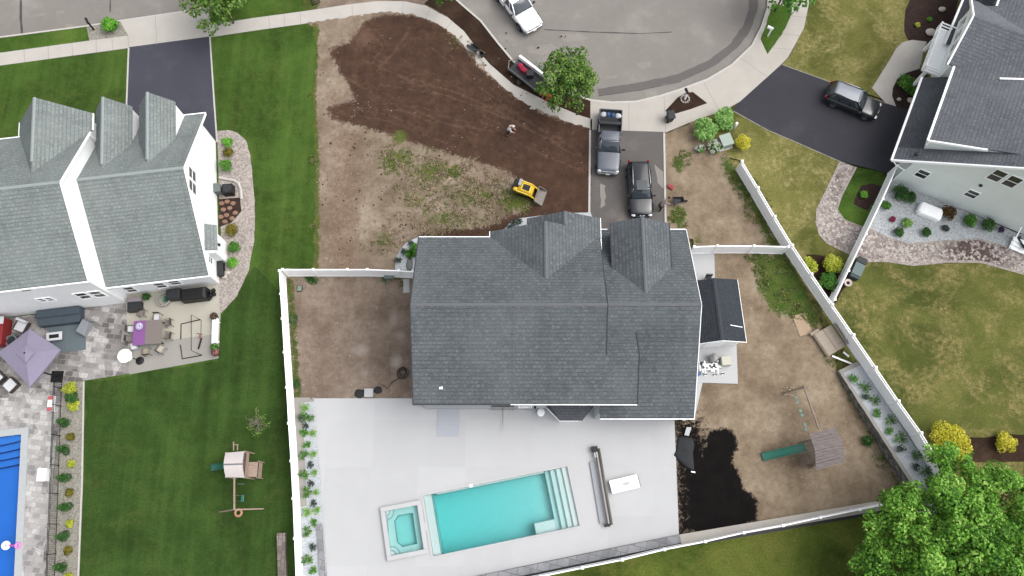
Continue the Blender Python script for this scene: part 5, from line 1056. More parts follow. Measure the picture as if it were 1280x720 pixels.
def wagon(name,label,nose,tail,col,L,Wd,H,roofcol=None,rails=True,minivan=False,badge=True,chrome=False):
    c,rz_,_=place(nose,tail); t=thing(name,label,'car',(c.x,c.y,-0.0+.014),rz_); mp=paint(name+'_paint',col,.22,0); h=Wd/2; l=L/2; zb=H*.58
    mb=MB(); body_loft(mb,[(-l,h*.80,.42,zb-.12,.02),(-l+.10,h*.95,.30,zb-.03,.02),(-l+.6,h,.24,zb,.02),(-.5,h,.22,zb,.01),(l*.34,h,.22,zb-.02,.02),(l*.52,h*.985,.23,zb-.05,.05),(l-.55,h*.96,.24,zb-.13,.06),(l-.16,h*.88,.28,zb-.24,.05),(l,h*.70,.36,zb-.36,.03)])
    mb.build('body',mp,t,smooth=True,sub=1)
    rc=cabin(t,(l*.40,-l+.14,h*.9,h*.86),(l*.12,-l+.48,h*.70,h*.66),mp,zb-.02,H-.07,roof_mat=roofcol,side_split=2)
    for x in(l-.92,-l+.95):
        for s in(1,-1): wheel(t,x,s*(h-.09),.35,.24); 
    ar=MB()
    for x in(l-.92,-l+.95):
        for s in(1,-1): ar.torus((x,s*(h-.015),.36),.385,.03,20,6,Matrix.Rotation(math.pi/2,3,'X'))
    ar.build('wheel_arch',m_plastic,t)
    lights(t,l-.13,h*.68,zb-.33,-l+.06,h*.80,zb-.06)
    mirrors(t,l*.33,h*.93,zb+.05,mp)
    g=MB(); g.box((l-.035,0,zb-.46),(.12,h*1.0,.22)); g.build('grille',m_black,t,bevel=.02)
    b=MB()
    b.loft([ring(x,w_,.30,.50,0) for x,w_ in((l-.22,h*.9),(l+.02,h*.66))]); b.build('front_bumper',mp if not chrome else m_chrome,t,smooth=True)
    b=MB(); b.loft([ring(x,w_,.32,.56,0) for x,w_ in((-l-.03,h*.8),(-l+.25,h*.97))]); b.build('rear_bumper',m_plastic,t,smooth=True)
    if badge:
        b=MB()
        for s in(1,-1): b.ell((l-.06,s*.13,zb-.33),(.05,.13,.03),10,6)
        b.ell((l-.05,0,zb-.33),(.06,.05,.04),10,6); b.build('badge',m_chrome,t,smooth=True)
    if rails:
        for s in(1,-1): MB().tube([(l*.05,s*h*.70,H-.02),(-.2,s*h*.71,H+.04),(-l*.5,s*h*.68,H+.04),(-l+.55,s*h*.64,H-.03)],.03,6).build('roof_rail',m_chrome,t,smooth=True)
    return t,mp
SUV,_=wagon('parked_car','black SUV with silver roof rails parked on the grey driveway, nose to the house',(803,273),(798,198),C(36,39,47),4.95,2.02,1.62)
# sunroof of the black SUV
MB().box((.1,0,1.655),(.85,.9,.02)).build('sunroof',m_glass,SUV)
m_silver=paint('silver_roof_paint',C(140,146,156),.35,.1)
VAN,_=wagon('parked_car','dark grey SUV with silver roof and red tail lights on the black driveway',(1101,139),(1033,112),C(40,42,48),4.75,1.9,1.72,roofcol=m_silver)
def pickup(name,label,nose,tail,col,L,Wd,H,center=None,rz0=None,barmat=None):
    if center is None: c,rz_,_=place(nose,tail)
    else: c,rz_=center,rz0
    t=thing(name,label,'pickup truck',(c.x,c.y,.014 if center is None else -.125),rz_); mp=paint(name+'_paint',col,.36,0); h=Wd/2; l=L/2; zb=1.08
    xb=-l*.22                       # cab rear
    mb=MB(); body_loft(mb,[(xb,h*.97,.42,zb,.0),(xb+.3,h,.40,zb+.02,.0),(l*.30,h,.38,zb+.02,.02),(l*.42,h*.99,.38,zb,.05),(l-.5,h*.97,.40,zb-.06,.06),(l-.12,h*.92,.46,zb-.14,.05),(l,h*.82,.56,zb-.26,.02)])
    mb.build('body',mp,t,smooth=True,sub=1)
    bd=MB(); w_=.09; z0,z1=.55,zb+.04
    bd.box(((xb-l)/2,0,z0+.03),(xb+l,Wd-.1,.08))
    for s in(1,-1): bd.box(((xb-l)/2,s*(h-w_/2-.01),(.42+z1)/2),(xb+l-.02,w_,z1-.42))
    bd.box((xb-.05,0,(z0+z1)/2),(.08,Wd-.22,z1-z0)); bd.build('bed',mp,t,bevel=.03)
    MB().box((-l+.03,0,(.5+z1)/2),(.08,Wd-.2,z1-.5)).build('tailgate',mp,t,bevel=.02)
    lin_=MB(); lin_.box(((xb-l)/2,0,z0+.085),(xb+l-.22,Wd-.24,.02))
    for i in range(9): lin_.box(((xb-l)/2,-h+.28+i*(Wd-.56)/8,z0+.105),(xb+l-.24,.06,.02))
    lin_.build('bed_liner',m_plastic,t)
    cabin(t,(l*.40,xb+.06,h*.92,h*.90),(l*.14,xb+.22,h*.74,h*.74),mp,zb,H-.07,side_split=1)
    for x in(l-.98,-l+1.15):
        for s in(1,-1): wheel(t,x,s*(h-.1),.40,.27)
    ar=MB()
    for x in(l-.98,-l+1.15):
        for s in(1,-1): ar.torus((x,s*(h-.01),.41),.44,.035,20,6,Matrix.Rotation(math.pi/2,3,'X'))
    ar.build('wheel_arch',m_plastic,t)
    lights(t,l-.08,h*.74,zb-.26,-l+.02,h*.88,.9,(.2,.36,.22),(.1,.14,.36)); mirrors(t,l*.33,h*.96,zb+.10,m_plastic,1.25)
    MB().box((l-.02,0,zb-.36),(.1,h*1.15,.26)).build('grille',m_chrome if barmat is None else barmat,t,bevel=.03)
    b=MB(); b.loft([ring(x,w_,.42,.64,0) for x,w_ in((l-.2,h*.98),(l+.1,h*.82))]); b.build('front_bumper',m_chrome,t,smooth=True)
    MB().box((l+.11,0,.54),(.02,.32,.14)).build('number_plate',m_white,t)
    MB().box((-l-.06,0,.58),(.16,Wd*.92,.18)).build('rear_bumper',m_chrome,t,bevel=.03)
    return t,c,rz_
pk,pc,pr=pickup('pickup_truck','dark grey pickup truck with loaded bed on the grey driveway beside the black SUV',(760,218),(763.5,136),C(92,98,110),5.75,2.02,1.86)
hp=P(668,35,.6); hd=P(668,35,.6)-P(646,6,.6); hr_=math.atan2(hd.y,hd.x); L_=5.8; hc=hp-Vector((math.cos(hr_),math.sin(hr_),0))*(L_/2)
pickup('pickup_truck','white pickup truck standing on the road at the top edge',None,None,C(232,234,238,1),L_,2.05,1.9,center=hc,rz0=hr_)
def inbed(x,y,z): return Matrix.Translation(pc)@Matrix.Rotation(pr,4,'Z')@Vector((x,y,z))
m_bluebag=plain('blue_plastic',C(70,104,160),.5,.2,9); m_whitebag=plain('white_bag',C(206,208,210),.7,.1,9)
for nm,lab,cat,x,y,r,m in(('blue_jug','blue jug in the bed of the dark grey pickup, left one of the blue pair','jug',-2.0,.10,.17,m_bluebag),('blue_jug','blue jug in the bed of the dark grey pickup, beside the pale sacks','jug',-2.05,-.30,.17,m_bluebag),('sack','pale sack in the dark grey pickup bed, on the side away from the SUV','sack',-2.0,.58,.2,m_whitebag),('sack','pale sack in the bed of the dark grey pickup, on the side nearest the SUV','sack',-2.05,-.66,.2,m_whitebag)):
    p=inbed(x,y,.66); mb=MB()
    if nm=='blue_jug': mb.lathe((0,0,0),[(r*.9,0),(r,.05),(r,.3),(r*.6,.4),(r*.25,.43),(r*.25,.5),(.01,.5)],14)
    else: mb.ell((0,0,.16),(r*1.4,r*1.1,.18),14,9,.2,2,x)
    o=mb.build(nm,m,smooth=True); o.location=p; tag(o,lab,cat)
# box beam over the pickup bed
MB().box((-.95-.55,0,1.18),(.3,1.9,.22)).build('tool_box',m_plastic,pk,bevel=.03)

# --- mini loader
m_yellow=paint('loader_yellow',C(226,188,28),.4,0,.3); m_steel=plain('worn_steel',C(150,144,138),.6,.15,5,.4,.3)
c,rz_,ll=place((683,246),(633,230),.6); t=thing('loader','small yellow stand on loader with its bucket down on the dark topsoil','loader',(c.x,c.y,.02),rz_)
mb=MB(); mb.loft([[(x,y,z) for y,z in((-.42,.35),(.42,.35),(.42,a),(.3,a+.08),(-.3,a+.08),(-.42,a))] for x,a in((-.75,.95),(-.4,1.15),(.35,1.05),(.6,.8))]); mb.build('body',m_yellow,t,bevel=.04)
MB().box((-.05,0,1.19),(.7,.5,.06)).build('hood_vent',m_black,t,bevel=.01)
for s in(1,-1):
    mb=MB(); mb.loft([[(x,s*.42+y,z) for x,z in((-.8,.12),(-.7,.02),(.65,.02),(.78,.14),(.7,.42),(-.62,.48))] for y in(-.02,.22)]) ; mb.build('track',m_tyre,t,bevel=.04)
    mb=MB(); mb.bar((-.75,s*.5,1.1),(.35,s*.5,.95),.12,.14); mb.bar((.35,s*.5,.95),(.95,s*.45,.35),.12,.14); mb.build('lift_arm',m_yellow,t,bevel=.02)
mb=MB(); mb.loft([[(x,y,z) for x,z in((.9,.08),(.9,.55),(.98,.62),(1.62,.14),(1.6,.02),(.95,.02))] for y in(-.72,-.68)]); mb.loft([[(x,y,z) for x,z in((.9,.08),(.9,.55),(.98,.62),(1.62,.14),(1.6,.02),(.95,.02))] for y in(.68,.72)])
mb.box((1.25,0,.035),(.75,1.36,.04)); mb.box((.92,0,.34),(.05,1.36,.6)); mb.build('bucket',m_steel,t)
mb=MB(); mb.box((-.98,.12,.75),(.4,.7,.9)); mb.build('operator_platform',m_black,t,bevel=.05)
MB().ell((-.88,-.35,1.05),(.2,.22,.14),12,8).build('fuel_tank',m_yellow,t,smooth=True)
mb=MB(); mb.box((-.62,.25,1.3),(.25,.6,.12)); mb.build('control_panel',plain('silver_panel',C(178,180,184),.4,.1,6,.5,.3),t,bevel=.02)
mb=MB(); mb.tube([(-.75,.55,1.1),(-.95,.55,1.5),(-.95,-.1,1.5),(-.75,-.1,1.1)],.03,7); mb.build('handle_bar',m_black,t)

# --- trailer half under the young tree
a,b=P(646,70,.5),P(690,104,.5); d=(b-a).normalized(); rzt=math.atan2(d.y,d.x); c=(a+b)/2
t=thing('utility_trailer','white sided utility trailer at the kerb, half hidden under the young tree','trailer',(c.x,c.y,-.125),rzt)
mb=MB(); mb.box((0,-.75,.5),(3.5,1.5,.08)); mb.build('deck',m_plastic,t)
MB().box((0,.02,.78),(3.5,.22,.5)).build('side_rail',m_white,t,bevel=.02); MB().box((0,-1.5,.7),(3.5,.06,.3)).build('side_rail',m_grey,t,bevel=.02)
for x in(-.3,): wheel(t,x,.22,.3,.18); wheel(t,x,-1.72,.3,.18)
mb=MB(); mb.tube([(-1.75,0,.5),(-2.3,-.75,.5),(-1.75,-1.5,.5)],.05,7); mb.build('drawbar',m_steel,t)
def onT(x,y,z): return Matrix.Translation(t.location)@Matrix.Rotation(rzt,4,'Z')@Vector((x,y,z))
m_pink=plain('pinkish_red_plastic',C(196,40,78),.5,.12,8)
for x,y,lab in((-1.05,-.62,'pinkish red can on the trailer, nearer the drawbar'),(-.6,-.72,'pinkish red can on the trailer, nearer the tree')):
    mb=MB(); mb.loft([[(sx*s,sy*s*.8,z) for sx,sy in((-1,-1),(1,-1),(1,1),(-1,1))] for s,z in((.2,0),(.24,.03),(.24,.34),(.16,.42))]); mb.tube([(-.1,0,.42),(-.06,0,.5),(.08,0,.5),(.12,0,.42)],.03,6); mb.lathe((.16,0,.4),[(.04,0),(.04,.1),(.01,.11)],8)
    o=mb.build('fuel_can',m_pink,bevel=.02); o.location=onT(x,y,.54); o.rotation_euler=(0,0,x); tag(o,lab,'can')
mb=MB(); mb.box((0,0,.25),(.6,.5,.5)); mb.box((0,0,.53),(.64,.54,.06)); o=mb.build('tool_crate',m_plastic,bevel=.02); o.location=onT(.1,-.7,.54); tag(o,'dark tool crate on the trailer beside the red cans','crate')
mb=MB(); mb.torus((0,0,.04),.2,.03); mb.tube([(-.2,0,.04),(0,.02,.05),(.2,0,.04)],.015,5); mb.box((0,0,.06),(.1,.1,.08)); o=mb.build('wire_reel',m_grey); o.location=onT(-1.5,-.5,.54); tag(o,'grey wire reel at the drawbar end of the trailer','reel')
mb=MB(); mb.box((0,0,.3),(.5,.7,.4)); mb.ell((0,0,.55),(.22,.3,.16),12,8); o=mb.build('engine_unit',m_grey,bevel=.03); o.location=onT(.4,.5,-.02+.12); tag(o,'grey machine standing on the road behind the white trailer side','machine')

# --- wheelbarrows
def barrow(label,px,py,rz_,tub):
    p=P(px,py); t=thing('wheelbarrow',label,'wheelbarrow',(p.x,p.y,.01),rz_)
    mb=MB(); o=[[(x*s+dx,y*s,z) for x,y in((-.48,-.33),(.48,-.26),(.48,.26),(-.48,.33))] for s,z,dx in((.6,.34,0),(1,.66,0),(.94,.64,0),(.55,.40,0))]
    mb.loft(o); mb.build('tub',tub,t,bevel=.02)
    mb=MB(); n=18; mb.torus((.68,0,.2),.16,.05,18,7,Matrix.Rotation(math.pi/2,3,'X')); mb.build('wheel',m_tyre,t,smooth=True)
    for s in(1,-1): MB().tube([(.68,s*.07,.2),(.1,s*.2,.34),(-.5,s*.27,.5),(-1.05,s*.29,.58)],.022,6).build('handle',m_steel,t)
    for s in(1,-1): MB().tube([(-.2,s*.22,.4),(-.32,s*.24,0),(-.5,s*.26,.48)],.018,6).build('leg',m_steel,t)
    return t
barrow('black wheelbarrow standing beside the driveway edging, right of the black SUV',846,253.5,R(5),m_plastic)
barrow('dark wheelbarrow left on the curved footpath below the mulch strip',593,65,R(140),m_plastic)
p=P(600,72,.02); mb=MB(); mb.tube([p+Vector((-.2,.5,.55)),p+Vector((.25,-.5,.03))],.02,6); mb.box(tuple(p+Vector((.3,-.62,.03))),(.22,.28,.02)); o=mb.build('shovel',m_steel); tag(o,'shovel leaning on the wheelbarrow on the footpath','shovel')
p=P(602,70,0); mb=MB(); mb.loft([[(r*math.cos(k*.6283),r*math.sin(k*.6283),z) for k in range(10)] for r,z in((.22,0),(.26,.35),(.2,.36),(.17,.1))]); o=mb.build('bucket',m_black); o.location=(p.x,p.y,.02); tag(o,'black bucket standing next to the wheelbarrow on the footpath','bucket')
p=P(838,234.5); mb=MB(); mb.box((0,0,.12),(.55,.32,.22),R(-35)); mb.tube([(-.15,-.0,.22),(0,0,.34),(.15,-.1,.22)],.02,6); o=mb.build('tool_bag',plain('faded_red_cloth',C(176,84,84),.9,.2,7),bevel=.05); o.location=(p.x,p.y,.01); tag(o,'faded red tool bag on the grass above the black wheelbarrow','bag')
a,b=P(662,104,.02),P(676,119,.02); o=MB().bar(a+Vector((0,0,.03)),b+Vector((0,0,.03)),.07,.04).build('wooden_stake',plain('pale_wood',C(176,160,140),.8,.1,7)); tag(o,'pale wooden stake lying on the dark mulch near the orange shirted person','stake')

# ---------------------------------------------------------------- people: one skinned body, hair and clothes as children
def skin_obj(name,verts,edges,radii,mat,parent,sub=2):
    me=bpy.data.meshes.new(name); me.from_pydata([tuple(v) for v in verts],edges,[]); me.update(); me.materials.append(mat)
    o=bpy.data.objects.new(name,me); COL.objects.link(o); o.parent=parent
    md=o.modifiers.new('skin','SKIN'); md.use_smooth_shade=True
    for i,r in enumerate(radii): me.skin_vertices[0].data[i].radius=(r,r)
    me.skin_vertices[0].data[0].use_root=True
    s=o.modifiers.new('sub','SUBSURF'); s.levels=sub; s.render_levels=sub; return o
m_skin=plain('skin',C(196,150,126),.6,.05,8)
def person(label,px,py,rz_,shirt,pants,hair,lean=.25,arms=((.42,.18,.95),(.42,-.2,.95)),z=.02,hat=None,stride=.1):
    p=P(px,py,z); t=thing('person',label,'person',(p.x,p.y,z),rz_); F=lambda h:lean*max(0,h-.9)   # lean forward (+x) above the hips
    J={'pel':(0,0,.92),'wst':(F(1.1),0,1.1),'chs':(F(1.32),0,1.32),'nek':(F(1.5)+.02,0,1.5),'hd0':(F(1.6)+.05,0,1.58),'hd1':(F(1.75)+.06,0,1.70)}
    V=[J['pel'],J['wst'],J['chs'],J['nek'],J['hd0'],J['hd1']]; Rr=[.15,.14,.155,.065,.09,.092]; E_=[(0,1),(1,2),(2,3),(3,4),(4,5)]
    SH={}
    for s,k in((1,0),(-1,1)):
        n=len(V); sh=(F(1.42),s*.2,1.42); hand=Vector(arms[k]); el=Vector(sh).lerp(hand,.5)+Vector((-.06,s*.05,-.06)); d=(hand-el).normalized()
        V+=[sh,tuple(el),tuple(hand)]; Rr+=[.07,.05,.035]; E_+=[(2,n),(n,n+1),(n+1,n+2)]; SH[s]=(sh,tuple(el),tuple(hand))
        # palm, four fingers of unequal length and a thumb leaving the side of the palm
        pm=len(V); V+=[tuple(hand+d*.07)]; Rr+=[.038]; E_+=[(n+2,pm)]; sd=d.cross(Vector((0,0,1))).normalized()
        for q,lng in((-.03,.07),(-.01,.085),(.01,.08),(.03,.06)):
            m=len(V); b0=hand+d*.09+sd*q; V+=[tuple(b0),tuple(b0+d*lng*.5+Vector((0,0,-.012))),tuple(b0+d*lng*.8+Vector((0,0,-.035)))]; Rr+=[.011,.010,.008]; E_+=[(pm,m),(m,m+1),(m+1,m+2)]
        m=len(V); V+=[tuple(hand+d*.03+sd*(.045*s)),tuple(hand+d*.075+sd*(.06*s)+Vector((0,0,-.02)))]; Rr+=[.013,.010]; E_+=[(n+2,m),(m,m+1)]
    LG={}
    for s in(1,-1):
        n=len(V); st=stride*s; V+=[(-.0,s*.10,.86),(st*.6+.03,s*.11,.48),(st,s*.12,.09),(st+.15,s*.13,.05)]; Rr+=[.10,.065,.045,.04]; E_+=[(0,n),(n,n+1),(n+1,n+2),(n+2,n+3)]; LG[s]=V[n:n+4]
    body=skin_obj('body',V,E_,Rr,m_skin,t)
    S=[J['pel'],J['wst'],J['chs'],(F(1.46),0,1.45)]; SR=[.175,.165,.18,.10]; SE=[(0,1),(1,2),(2,3)]
    for s in(1,-1): n=len(S); sh,el,hd=SH[s]; S+=[sh,tuple(Vector(sh).lerp(Vector(el),.9)),tuple(Vector(el).lerp(Vector(hd),.55))]; SR+=[.09,.07,.058]; SE+=[(2,n),(n,n+1),(n+1,n+2)]
    skin_obj('shirt',S,SE,SR,shirt,t)
    Q=[(0,0,.94)]; QR=[.165]; QE=[]
    for s in(1,-1): n=len(Q); Q+=[LG[s][0],LG[s][1],(LG[s][2][0],LG[s][2][1],.14)]; QR+=[.115,.085,.07]; QE+=[(0,n),(n,n+1),(n+1,n+2)]
    skin_obj('trousers',Q,QE,QR,pants,t)
    for s in(1,-1): MB().ell((LG[s][2][0]+.07,LG[s][2][1],.05),(.14,.055,.055),12,8).build('shoe',m_plastic,t,smooth=True)
    hx,_,hz=J['hd1']; mb=MB(); mb.ell((hx-.012,0,hz+.025),(.112,.1,.105),14,9)
    if hat: mb.lathe((hx+.01,0,hz+.05),[(.115,0),(.11,.05),(.06,.11),(.01,.12)],14); mb.box((hx+.13,0,hz+.05),(.12,.14,.015))
    mb.v=[v for v in mb.v]; mb.build('cap' if hat else 'hair',hair,t,smooth=True)
    f=MB(); f.ell((hx+.10,0,hz-.03),(.022,.014,.022),8,6)
    for s in(1,-1): f.ell((hx+.0,s*.097,hz-.02),(.02,.012,.03),8,6)
    f.build('nose_and_ears',m_skin,t,smooth=True)
    e=MB()
    for s in(1,-1): e.ell((hx+.086,s*.033,hz),(.012,.014,.008),8,6)
    e.ell((hx+.09,0,hz-.065),(.01,.026,.006),8,6); e.build('eyes_and_mouth',m_plastic,t,smooth=True); return t
m_shw=plain('white_shirt',C(226,228,232),.8,.05,6); m_org=plain('orange_shirt',C(238,92,36),.8,.08,6); m_shg=plain('grey_shirt',C(150,146,146),.8,.1,6)
m_pnt=plain('dark_trousers',C(62,50,48),.85,.12,6); m_pn2=plain('black_trousers',C(32,30,32),.85,.12,6); m_hair=plain('dark_hair',C(40,32,28),.8,.15,9); m_capw=plain('white_cap',C(232,220,218),.8,.05,6)
person('person in a white shirt and pale cap bending forward on the dark topsoil',635,168.5,R(-10),m_shw,m_pnt,m_capw,lean=.42,arms=((.55,.15,1.0),(.52,-.18,.95)),hat=True)
person('person in an orange shirt working under the edge of the young tree',688,127,R(200),m_org,m_pn2,m_org,lean=.75,arms=((.75,.2,.75),(.72,-.2,.72)),hat=True)
person('person in a grey shirt and dark trousers bending beside the kerb, holding the black wheelbarrow',824,262,R(35),m_shg,m_pn2,m_hair,lean=.7,arms=((.72,.16,.72),(.75,-.2,.72)))

# ---------------------------------------------------------------- street furniture
def mailbox(label,px,py,mpost,mbox,rz_,stone=False):
    p=P(px,py); t=thing('mailbox',label,'mailbox',(p.x,p.y,.01),rz_); MB().box((0,0,.55),(.14,.14,1.1)).build('post',mpost,t)
    MB().bar((-.05,0,.98),(.35,0,.98),.08,.06).build('arm',mpost,t)
    mb=MB(); mb.loft([[(x,y,z) for y,z in((-.1,1.05),(.1,1.05),(.1,1.18)) ]+[(x,.1*math.cos(a),1.18+.1*math.sin(a)) for a in np.linspace(0.3,math.pi-.3,7)]+[(x,-.1,1.18)] for x in(-.12,.42)]); mb.build('box',mbox,t)
    if stone:
        mb=MB()
        for k in range(11): a=k*.57; mb.ell((.36*math.cos(a),.36*math.sin(a),.06),(.12,.1,.09),8,6,.25,2,k)
        mb.build('stone_ring',m_riverst,t)
    return t
mailbox('black mailbox on a black post in front of the feathery grass mound',117.5,37,m_black,m_black,R(120))
mailbox('black mailbox on a white post ringed with stones in the mulch triangle',856,124,m_white,m_black,R(110),True)
mailbox('white mailbox on a white post on the grass island by the right footpath',960,45,m_white,m_white,R(150))
p=P(836,150); t=thing('wheelie_bin','dark grey wheeled bin at the corner of the driveway apron','bin',(p.x,p.y,.012),R(10))
mb=MB(); mb.loft([[(sx*a,sy*b,z) for sx,sy in((-1,-1),(1,-1),(1,1),(-1,1))] for a,b,z in((.23,.26,.06),(.31,.36,.98))]); mb.build('body',m_plastic,t,bevel=.03)
mb=MB(); mb.loft([[(sx*a,sy*b,z) for sx,sy in((-1,-1),(1,-1),(1,1),(-1,1))] for a,b,z in((.35,.41,.98),(.35,.41,1.03),(.24,.3,1.08))]); mb.build('lid',m_plastic,t,bevel=.02)
for s in(1,-1): MB().torus((-.2,s*.28,.12),.08,.035,14,6,Matrix.Rotation(math.pi/2,3,'X')).build('wheel',m_tyre,t)
p=P(905,180); t=thing('utility_box','pale green grey utility box among the shrubs by the right driveway','utility box',(p.x,p.y,0),R(18)); m_ut=plain('pale_green_metal',C(166,180,170),.5,.05,5)
MB().box((0,0,.42),(.95,1.0,.8)).build('cabinet',m_ut,t,bevel=.03); mb=MB(); mb.box((0,0,.85),(1.02,1.07,.06)); mb.build('lid',m_ut,t,bevel=.02); MB().box((0,0,.04),(1.15,1.2,.08)).build('base',m_kerb,t)
p=P(917,161); t=thing('marker_post','white round topped post beside the yellow shrub','post',(p.x,p.y,0)); MB().lathe((0,0,0),[(.13,0),(.13,1.0),(.1,1.1),(.02,1.14)],14).build('post_shaft',m_white,t,smooth=True)
p=P(911,162); t=thing('hydrant','dark blue fire hydrant behind the white post','hydrant',(p.x,p.y,0)); m_hy=paint('hydrant_blue',C(58,86,120),.4); MB().lathe((0,0,0),[(.17,0),(.17,.06),(.12,.08),(.12,.5),(.16,.52),(.15,.6),(.08,.7),(.03,.74)],16).build('barrel',m_hy,t,smooth=True)
mb=MB(); mb.tube([(0,-.22,.42),(0,.22,.42)],.07,10); mb.tube([(0,0,.42),(.2,0,.42)],.08,10); mb.build('nozzle',m_hy,t)
p=P(881,173); o=MB().ell((0,0,.2),(.26,.22,.24),12,8,.2,1.5,3).build('boulder',plain('blue_grey_stone',C(124,136,140),.8,.12,5),smooth=True); o.location=(p.x,p.y,0); tag(o,'blue grey boulder between the light green shrub and the white flowers','boulder')
for x,y,a,b,lab in((1163,41,.52,.38,'large flat whitish stone in the top right mulch bed'),(1177,12.5,.34,.26,'smaller whitish stone in the top right mulch bed nearest the top edge'),(1137,126,.26,.26,'whitish stone in the mulch oval near the porch roof'),(1123,125,.2,.16,'small tan stone left of the whitish one in the mulch oval'),(281,346,.26,.2,'white stone at the corner of the white house, lower left of two'),(284.5,341.5,.28,.2,'white stone at the corner of the white house, upper right of two'),(512,331,.28,.55,'grey standing stone in the curved gravel bed at the left front of the house')):
    p=P(x,y); o=MB().ell((0,0,.1),(a,b,.16),14,8,.18,1.6,x*.1).build('stone',plain('stone_%d'%x,C(206,198,188) if x!=512 else C(122,126,122),.85,.08,5),smooth=True); o.location=(p.x,p.y,.01); tag(o,lab,'stone')
p=P(394,2); t=thing('metal_frame','black metal frame standing at the top edge beside the footpath','frame',(p.x,p.y,0),R(25)); mb=MB()
for s in(-.35,.35): mb.tube([(s,-.3,0),(s*.9,.1,.9),(s*.8,.5,0)],.035,7)
mb.build('leg_frame',m_black,t); mb=MB()
for k in range(5): mb.bar((-.32,.08-k*.09,.88-k*.2),(.32,.08-k*.09,.88-k*.2),.05,.03)
mb.build('slats',m_black,t)

# ---------------------------------------------------------------- left neighbour's patio
def at(px,py,z=.02): return P(px,py,z)
m_lav=plain('lavender_canvas',C(146,140,162),.85,.05,3); m_cush=plain('pale_cushion',C(222,224,228),.9,.05,5); m_gcov=plain('slate_cover',C(76,88,98),.75,.12,2.5,bump=.2); m_wick=plain('brown_wicker',C(78,70,66),.85,.2,20); m_taup=plain('taupe_table',C(132,122,118),.6,.08,9); m_purpl=plain('purple_cloth',C(140,90,152),.9,.06,6)
hz=2.65; cor=[P(37,411,hz-.35),P(75.5,437,hz-.35),P(37,484,hz-.35),P(-3,441,hz-.35)]; cc=sum(cor,Vector())/4
t=thing('patio_umbrella','square lavender cantilever umbrella over the seats at the left edge','umbrella',(cc.x,cc.y,.02))
top=cc+Vector((0,0,.42)); mb=MB(); n0=8; rings=[]
per=[]
for i in range(4):
    for k in range(6): per.append(cor[i].lerp(cor[(i+1)%4],k/6)+Vector((0,0,-.05*math.sin(math.pi*k/6))))
for f in(0,.25,.5,.75,.97): rings.append([q.lerp(top,f)+Vector((0,0,.05*math.sin(math.pi*f))) for q in per])
mb.loft([[q-Vector((0,0,.18)) for q in per]]+rings,cap=False); cn=mb.build('canopy',m_lav,t,world=True)
mb=MB(); ve=[top+(q-top)*.30+Vector((0,0,.2)) for q in per]; mb.loft([ve,[top+(q-top)*.02+Vector((0,0,.2)) for q in per]]); mb.build('vent',m_lav,cn,world=True)
mb=MB(); pb=P(72,471,0); mb.tube([pb,pb+Vector((0,0,2.0))],.06,8); mb.tube([pb+Vector((0,0,1.95)),top-Vector((0,0,.5))],.05,8); mb.build('pole',m_black,t,world=True)
mb=MB(); mb.box(tuple(pb+Vector((0,0,.06))),(.9,.9,.1)); mb.build('base',m_black,t,world=True); mb=MB(); mb.lathe(tuple(top+Vector((0,0,.2))),[(.06,0),(.05,.08),(.01,.1)],10); mb.build('finial',m_black,t,world=True)
MB().box(tuple(at(84,421,.03)),(3.0,2.5,.02),R(7)).build('outdoor_rug',plain('blue_grey_rug',C(106,118,124),.95,.15,9)); tag(bpy.data.objects['outdoor_rug'],'blue grey rug on the paved patio under the white fire table','rug')
p=at(72,422); t=thing('fire_table','small white rectangular fire table with a dark burner on the rug','fire table',tuple(p),R(7)); MB().box((0,0,.25),(1.0,.5,.46)).build('body',m_grey,t,bevel=.02); MB().box((0,0,.5),(1.25,.68,.06)).build('table_top',m_cush,t,bevel=.015)
mb=MB(); mb.box((0,0,.535),(.75,.3,.02)); 
for i in range(7): mb.ell((-.3+i*.1,.03*math.sin(i*3),.56),(.07,.07,.05),8,5)
mb.build('burner',m_black,t)
p=at(79,398); t=thing('covered_sofa','long slate grey covered sofa against the white wall','sofa',tuple(p),R(7)); mb=MB(); mb.loft([[(x,y,z) for x,z in((-1.75*a,.02),(-1.7*a,h),(1.7*a,h),(1.75*a,.02))] for y,a,h in((-.62,.94,.5),(-.55,.98,.62),(-.05,1,.66),(.05,1,.92),(.6,1,.92),(.66,1,.8))]); mb.build('cover',m_gcov,t,smooth=False,bevel=.06)
p=at(108.5,411); t=thing('covered_chair','pale grey covered chair at the right end of the rug','chair',tuple(p),R(-28)); mb=MB(); mb.loft([[(x*.42,y*.62,z) for x,y in((-1,-1),(1,-1),(.8,1),(-.8,1))] for z in(.02,)]+[[(x*.38,y*.55,z) for (x,y),z in zip(((-1,-1),(1,-1),(.8,1),(-.8,1)),(.55,.55,.85,.85))]]); mb.build('cover',plain('light_grey_cover',C(150,154,160),.8,.08,3),t,bevel=.05)
def lounge(label,px,py,rz_,back=True,z=.02):
    p=at(px,py,z); t=thing('lounge_chair',label,'chair',tuple(p),rz_); MB().box((0,0,.2),(.95,.95,.3)).build('frame',m_wick,t,bevel=.03); MB().box((0,-.04,.42),(.82,.8,.16)).build('seat_cushion',m_cush,t,bevel=.05)
    if back: MB().box((0,.42,.62),(.86,.2,.5)).build('back_cushion',m_cush,t,bevel=.05)
    for s in(1,-1): MB().box((s*.46,0,.42),(.1,.9,.18)).build('armrest',m_wick,t,bevel=.02)
lounge('white cushioned lounge chair just above the lavender umbrella',30,409,R(-20)); lounge('white cushioned lounge chair below the lavender umbrella',17,482,R(-40),False); lounge('pale lounge chair cut by the left edge below the umbrella',0,473,R(-40),False)
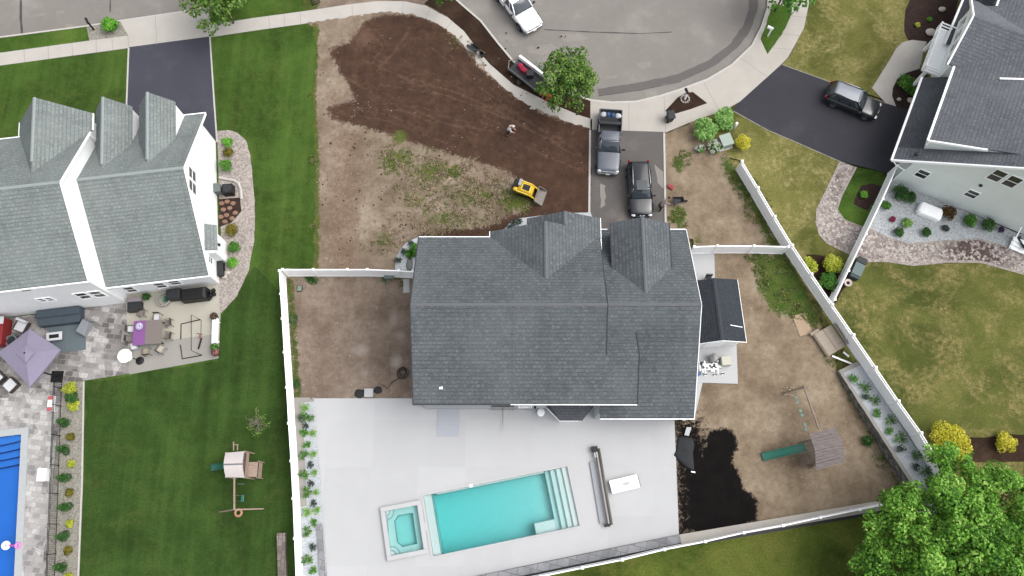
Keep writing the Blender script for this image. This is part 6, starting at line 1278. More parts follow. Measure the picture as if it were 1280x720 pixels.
p=at(7,420,.02); t=thing('patio_cabinet','red box shaped cabinet with a pale top at the left edge','cabinet',tuple(P(4,418,.02)),R(4)); MB().box((0,0,.62),(1.35,2.2,1.2)).build('body',plain('red_panel',C(146,44,46),.6,.1,4),t,bevel=.03); MB().box((0,.85,1.26),(1.42,.6,.06)).build('top',m_cush,t,bevel=.02)
p=at(15,423); t=thing('hose_reel','dark curved hose reel beside the red cabinet','hose reel',(p.x+.3,p.y-.3,.02),R(20)); MB().lathe((0,0,.05),[(.45,0),(.5,.1),(.5,.4),(.42,.5),(.3,.45)],18).build('drum',m_plastic,t); MB().torus((0,0,.55),.42,.07,20,7).build('rim',m_grey,t)
# dining set
c=at(189.5,418); dz=R(4); t=thing('dining_table','long taupe dining table with a purple cloth over its left half','table',tuple(c),dz)
MB().box((0,0,.73),(2.25,1.95,.05)).build('table_top',m_taup,t,bevel=.015)
for sx in(-1,1):
    for sy in(-1,1): MB().box((sx*1.0,sy*.85,.36),(.07,.07,.70)).build('leg',m_black,t)
o=MB().box((-.66,0,.765),(.95,2.0,.015)).build('tablecloth',m_purpl); o.location=c; o.rotation_euler=(0,0,dz); tag(o,'purple cloth over the left half of the taupe dining table','tablecloth')
q=c+Matrix.Rotation(dz,3,'Z')@Vector((-.6,.5,.775)); mb=MB(); mb.lathe((0,0,0),[(.12,0),(.26,.1),(.3,.16),(.27,.15),(.1,.05),(.01,.04)],18); 
for i in range(6): a=i*1.05; mb.ell((.13*math.cos(a),.13*math.sin(a),.16),(.1,.1,.08),10,7)
o=mb.build('bowl',plain('pale_lilac',C(206,200,226),.6,.08,7),smooth=True); o.location=q; tag(o,'pale lilac filled bowl on the purple cloth','bowl')
def dchair(label,px,py,rz_,seat):
    p=at(px,py,.02); t=thing('patio_chair',label,'chair',tuple(p),rz_,'dining chairs round the taupe table'); MB().box((0,0,.44),(.5,.5,.05)).build('seat',seat,t,bevel=.02)
    mb=MB(); mb.tube([(-.25,-.26,.44),(-.25,-.3,.9),(.25,-.3,.9),(.25,-.26,.44)],.022,6); mb.box((0,-.29,.72),(.44,.02,.3)); mb.build('backrest',m_wick,t)
    for s in(1,-1):
        MB().tube([(s*.27,-.27,.62),(s*.28,.22,.64),(s*.27,.25,.0)],.02,6).build('armrest',m_wick,t)
        for y in(-.24,): MB().tube([(s*.26,y,.44),(s*.27,y-.04,0)],.02,6).build('leg',m_wick,t)
for x,y,a,m,lab in((180,393,180,m_taup,'empty framed patio chair above the purple cloth'),(199.5,398,180,m_cush,'white cushioned patio chair above the bare half of the table'),(213,405,100,m_taup,'taupe patio chair at the right end of the table, upper one'),(213,421,85,m_taup,'taupe patio chair at the right end of the table, lower one'),(167,413,-90,m_cush,'white cushioned patio chair at the left end of the table'),(166,425,-90,m_taup,'taupe patio chair at the lower left corner of the table'),(186,441,10,plain('tan_seat',C(170,158,142),.85,.06,6),'tan patio chair below the purple cloth, next to the white side table'),(204,438,-30,plain('cream_seat',C(196,188,174),.85,.06,6),'cream patio chair below the bare half of the table')): dchair(lab,x,y,R(a),m)
p=at(170,434); o=MB().box((0,0,.3),(.45,.5,.5),R(20)).build('stool',m_cush,bevel=.08); o.location=(p.x,p.y,.02); tag(o,'small white stool at the lower left corner of the dining table','stool')
p=P(161,447,.02); t=thing('side_table','round bright white table at the edge of the pavers','table',tuple(p)); MB().lathe((0,0,0),[(.5,.68),(.56,.7),(.56,.74),(.5,.76),(.01,.77)],26).build('table_top',plain('bright_white',(.85,.85,.85,1),.5,.02,3),t); MB().lathe((0,0,0),[(.28,0),(.26,.04),(.05,.08),(.05,.69)],16).build('pedestal',m_white,t)
p=at(175,451); t=thing('umbrella_base','dark round umbrella base beside the white side table','umbrella base',tuple(p)); MB().lathe((0,0,0),[(.33,0),(.33,.05),(.1,.1),(.05,.3),(.04,.32)],18).build('weight',m_black,t); MB().tube([(0,0,.06),(-.55,.2,.05)],.03,7).build('pole',m_black,t)
p=at(171,385); t=thing('planter_box','open dark planter box with a grey rim against the white wall','planter',tuple(p),R(5)); MB().box((0,0,.25),(1.1,.8,.5)).build('box',m_plastic,t,bevel=.02); MB().box((0,.55,.42),(1.15,.35,.5)).build('shelf',plain('mauve_grey',C(150,142,146),.7,.06,5),t,bevel=.02)
p=at(207,376); t=thing('tub','round pale tub with a green scoop beside the covered grill','tub',tuple(p)); MB().lathe((0,0,0),[(.48,0),(.56,.5),(.5,.52),(.44,.12),(.01,.1)],24).build('shell',plain('stone_tub',C(176,174,166),.7,.08,6),t,smooth=False); MB().box((.12,.05,.4),(.2,.42,.2)).build('scoop',plain('green_plastic',C(40,120,90),.5,.1,6),t,bevel=.02)
for x,y,w_,d_,h_,lab in((222,370.5,1.2,.85,1.0,'small black covered grill beside the round tub'),(247,371,2.1,1.0,1.1,'long black covered grill against the wing of the white house')):
    p=at(x,y); t=thing('covered_grill',lab,'grill',tuple(p),R(7)); mb=MB(); mb.loft([[(sx*w_/2*a,sy*d_/2*a,z) for sx,sy in((-1,-1),(1,-1),(1,1),(-1,1))] for a,z in((1,.02),(1.0,.5),(.98,h_*.85),(.8,h_))]); mb.build('cover',m_plastic if w_<2 else m_black,t,bevel=.05)
p=at(267,369); o=MB(); 
for i in range(6): o.ell((.16*math.cos(i),.35*math.sin(i*1.7),.3),(.16,.16,.24),8,6,.3,2,i)
o=o.build('grill_tools',m_black); o.location=(p.x,p.y,.02); tag(o,'bundle of black tools and pots at the right end of the long covered grill','tools')
# goal frame, scooter, bench with pots
t=thing('goal_frame','black tubular sports goal frame on the concrete patio','goal frame',tuple(at(240,422))); mb=MB()
A=[P(239,394,.85),P(252,399,.9),P(226,404.5,.05),P(225,449,.05)]
mb.tube([P(226,424,.04),P(226.5,405,.04),P(250.5,399.5,.04)],.045,7); mb.tube([P(225.5,431,.04),P(228,448.5,.04),P(252.5,444,.04)],.045,7); mb.build('ground_frame',m_black,t,world=True)
mb=MB(); mb.tube([P(251,400,.05),P(239,393.5,.55),P(239,438,.55),P(252.5,444,.05)],.028,6); mb.tube([P(251.5,400,.05),P(251,425,.05)],.018,5); mb.build('net_frame',m_black,t,world=True)
p=at(250.5,430); t=thing('scooter','small red and black scooter lying on the concrete patio','scooter',tuple(p),R(80)); MB().box((0,0,.1),(.7,.14,.05)).build('footboard',m_black,t,bevel=.02); MB().tube([(.35,0,.1),(.42,.1,.25),(.75,.16,.3)],.03,7).build('steering_column',plain('scooter_red',C(196,40,60),.5,.1,6),t); MB().tube([(.75,-.08,.3),(.75,.4,.3)],.025,7).build('handle_bar',m_black,t)
for x in(-.36,.4): MB().torus((x,0,.09),.07,.03,14,6,Matrix.Rotation(math.pi/2,3,'X')).build('wheel',m_tyre,t)
p=at(271.5,416); t=thing('bench','white slatted bench at the right edge of the concrete patio','bench',tuple(p),R(4)); mb=MB()
for i in range(4): mb.box((-.2+i*.13,0,.45),(.11,2.0,.04))
mb.build('seat',m_white,t)
for y in(-.8,.8): MB().box((0,y,.22),(.45,.08,.42)).build('leg',m_white,t)
MB().box((.26,0,.68),(.05,2.0,.36)).build('backrest',m_white,t)
def pot(label,px,py,m,mf):
    p=at(px,py); t=thing('plant_pot',label,'plant pot',tuple(p)); MB().lathe((0,0,0),[(.2,0),(.28,.4),(.3,.42),(.24,.4),(.01,.36)],16).build('pot',m,t); rs=np.random.RandomState(int(px)); d=rs.normal(0,1,(160,3)); d/=np.linalg.norm(d,axis=1)[:,None]; leaves('foliage',d*[.3,.3,.2]+[0,0,.52],d,.1,mf,t,seed=int(px))
pot('brown pot of dry plants above the white bench',270,397,m_wick,leaf_mat('dry_brown_leaf',[C(90,66,60),C(130,100,90),C(110,100,70)])); pot('pot of green plants below the white bench',270.5,435,m_wick,m_mdg); pot('pot of pink flowers at the corner of the concrete patio',271.5,442,m_wick,leaf_mat('pink_flower',[C(160,90,100),C(210,130,140),C(110,120,70)]))
# side of the white house
p=at(274.5,239.5); t=thing('bin','grey lidded bin against the wall of the white house','bin',tuple(p),R(7)); MB().box((0,0,.42),(.62,.7,.82)).build('body',m_grey,t,bevel=.04); MB().box((0,0,.88),(.7,.78,.08)).build('lid',plain('grey_lid',C(112,122,118),.6,.05,5),t,bevel=.03)
p=at(288,240); t=thing('air_conditioner','black air conditioning unit right of the grey bin','air conditioner',tuple(p),R(7)); MB().box((0,0,.42),(.85,.85,.8)).build('case',m_black,t,bevel=.04); MB().lathe((0,0,.82),[(.36,0),(.36,.04),(.3,.05),(.02,.05)],20).build('fan_grille',m_plastic,t)
mb=MB(); pts=[P(x,y,.1) for x,y in((274,222),(283,224),(292,225.5),(298,229),(301,237),(302,249))]; mb.tube(pts,.13,8); o=mb.build('bed_edging',m_kerb); tag(o,'curved pale concrete edging round the black air conditioning unit','edging')
t=thing('brown_stones','patch of brown flat stones below the air conditioning unit','stones',tuple(at(286,265))); mb=MB(); rs=random.Random(3)
for (x,y) in((277,254),(284,252),(291,254),(279,262),(287,260),(294,266),(276,271),(283,269),(290,273),(281,277)): q=P(x,y,.05); mb.ell(tuple(q),(.24,.2,.1),8,6,.2,2,x)
mb.build('flat_stone',plain('brown_stone',C(150,116,98),.85,.2,3),t,world=True)
p=at(278.5,338); t=thing('storage_chest','black narrow storage chest against the white wall near the corner','chest',tuple(p),R(7)); MB().box((0,0,.3),(.42,1.25,.6)).build('body',m_black,t,bevel=.04); MB().box((0,0,.63),(.48,1.3,.06)).build('lid',m_plastic,t,bevel=.02)
p=P(57,594,.02); t=thing('skimmer_cabinet','small white box cabinet on the pavers beside the blue pool fence','box',(p.x+.1,p.y,.02)); MB().box((0,0,.35),(.62,.9,.7)).build('body',m_white,t,bevel=.03); MB().box((0,0,.73),(.68,.96,.06)).build('lid',m_white,t,bevel=.02)
p=at(66,505); t=thing('cushioned_bench','white seat with red cushions against the black pool fence','bench',tuple(p),R(3)); MB().box((0,0,.2),(.4,1.2,.4)).build('frame',m_white,t,bevel=.02)
for y in(-.45,.42): MB().box((.02,y,.44),(.36,.3,.1)).build('cushion',plain('coral_cushion',C(206,104,108),.85,.1,6),t,bevel=.03)
p=LP(-.75,-8.2,-.06); t=thing('pool_float','white and pink ring float at the edge of the blue pool','float',(p.x,p.y,-.06)); MB().torus((0,0,.06),.2,.14,20,8).build('white_ring',m_white,t,smooth=True); MB().torus((.95,.0,.14),.17,.1,20,8).build('pink_ring',plain('pink_float',C(226,150,214),.5,.04,4),t,smooth=True); MB().tube([(.3,0,.1),(.8,0,.16)],.07,8).build('neck',plain('magenta_float',C(214,84,190),.5,.04,4),t)

# ---------------------------------------------------------------- playsets
m_ply=wood_mat('weathered_playset_wood',C(126,112,104),C(176,160,148)); m_cedar=wood_mat('cedar_wood',C(150,130,118),C(190,168,152)); m_slide=paint('green_slide',C(22,112,92),.4,0,.3); m_canv=plain('pale_canvas',C(216,208,206),.85,.04,4)
def slide(root,a,b,w_=.5,mat=None,name='slide'):
    a,b=Vector(a),Vector(b); d=(b-a); hd=Vector((d.x,d.y,0)).normalized(); sd=Vector((-hd.y,hd.x,0)); rings=[]
    for f in np.linspace(0,1,11):
        p=a+d*f; p.z=a.z+(b.z-a.z)*(f if f<.85 else .85+.15*(f-.85)/.15*1.0)+ .06*math.sin(f*6.3)
        rings.append([p+sd*(s*w_/2)+Vector((0,0,z)) for s,z in((-1,.16),(-.86,.16),(-.8,.0),(.8,.0),(.86,.16),(1,.16),(1,-.05),(-1,-.05))])
    MB().loft(rings).build(name,mat or m_slide,root,world=True)
t=thing('playset','small cedar playset with a pale canopy and a short green slide on the left lawn','playset',tuple(P(308,585)))
R0=lambda px,py,z:P(px,py,z)
zt=2.75; cps=[R0(282,566,zt-.35),R0(305.5,564,zt-.35),R0(305.5,597,zt-.35),R0(282,596.5,zt-.35)]
rl=(cps[0]+cps[3])/2,(cps[1]+cps[2])/2
mb=MB(); mid=[(cps[0]+cps[3])/2+Vector((0,0,.4)),(cps[1]+cps[2])/2+Vector((0,0,.4))]
rings=[]
for f in np.linspace(0,1,9): rings.append([cps[0].lerp(cps[3],f)+Vector((0,0,.42*math.sin(math.pi*f))),cps[1].lerp(cps[2],f)+Vector((0,0,.42*math.sin(math.pi*f))),cps[1].lerp(cps[2],f)+Vector((0,0,.42*math.sin(math.pi*f)-.03)),cps[0].lerp(cps[3],f)+Vector((0,0,.42*math.sin(math.pi*f)-.03))])
mb.loft(rings); mb.build('canopy',m_canv,t,world=True)
mb=MB(); mb.bar(mid[0]+Vector((0,0,.04)),mid[1]+Vector((0,0,.04)),.1,.05); mb.build('ridge_strap',m_grey,t,world=True)
for q in cps: MB().bar((q.x,q.y,0),(q.x,q.y,q.z),.09,.09).build('post',m_cedar,t,world=True)
cm=sum(cps,Vector())/4; ex=(cps[1]-cps[0]).length; ey=(cps[0]-cps[3]).length
mb=MB()
for i in range(9): mb.box((cm.x-ex/2+ex*(i+.5)/9,cm.y,1.45),(ex/9-.015,ey,.04))
mb.box((cm.x+ex/2+.35,cm.y-.3,1.42),(.7,ey*.62,.05)); mb.build('platform',m_cedar,t,world=True)
mb=MB()
for z in(1.65,1.85,2.05): mb.box((cm.x+ex/2+.02,cm.y,z),(.04,ey,.12)); mb.box((cm.x,cm.y+ey/2,z),(ex,.04,.12)); mb.box((cm.x,cm.y-ey/2,z),(ex,.04,.12))
for z in(.5,.8,1.1): mb.box((cm.x+ex/2+.72,cm.y-.3,z),(.05,ey*.62,.12))
for y in(-.9,.3): mb.box((cm.x+ex/2+.72,cm.y+y,.75),(.08,.08,1.5))
mb.build('railing',m_cedar,t,world=True)
slide(t,(cm.x-ex/2+.05,cm.y+.05,1.42),(cm.x-ex/2-1.9,cm.y-.1,.15))
b0,b1=P(293,597,2.3),P(293,637,2.3); mb=MB(); mb.bar(b0,b1,.1,.14); mb.build('swing_beam',m_cedar,t,world=True)
for e in(P(329,636,0),P(291,640,0)-Vector((1.0,0,0))): MB().bar(b1,e,.1,.1).build('leg',m_cedar,t,world=True)
mb=MB(); mb.bar(P(292,563,2.3),P(292,552,2.3),.07,.07); mb.bar(P(297,563,2.1),P(297,555,2.1),.07,.07); mb.bar(P(292,556,2.2),P(298,556,2.2),.06,.06); mb.build('monkey_bar',m_cedar,t,world=True)
for x,y,nm,lab in((301,623,'swing','green swing seat'),): 
    q=P(303,623,.5); mb=MB(); mb.box(tuple(q),(.22,.5,.05)); o=mb.build('swing_seat',m_slide,t,world=True,bevel=.02); mb=MB()
    for s in(-.22,.22): mb.tube([(q.x,q.y+s,.5),(b0.x,q.y+s*.8,2.25)],.012,5)
    mb.build('chain',m_grey,o,world=False) if False else None
    mb=MB()
    for s in(-.22,.22): mb.tube([(q.x,q.y+s,.5),(b0.x,q.y+s*.8,2.25)],.012,5)
    mb.build('chain',m_grey,t,world=True)
q=P(298,641,.5); MB().torus(tuple(q),.24,.09,20,8).build('tyre_swing',plain('tan_tyre',C(196,148,116),.7,.08,5),t,world=True,smooth=True)
mb=MB(); mb.box(tuple(P(301,605,.6)),(.5,.05,.03)); mb.build('trapeze_bar',m_grey,t,world=True)
# right playset
t=thing('playset','weathered grey wooden playset with a long dark green slide on the bare dirt','playset',tuple(P(1016,562)))
ra,rb=P(1018.6,564,3.1),P(1055,555,3.1); n1,n2=P(1011.5,543,2.62),P(1040,535,2.62); s1,s2=P(1020,588.5,2.62),P(1054.5,578,2.62)
mb=MB()
def planks(mb,e0,e1,r0,r1,n=6):
    for i in range(n):
        f0,f1=i/n+.01,(i+1)/n-.012; a,b,c_,d_=e0.lerp(r0,f0),e1.lerp(r1,f0),e1.lerp(r1,f1),e0.lerp(r0,f1); u=Vector((0,0,.045))
        mb.loft([[a,b,c_,d_],[a+u,b+u,c_+u,d_+u]])
planks(mb,n1,n2+(n2-n1)*.15,ra,rb); planks(mb,s1,s2,ra,rb); mb.build('roof',wood_mat('grey_planks',C(108,100,100),C(150,141,140),R(14),.14),t,world=True)
ctr=P(1016,562); ex=(rb-ra).normalized(); ex.z=0; ey=Vector((-ex.y,ex.x,0)); B=lambda x,y,z:Vector((ra.x+rb.x,ra.y+rb.y,0))/2+ex*x+ey*y+Vector((0,0,z))
for x in(-.85,.75):
    for y in(-.85,.85): MB().bar(B(x,y,0),B(x,y,2.65),.1,.1).build('post',m_ply,t,world=True)
mb=MB()
for i in range(10): a=-.9+i*.18; mb.bar(B(-.9,a,1.42),B(.8,a,1.42),.16,.04)
mb.build('platform',m_ply,t,world=True); mb=MB()
for i in range(9): 
    f=-.85+i*.2; mb.bar(B(f,-.9,1.42),B(f,-.9,2.05),.14,.03)
    mb.bar(B(.78,f,1.42),B(.78,f,2.05),.14,.03)
mb.build('railing',m_ply,t,world=True); mb=MB()
for z in(.3,.6,.9,1.2): mb.bar(B(-1.1-.35*(1-z/1.4),-.75,z),B(-1.1-.35*(1-z/1.4),-.15,z),.06,.06)
for y in(-.78,-.12): mb.bar(B(-1.5,y,0),B(-.95,y,1.5),.06,.08)
mb.bar(B(-.85,-1.2,0),B(-.5,-.9,1.4),.06,.08)
for i in range(4): mb.bar(B(-.6,-1.0-.06*i,.9-.22*i),B(.5,-1.0-.06*i,.9-.22*i),.12,.03)
mb.build('ladder',m_ply,t,world=True)
sa=P(1007,558.5,1.45); sb=P(953,571.5,.2); slide(t,sa,sb,.62)
MB().bar(P(1024,537,2.35),P(1005,484,2.35),.1,.14).build('swing_beam',m_ply,t,world=True)
be=P(1005,484,2.35)
for e in(be+ey*.1+ex*-.9,be+ex*.9+ey*.2): MB().bar(be,(e.x,e.y,0),.09,.09).build('leg',m_ply,t,world=True)
ch_=[]
for i,(x,y) in enumerate(((995,497),(996.5,503),(1000.5,513.5),(1002.5,519),(1005.5,531),(1006.5,537))): MB().lathe(tuple(P(x,y,1.5-.12*i*.3)),[(.02,0),(.13,0),(.13,.05),(.02,.05)],12).build('climbing_disc',m_slide,t,world=True)
mb=MB(); mb.tube([P(994,490,2.0),P(996,503,1.5),P(1001,516,1.4),P(1007,540,1.5)],.015,5); mb.build('climbing_rope',m_grey,t,world=True)
p=P(986,490); mb=MB(); rs=random.Random(5)
for i in range(18): mb.ell((rs.uniform(-.35,.35),rs.uniform(-.4,.4),.05),(.1,.08,.07),7,5,.3,2,i)
o=mb.build('rubble_pile',plain('tan_rubble',C(170,154,130),.9,.15,6)); o.location=(p.x,p.y,0); tag(o,'small pile of tan rubble left of the playset swing beam','rubble')

# sandbox, boards, pieces in the right yard
m_tan=wood_mat('tan_boards',C(150,140,126),C(182,170,152)); 
p=P(1036,426,.1); t=thing('sandbox','tan wooden sandbox with two closed lid boards beside the slanting fence','sandbox',(p.x,p.y,0),R(29)); mb=MB(); m_tan2=wood_mat('weathered_tan_boards',C(164,152,138),C(192,180,164))
for c_,s in(((0,.98,.16),(1.75,.08,.32)),((0,-.98,.16),(1.75,.08,.32)),((.88,0,.16),(.08,2.0,.32)),((-.88,0,.16),(.08,2.0,.32))): mb.box(c_,s)
mb.build('frame',m_tan,t); 
for x in(-.42,.42): MB().box((x,0,.35),(.81,1.95,.05)).build('lid_board',m_tan2,t,bevel=.01)
MB().box((.97,.0,.55),(.08,1.9,.45),M=Matrix.Rotation(R(-25),3,'Y')).build('backrest',m_tan,t); MB().box((-.7,1.12,.38),(.8,.24,.05)).build('corner_seat',m_tan,t)
a=[P(990.5,395,.05),P(1006,391,.05),P(1015.5,416,.05),P(1000,420.5,.05)]; o=MB().loft([[(q.x,q.y,z) for q in a] for z in(.03,.07)]).build('board',wood_mat('pale_tan_board',C(176,152,126),C(196,174,148))); tag(o,'loose tan rectangular board lying left of the sandbox','board')
for a,b,lab in(((1040,445),(1065,455),'long white post lying below the sandbox'),((1054,440),(1061,446),'short white post piece lying beside the fence')):
    o=MB().bar(P(*a,.08),P(*b,.08),.14,.1).build('vinyl_post',m_white); tag(o,lab,'post')
mb=MB(); m_tarp=plain('black_fabric',C(44,46,50),.8,.12,2,bump=.2); tp=[P(x,y) for x,y in((848,545),(858,546),(866,549),(868,556),(866,566),(867,578),(868,589),(858,584),(850,577),(842,569),(846,560),(846,552))]; cc=sum(tp,Vector())/len(tp); rg=[]
for f,zz in((1,.02),(1,.03),(.75,.06),(.4,.09),(.05,.1)): rg.append([cc+(q-cc)*f+Vector((0,0,zz+(.05*noise.noise(q*2+Vector((0,0,f))) if f<1 else 0)+.03)) for q in tp])
o=mb.loft(rg).build('tarp',m_tarp,smooth=True); tag(o,'black sheet of fabric lying at the right edge of the white deck','tarp')
a=[P(858,534,.06),P(864,534.5,.06),P(860.5,545,.06),P(855,544,.06)]; o=MB().loft([[(q.x,q.y,z) for q in a] for z in(.12,.2)]).build('paver_slab',m_deck); tag(o,'white slab lying above the black fabric at the deck edge','slab')
o=MB().bar(P(864,589.5,.15),P(869,590.5,.15),.1,.08).build('brick',m_white); tag(o,'small white brick holding down the lower corner of the black fabric','brick')
# deck furniture
a,b=P(741,562,.1),P(757,657,.1); d=(b-a).normalized(); nn=Vector((d.y,-d.x,0)); nn=nn if nn.x>0 else -nn; t=thing('pool_cover_reel','long pool cover reel with two grey tubes standing on the deck right of the pool','pool cover reel',tuple((a+b)/2),0); m_tube=plain('taupe_tube',C(116,110,104),.5,.12,4); m_alum=plain('aluminium_tube',C(190,190,190),.4,.05,4,.5,.3)
mb=MB(); mb.tube([a+nn*.42+Vector((0,0,.42)),b+nn*.42+Vector((0,0,.42))],.10,12); mb.build('roller',m_tube,t,world=True,smooth=True)
mb=MB(); mb.tube([a+nn*.14+Vector((0,0,.36)),b+nn*.14+Vector((0,0,.36))],.055,10); mb.build('inner_tube',m_tube,t,world=True,smooth=True); mb=MB(); mb.bar(a+nn*.27+Vector((0,0,.3)),b+nn*.27+Vector((0,0,.3)),.14,.05); mb.build('rail',m_alum,t,world=True)
mb=MB(); mb.bar(a+d*.9+nn*-.18+Vector((0,0,.05)),b-d*.2+nn*-.18+Vector((0,0,.05)),.46,.08); mb.build('folded_cover',plain('grey_vinyl_cover',C(168,170,178),.6,.05,3),t,world=True)
for q,w_ in((a,.5),(b,.42)):
    MB().box(tuple(q+nn*.12+Vector((0,0,.2))),(w_*.9,.42 if q is a else .2,.45),math.atan2(nn.y,nn.x)).build('end_stand',m_black,t,world=True,bevel=.02)
MB().box(tuple(a+nn*.14+d*.45+Vector((0,0,.3))),(.26,.4,.2),math.atan2(nn.y,nn.x)).build('crank_box',m_alum,t,world=True)
a,b=P(764,609,.5),P(798,601,.5); c_=(a+b)/2; t=thing('storage_bench','white rectangular storage bench on the deck right of the pool cover reel','bench',(c_.x,c_.y,.055),math.atan2(b.y-a.y,b.x-a.x)); MB().box((0,0,.21),(2.15,.95,.42)).build('body',m_white,t,bevel=.02); MB().box((-.02,0,.46),(2.2,1.0,.07)).build('lid',m_white,t,bevel=.03); MB().box((1.12,0,.26),(.06,.95,.36)).build('end_panel',m_grey,t,bevel=.01); MB().box((.1,0,.5),(.5,.25,.01)).build('handle_plate',m_deck,t)
# left side yard
p=P(375,361); t=thing('valve_box','small green valve box lid in the dirt near the fence corner','valve box',(p.x,p.y,.02),R(2)); MB().box((0,0,.06),(.42,.55,.12)).build('rim',m_plastic,t); MB().box((0,0,.14),(.34,.46,.03)).build('lid',plain('pale_green_lid',C(130,150,132),.6,.06,5),t,bevel=.01)
p=P(505,466,.03); mb=MB(); rs=random.Random(8)
for i in range(7): mb.torus((p.x+rs.uniform(-.18,.18),p.y+rs.uniform(-.18,.18),.05+.035*i),.36+rs.uniform(-.08,.06),.018,22,6,Matrix.Rotation(rs.uniform(-.12,.12),3,'X'))
mb.tube([p+Vector((-.3,-.4,.05)),p+Vector((-.9,-.75,.03)),P(484,486,.03),P(477,480,.03)],.025,6); o=mb.build('hose_coil',m_black); tag(o,'tangled coil of thin black pipe lying beside the left wall of the house','pipe')
p=P(461.5,491.5); o=MB().box((p.x,p.y,.17),(.68,.66,.3)).build('concrete_block',m_deck,bevel=.02); tag(o,'white concrete block at the top edge of the deck','block')
for q,lab,r in(((450,492),'dark folded sheet left of the white concrete block',.42),((473,488),'dark crumpled bag right of the white concrete block',.34)):
    p=P(*q); o=MB().ell((p.x,p.y,.08),(r,r*.8,.13),14,8,.35,1.6,q[0]).build('plastic_sheet',m_tarp,smooth=True); tag(o,lab,'sheet')
p=P(487,346); o=MB().box((p.x,p.y-.1,.25),(.75,.35,.5)).build('meter_box',plain('grey_green_box',C(124,138,134),.6,.08,5),bevel=.03); tag(o,'grey green box against the inside of the short left fence','box')
strip('paving_slab',[(508,349),(508,366)],.5,m_deck,.01,0,.06)
# equipment pad
p=P(889.5,449,.055); o=MB().lathe((0,0,0),[(.3,0),(.34,.75),(.3,.9),(.12,.98),(.1,1.05),(.01,1.06)],18).build('filter_tank',plain('grey_tank',C(176,174,172),.5,.06,5),smooth=True); o.location=p; tag(o,'pale grey round filter tank on the pad below the shed','tank')
p=P(905,453,.055); t=thing('pool_heater','cream square pool heater with a dark side on the pad below the shed','heater',tuple(p),R(4)); MB().box((0,0,.42),(.78,.72,.8)).build('case',plain('cream_metal',C(208,206,192),.5,.05,5),t,bevel=.03); MB().box((.41,0,.5),(.06,.35,.3)).build('vent',m_black,t)
for x,y,lab in((880,457,'white pump at the left of the pipe cluster on the pad'),(896,458,'white pump at the right of the pipe cluster on the pad')):
    p=P(x,y,.06); t=thing('pool_pump',lab,'pump',tuple(p),R(x)); mb=MB(); mb.tube([(-.3,0,.2),(.25,0,.2)],.13,12); mb.build('motor',m_white,t,smooth=True); MB().lathe((.3,0,0),[(.14,0),(.15,.3),(.08,.34)],12).build('strainer',m_black,t); MB().box((-.1,0,.04),(.5,.3,.08)).build('base',m_black,t)
p=P(888,458,.06); mb=MB(); rs=random.Random(2)
for (a,b) in(((-.9,.1),(.3,.15)),((-.8,-.3),(.6,-.25)),((-.5,.4),(-.5,-.6)),((.2,.45),(.2,-.5)),((.5,.2),(.5,-.6)),((-.9,.3),(-.9,-.4))): mb.tube([(p.x+a[0] if False else p.x+a,p.y+b,.3) if False else (p.x+a[0],p.y+a[1],.32) if isinstance(a,tuple) else (p.x+a,p.y+b,.32) for a,b in((a,b),)]+[(p.x+b[0],p.y+b[1],.32)],.055,8)
for i in range(7): mb.lathe((p.x+rs.uniform(-.8,.6),p.y+rs.uniform(-.55,.4),.3),[(.08,0),(.08,.14),(.03,.16)],8)
o=mb.build('pool_pipes',m_white); tag(o,'cluster of white pool pipes and valves on the pad below the shed','pipes')
for i,(x,y,lab) in enumerate(((881,468.5,'dark valve with white collar on the pad, left of three in a row'),(893,469,'dark valve with white collar on the pad, middle of three in a row'),(902.5,467.5,'dark valve with white collar on the pad, right of three in a row'))):
    p=P(x,y,.05); t=thing('valve',lab,'valve',tuple(p)); MB().lathe((0,0,0),[(.1,0),(.1,.12),(.06,.14)],10).build('collar',m_white,t); MB().tube([(-.14,0,.2),(.14,0,.2)],.04,7).build('handle',m_black,t)
p=P(872,468,.06); o=MB().lathe((0,0,0),[(.16,0),(.18,.4),(.17,.4),(.02,.38)],14).build('blue_bucket',m_bluebag); o.location=p; tag(o,'light blue bucket at the left edge of the equipment pad','bucket')
p=P(887,345,2.2); 
t=thing('folding_chair','black folded chair leaning on the top end of the garden shed','chair',tuple(P(884,352,.04))); mb=MB(); mb.tube([(-.25,.1,0),(-.25,.35,1.0),(.25,.35,1.0),(.25,.1,0)],.03,6); mb.build('frame',m_black,t); mb=MB(); mb.box((0,.3,.8),(.46,.04,.35)); mb.box((0,.2,.45),(.46,.3,.04)); mb.build('seat',m_black,t)
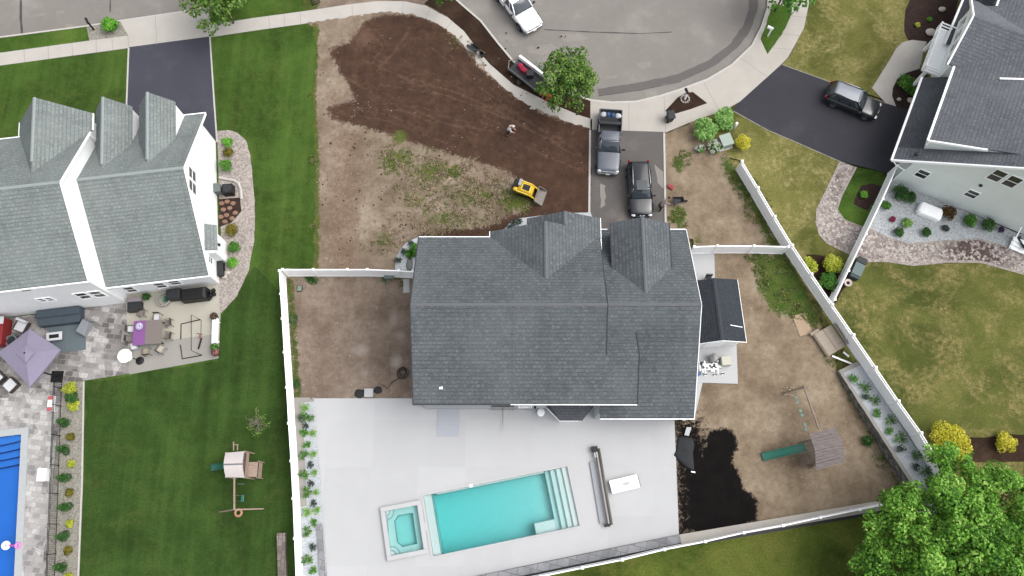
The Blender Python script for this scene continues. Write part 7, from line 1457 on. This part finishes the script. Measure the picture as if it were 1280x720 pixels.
# right neighbour's small things
a=P(1162,265,.3); t=thing('covered_furniture','white covered rounded piece of furniture on the pale gravel bed','covered furniture',(a.x,a.y,.02),R(-25)); mb=MB(); mb.loft([[(1.0*s*x,.55*s*y,z) for x,y in((-1,-.55),(-.85,-1),(.85,-1),(1,-.55),(1,.55),(.85,1),(-.85,1),(-1,.55))] for s,z in((1,.0),(1,.45),(.9,.6),(.55,.68))]); mb.build('cover',m_white,t,bevel=.03)
p=P(1072,336,.35); a,b=P(1080,317,.7),P(1064,353,.7); t=thing('deck_box','dark green grey storage box against the right side of the white fence','storage box',(p.x,p.y,0),math.atan2(b.y-a.y,b.x-a.x)); MB().box((0,0,.33),(1.9,.75,.62)).build('body',plain('dark_green_box',C(62,72,74),.6,.08,4),t,bevel=.03); MB().box((.15,0,.67),(1.1,.8,.06)).build('lid',plain('grey_green_top',C(104,122,122),.6,.06,5),t,bevel=.02); MB().box((-.7,0,.67),(.5,.8,.08)).build('back_lid',m_plastic,t,bevel=.02)
p=P(1058,355,0); t=thing('plant_pot','pale round pot beside the bottom of the white fence','pot',(p.x,p.y,0)); MB().lathe((0,0,0),[(.2,0),(.3,.35),(.32,.4),(.26,.38),(.02,.3)],16).build('pot',plain('pale_pink_pot',C(206,190,188),.7,.05,5),t); MB().lathe((0,0,.3),[(.25,0),(.1,.06),(.01,.06)],12).build('soil',m_mulch,t)
p=P(1064,346,0); t=thing('watering_can','black watering can at the end of the storage box','watering can',(p.x,p.y,0)); MB().lathe((0,0,0),[(.2,0),(.22,.3),(.1,.42),(.02,.43)],14).build('can',m_black,t); MB().tube([(.15,0,.15),(.45,.1,.45)],.04,7).build('spout',m_black,t)
p=P(1275,305,.2); t=thing('solar_panel','black leaning panel at the right edge of the gravel bed','panel',(p.x,p.y,0),R(20)); MB().box((0,0,.5),(.5,1.2,.06),M=Matrix.Rotation(R(30),3,'Y')).build('panel_face',m_black,t); MB().tube([(0,0,0),(0,0,.5)],.04,7).build('stand',m_white,t)
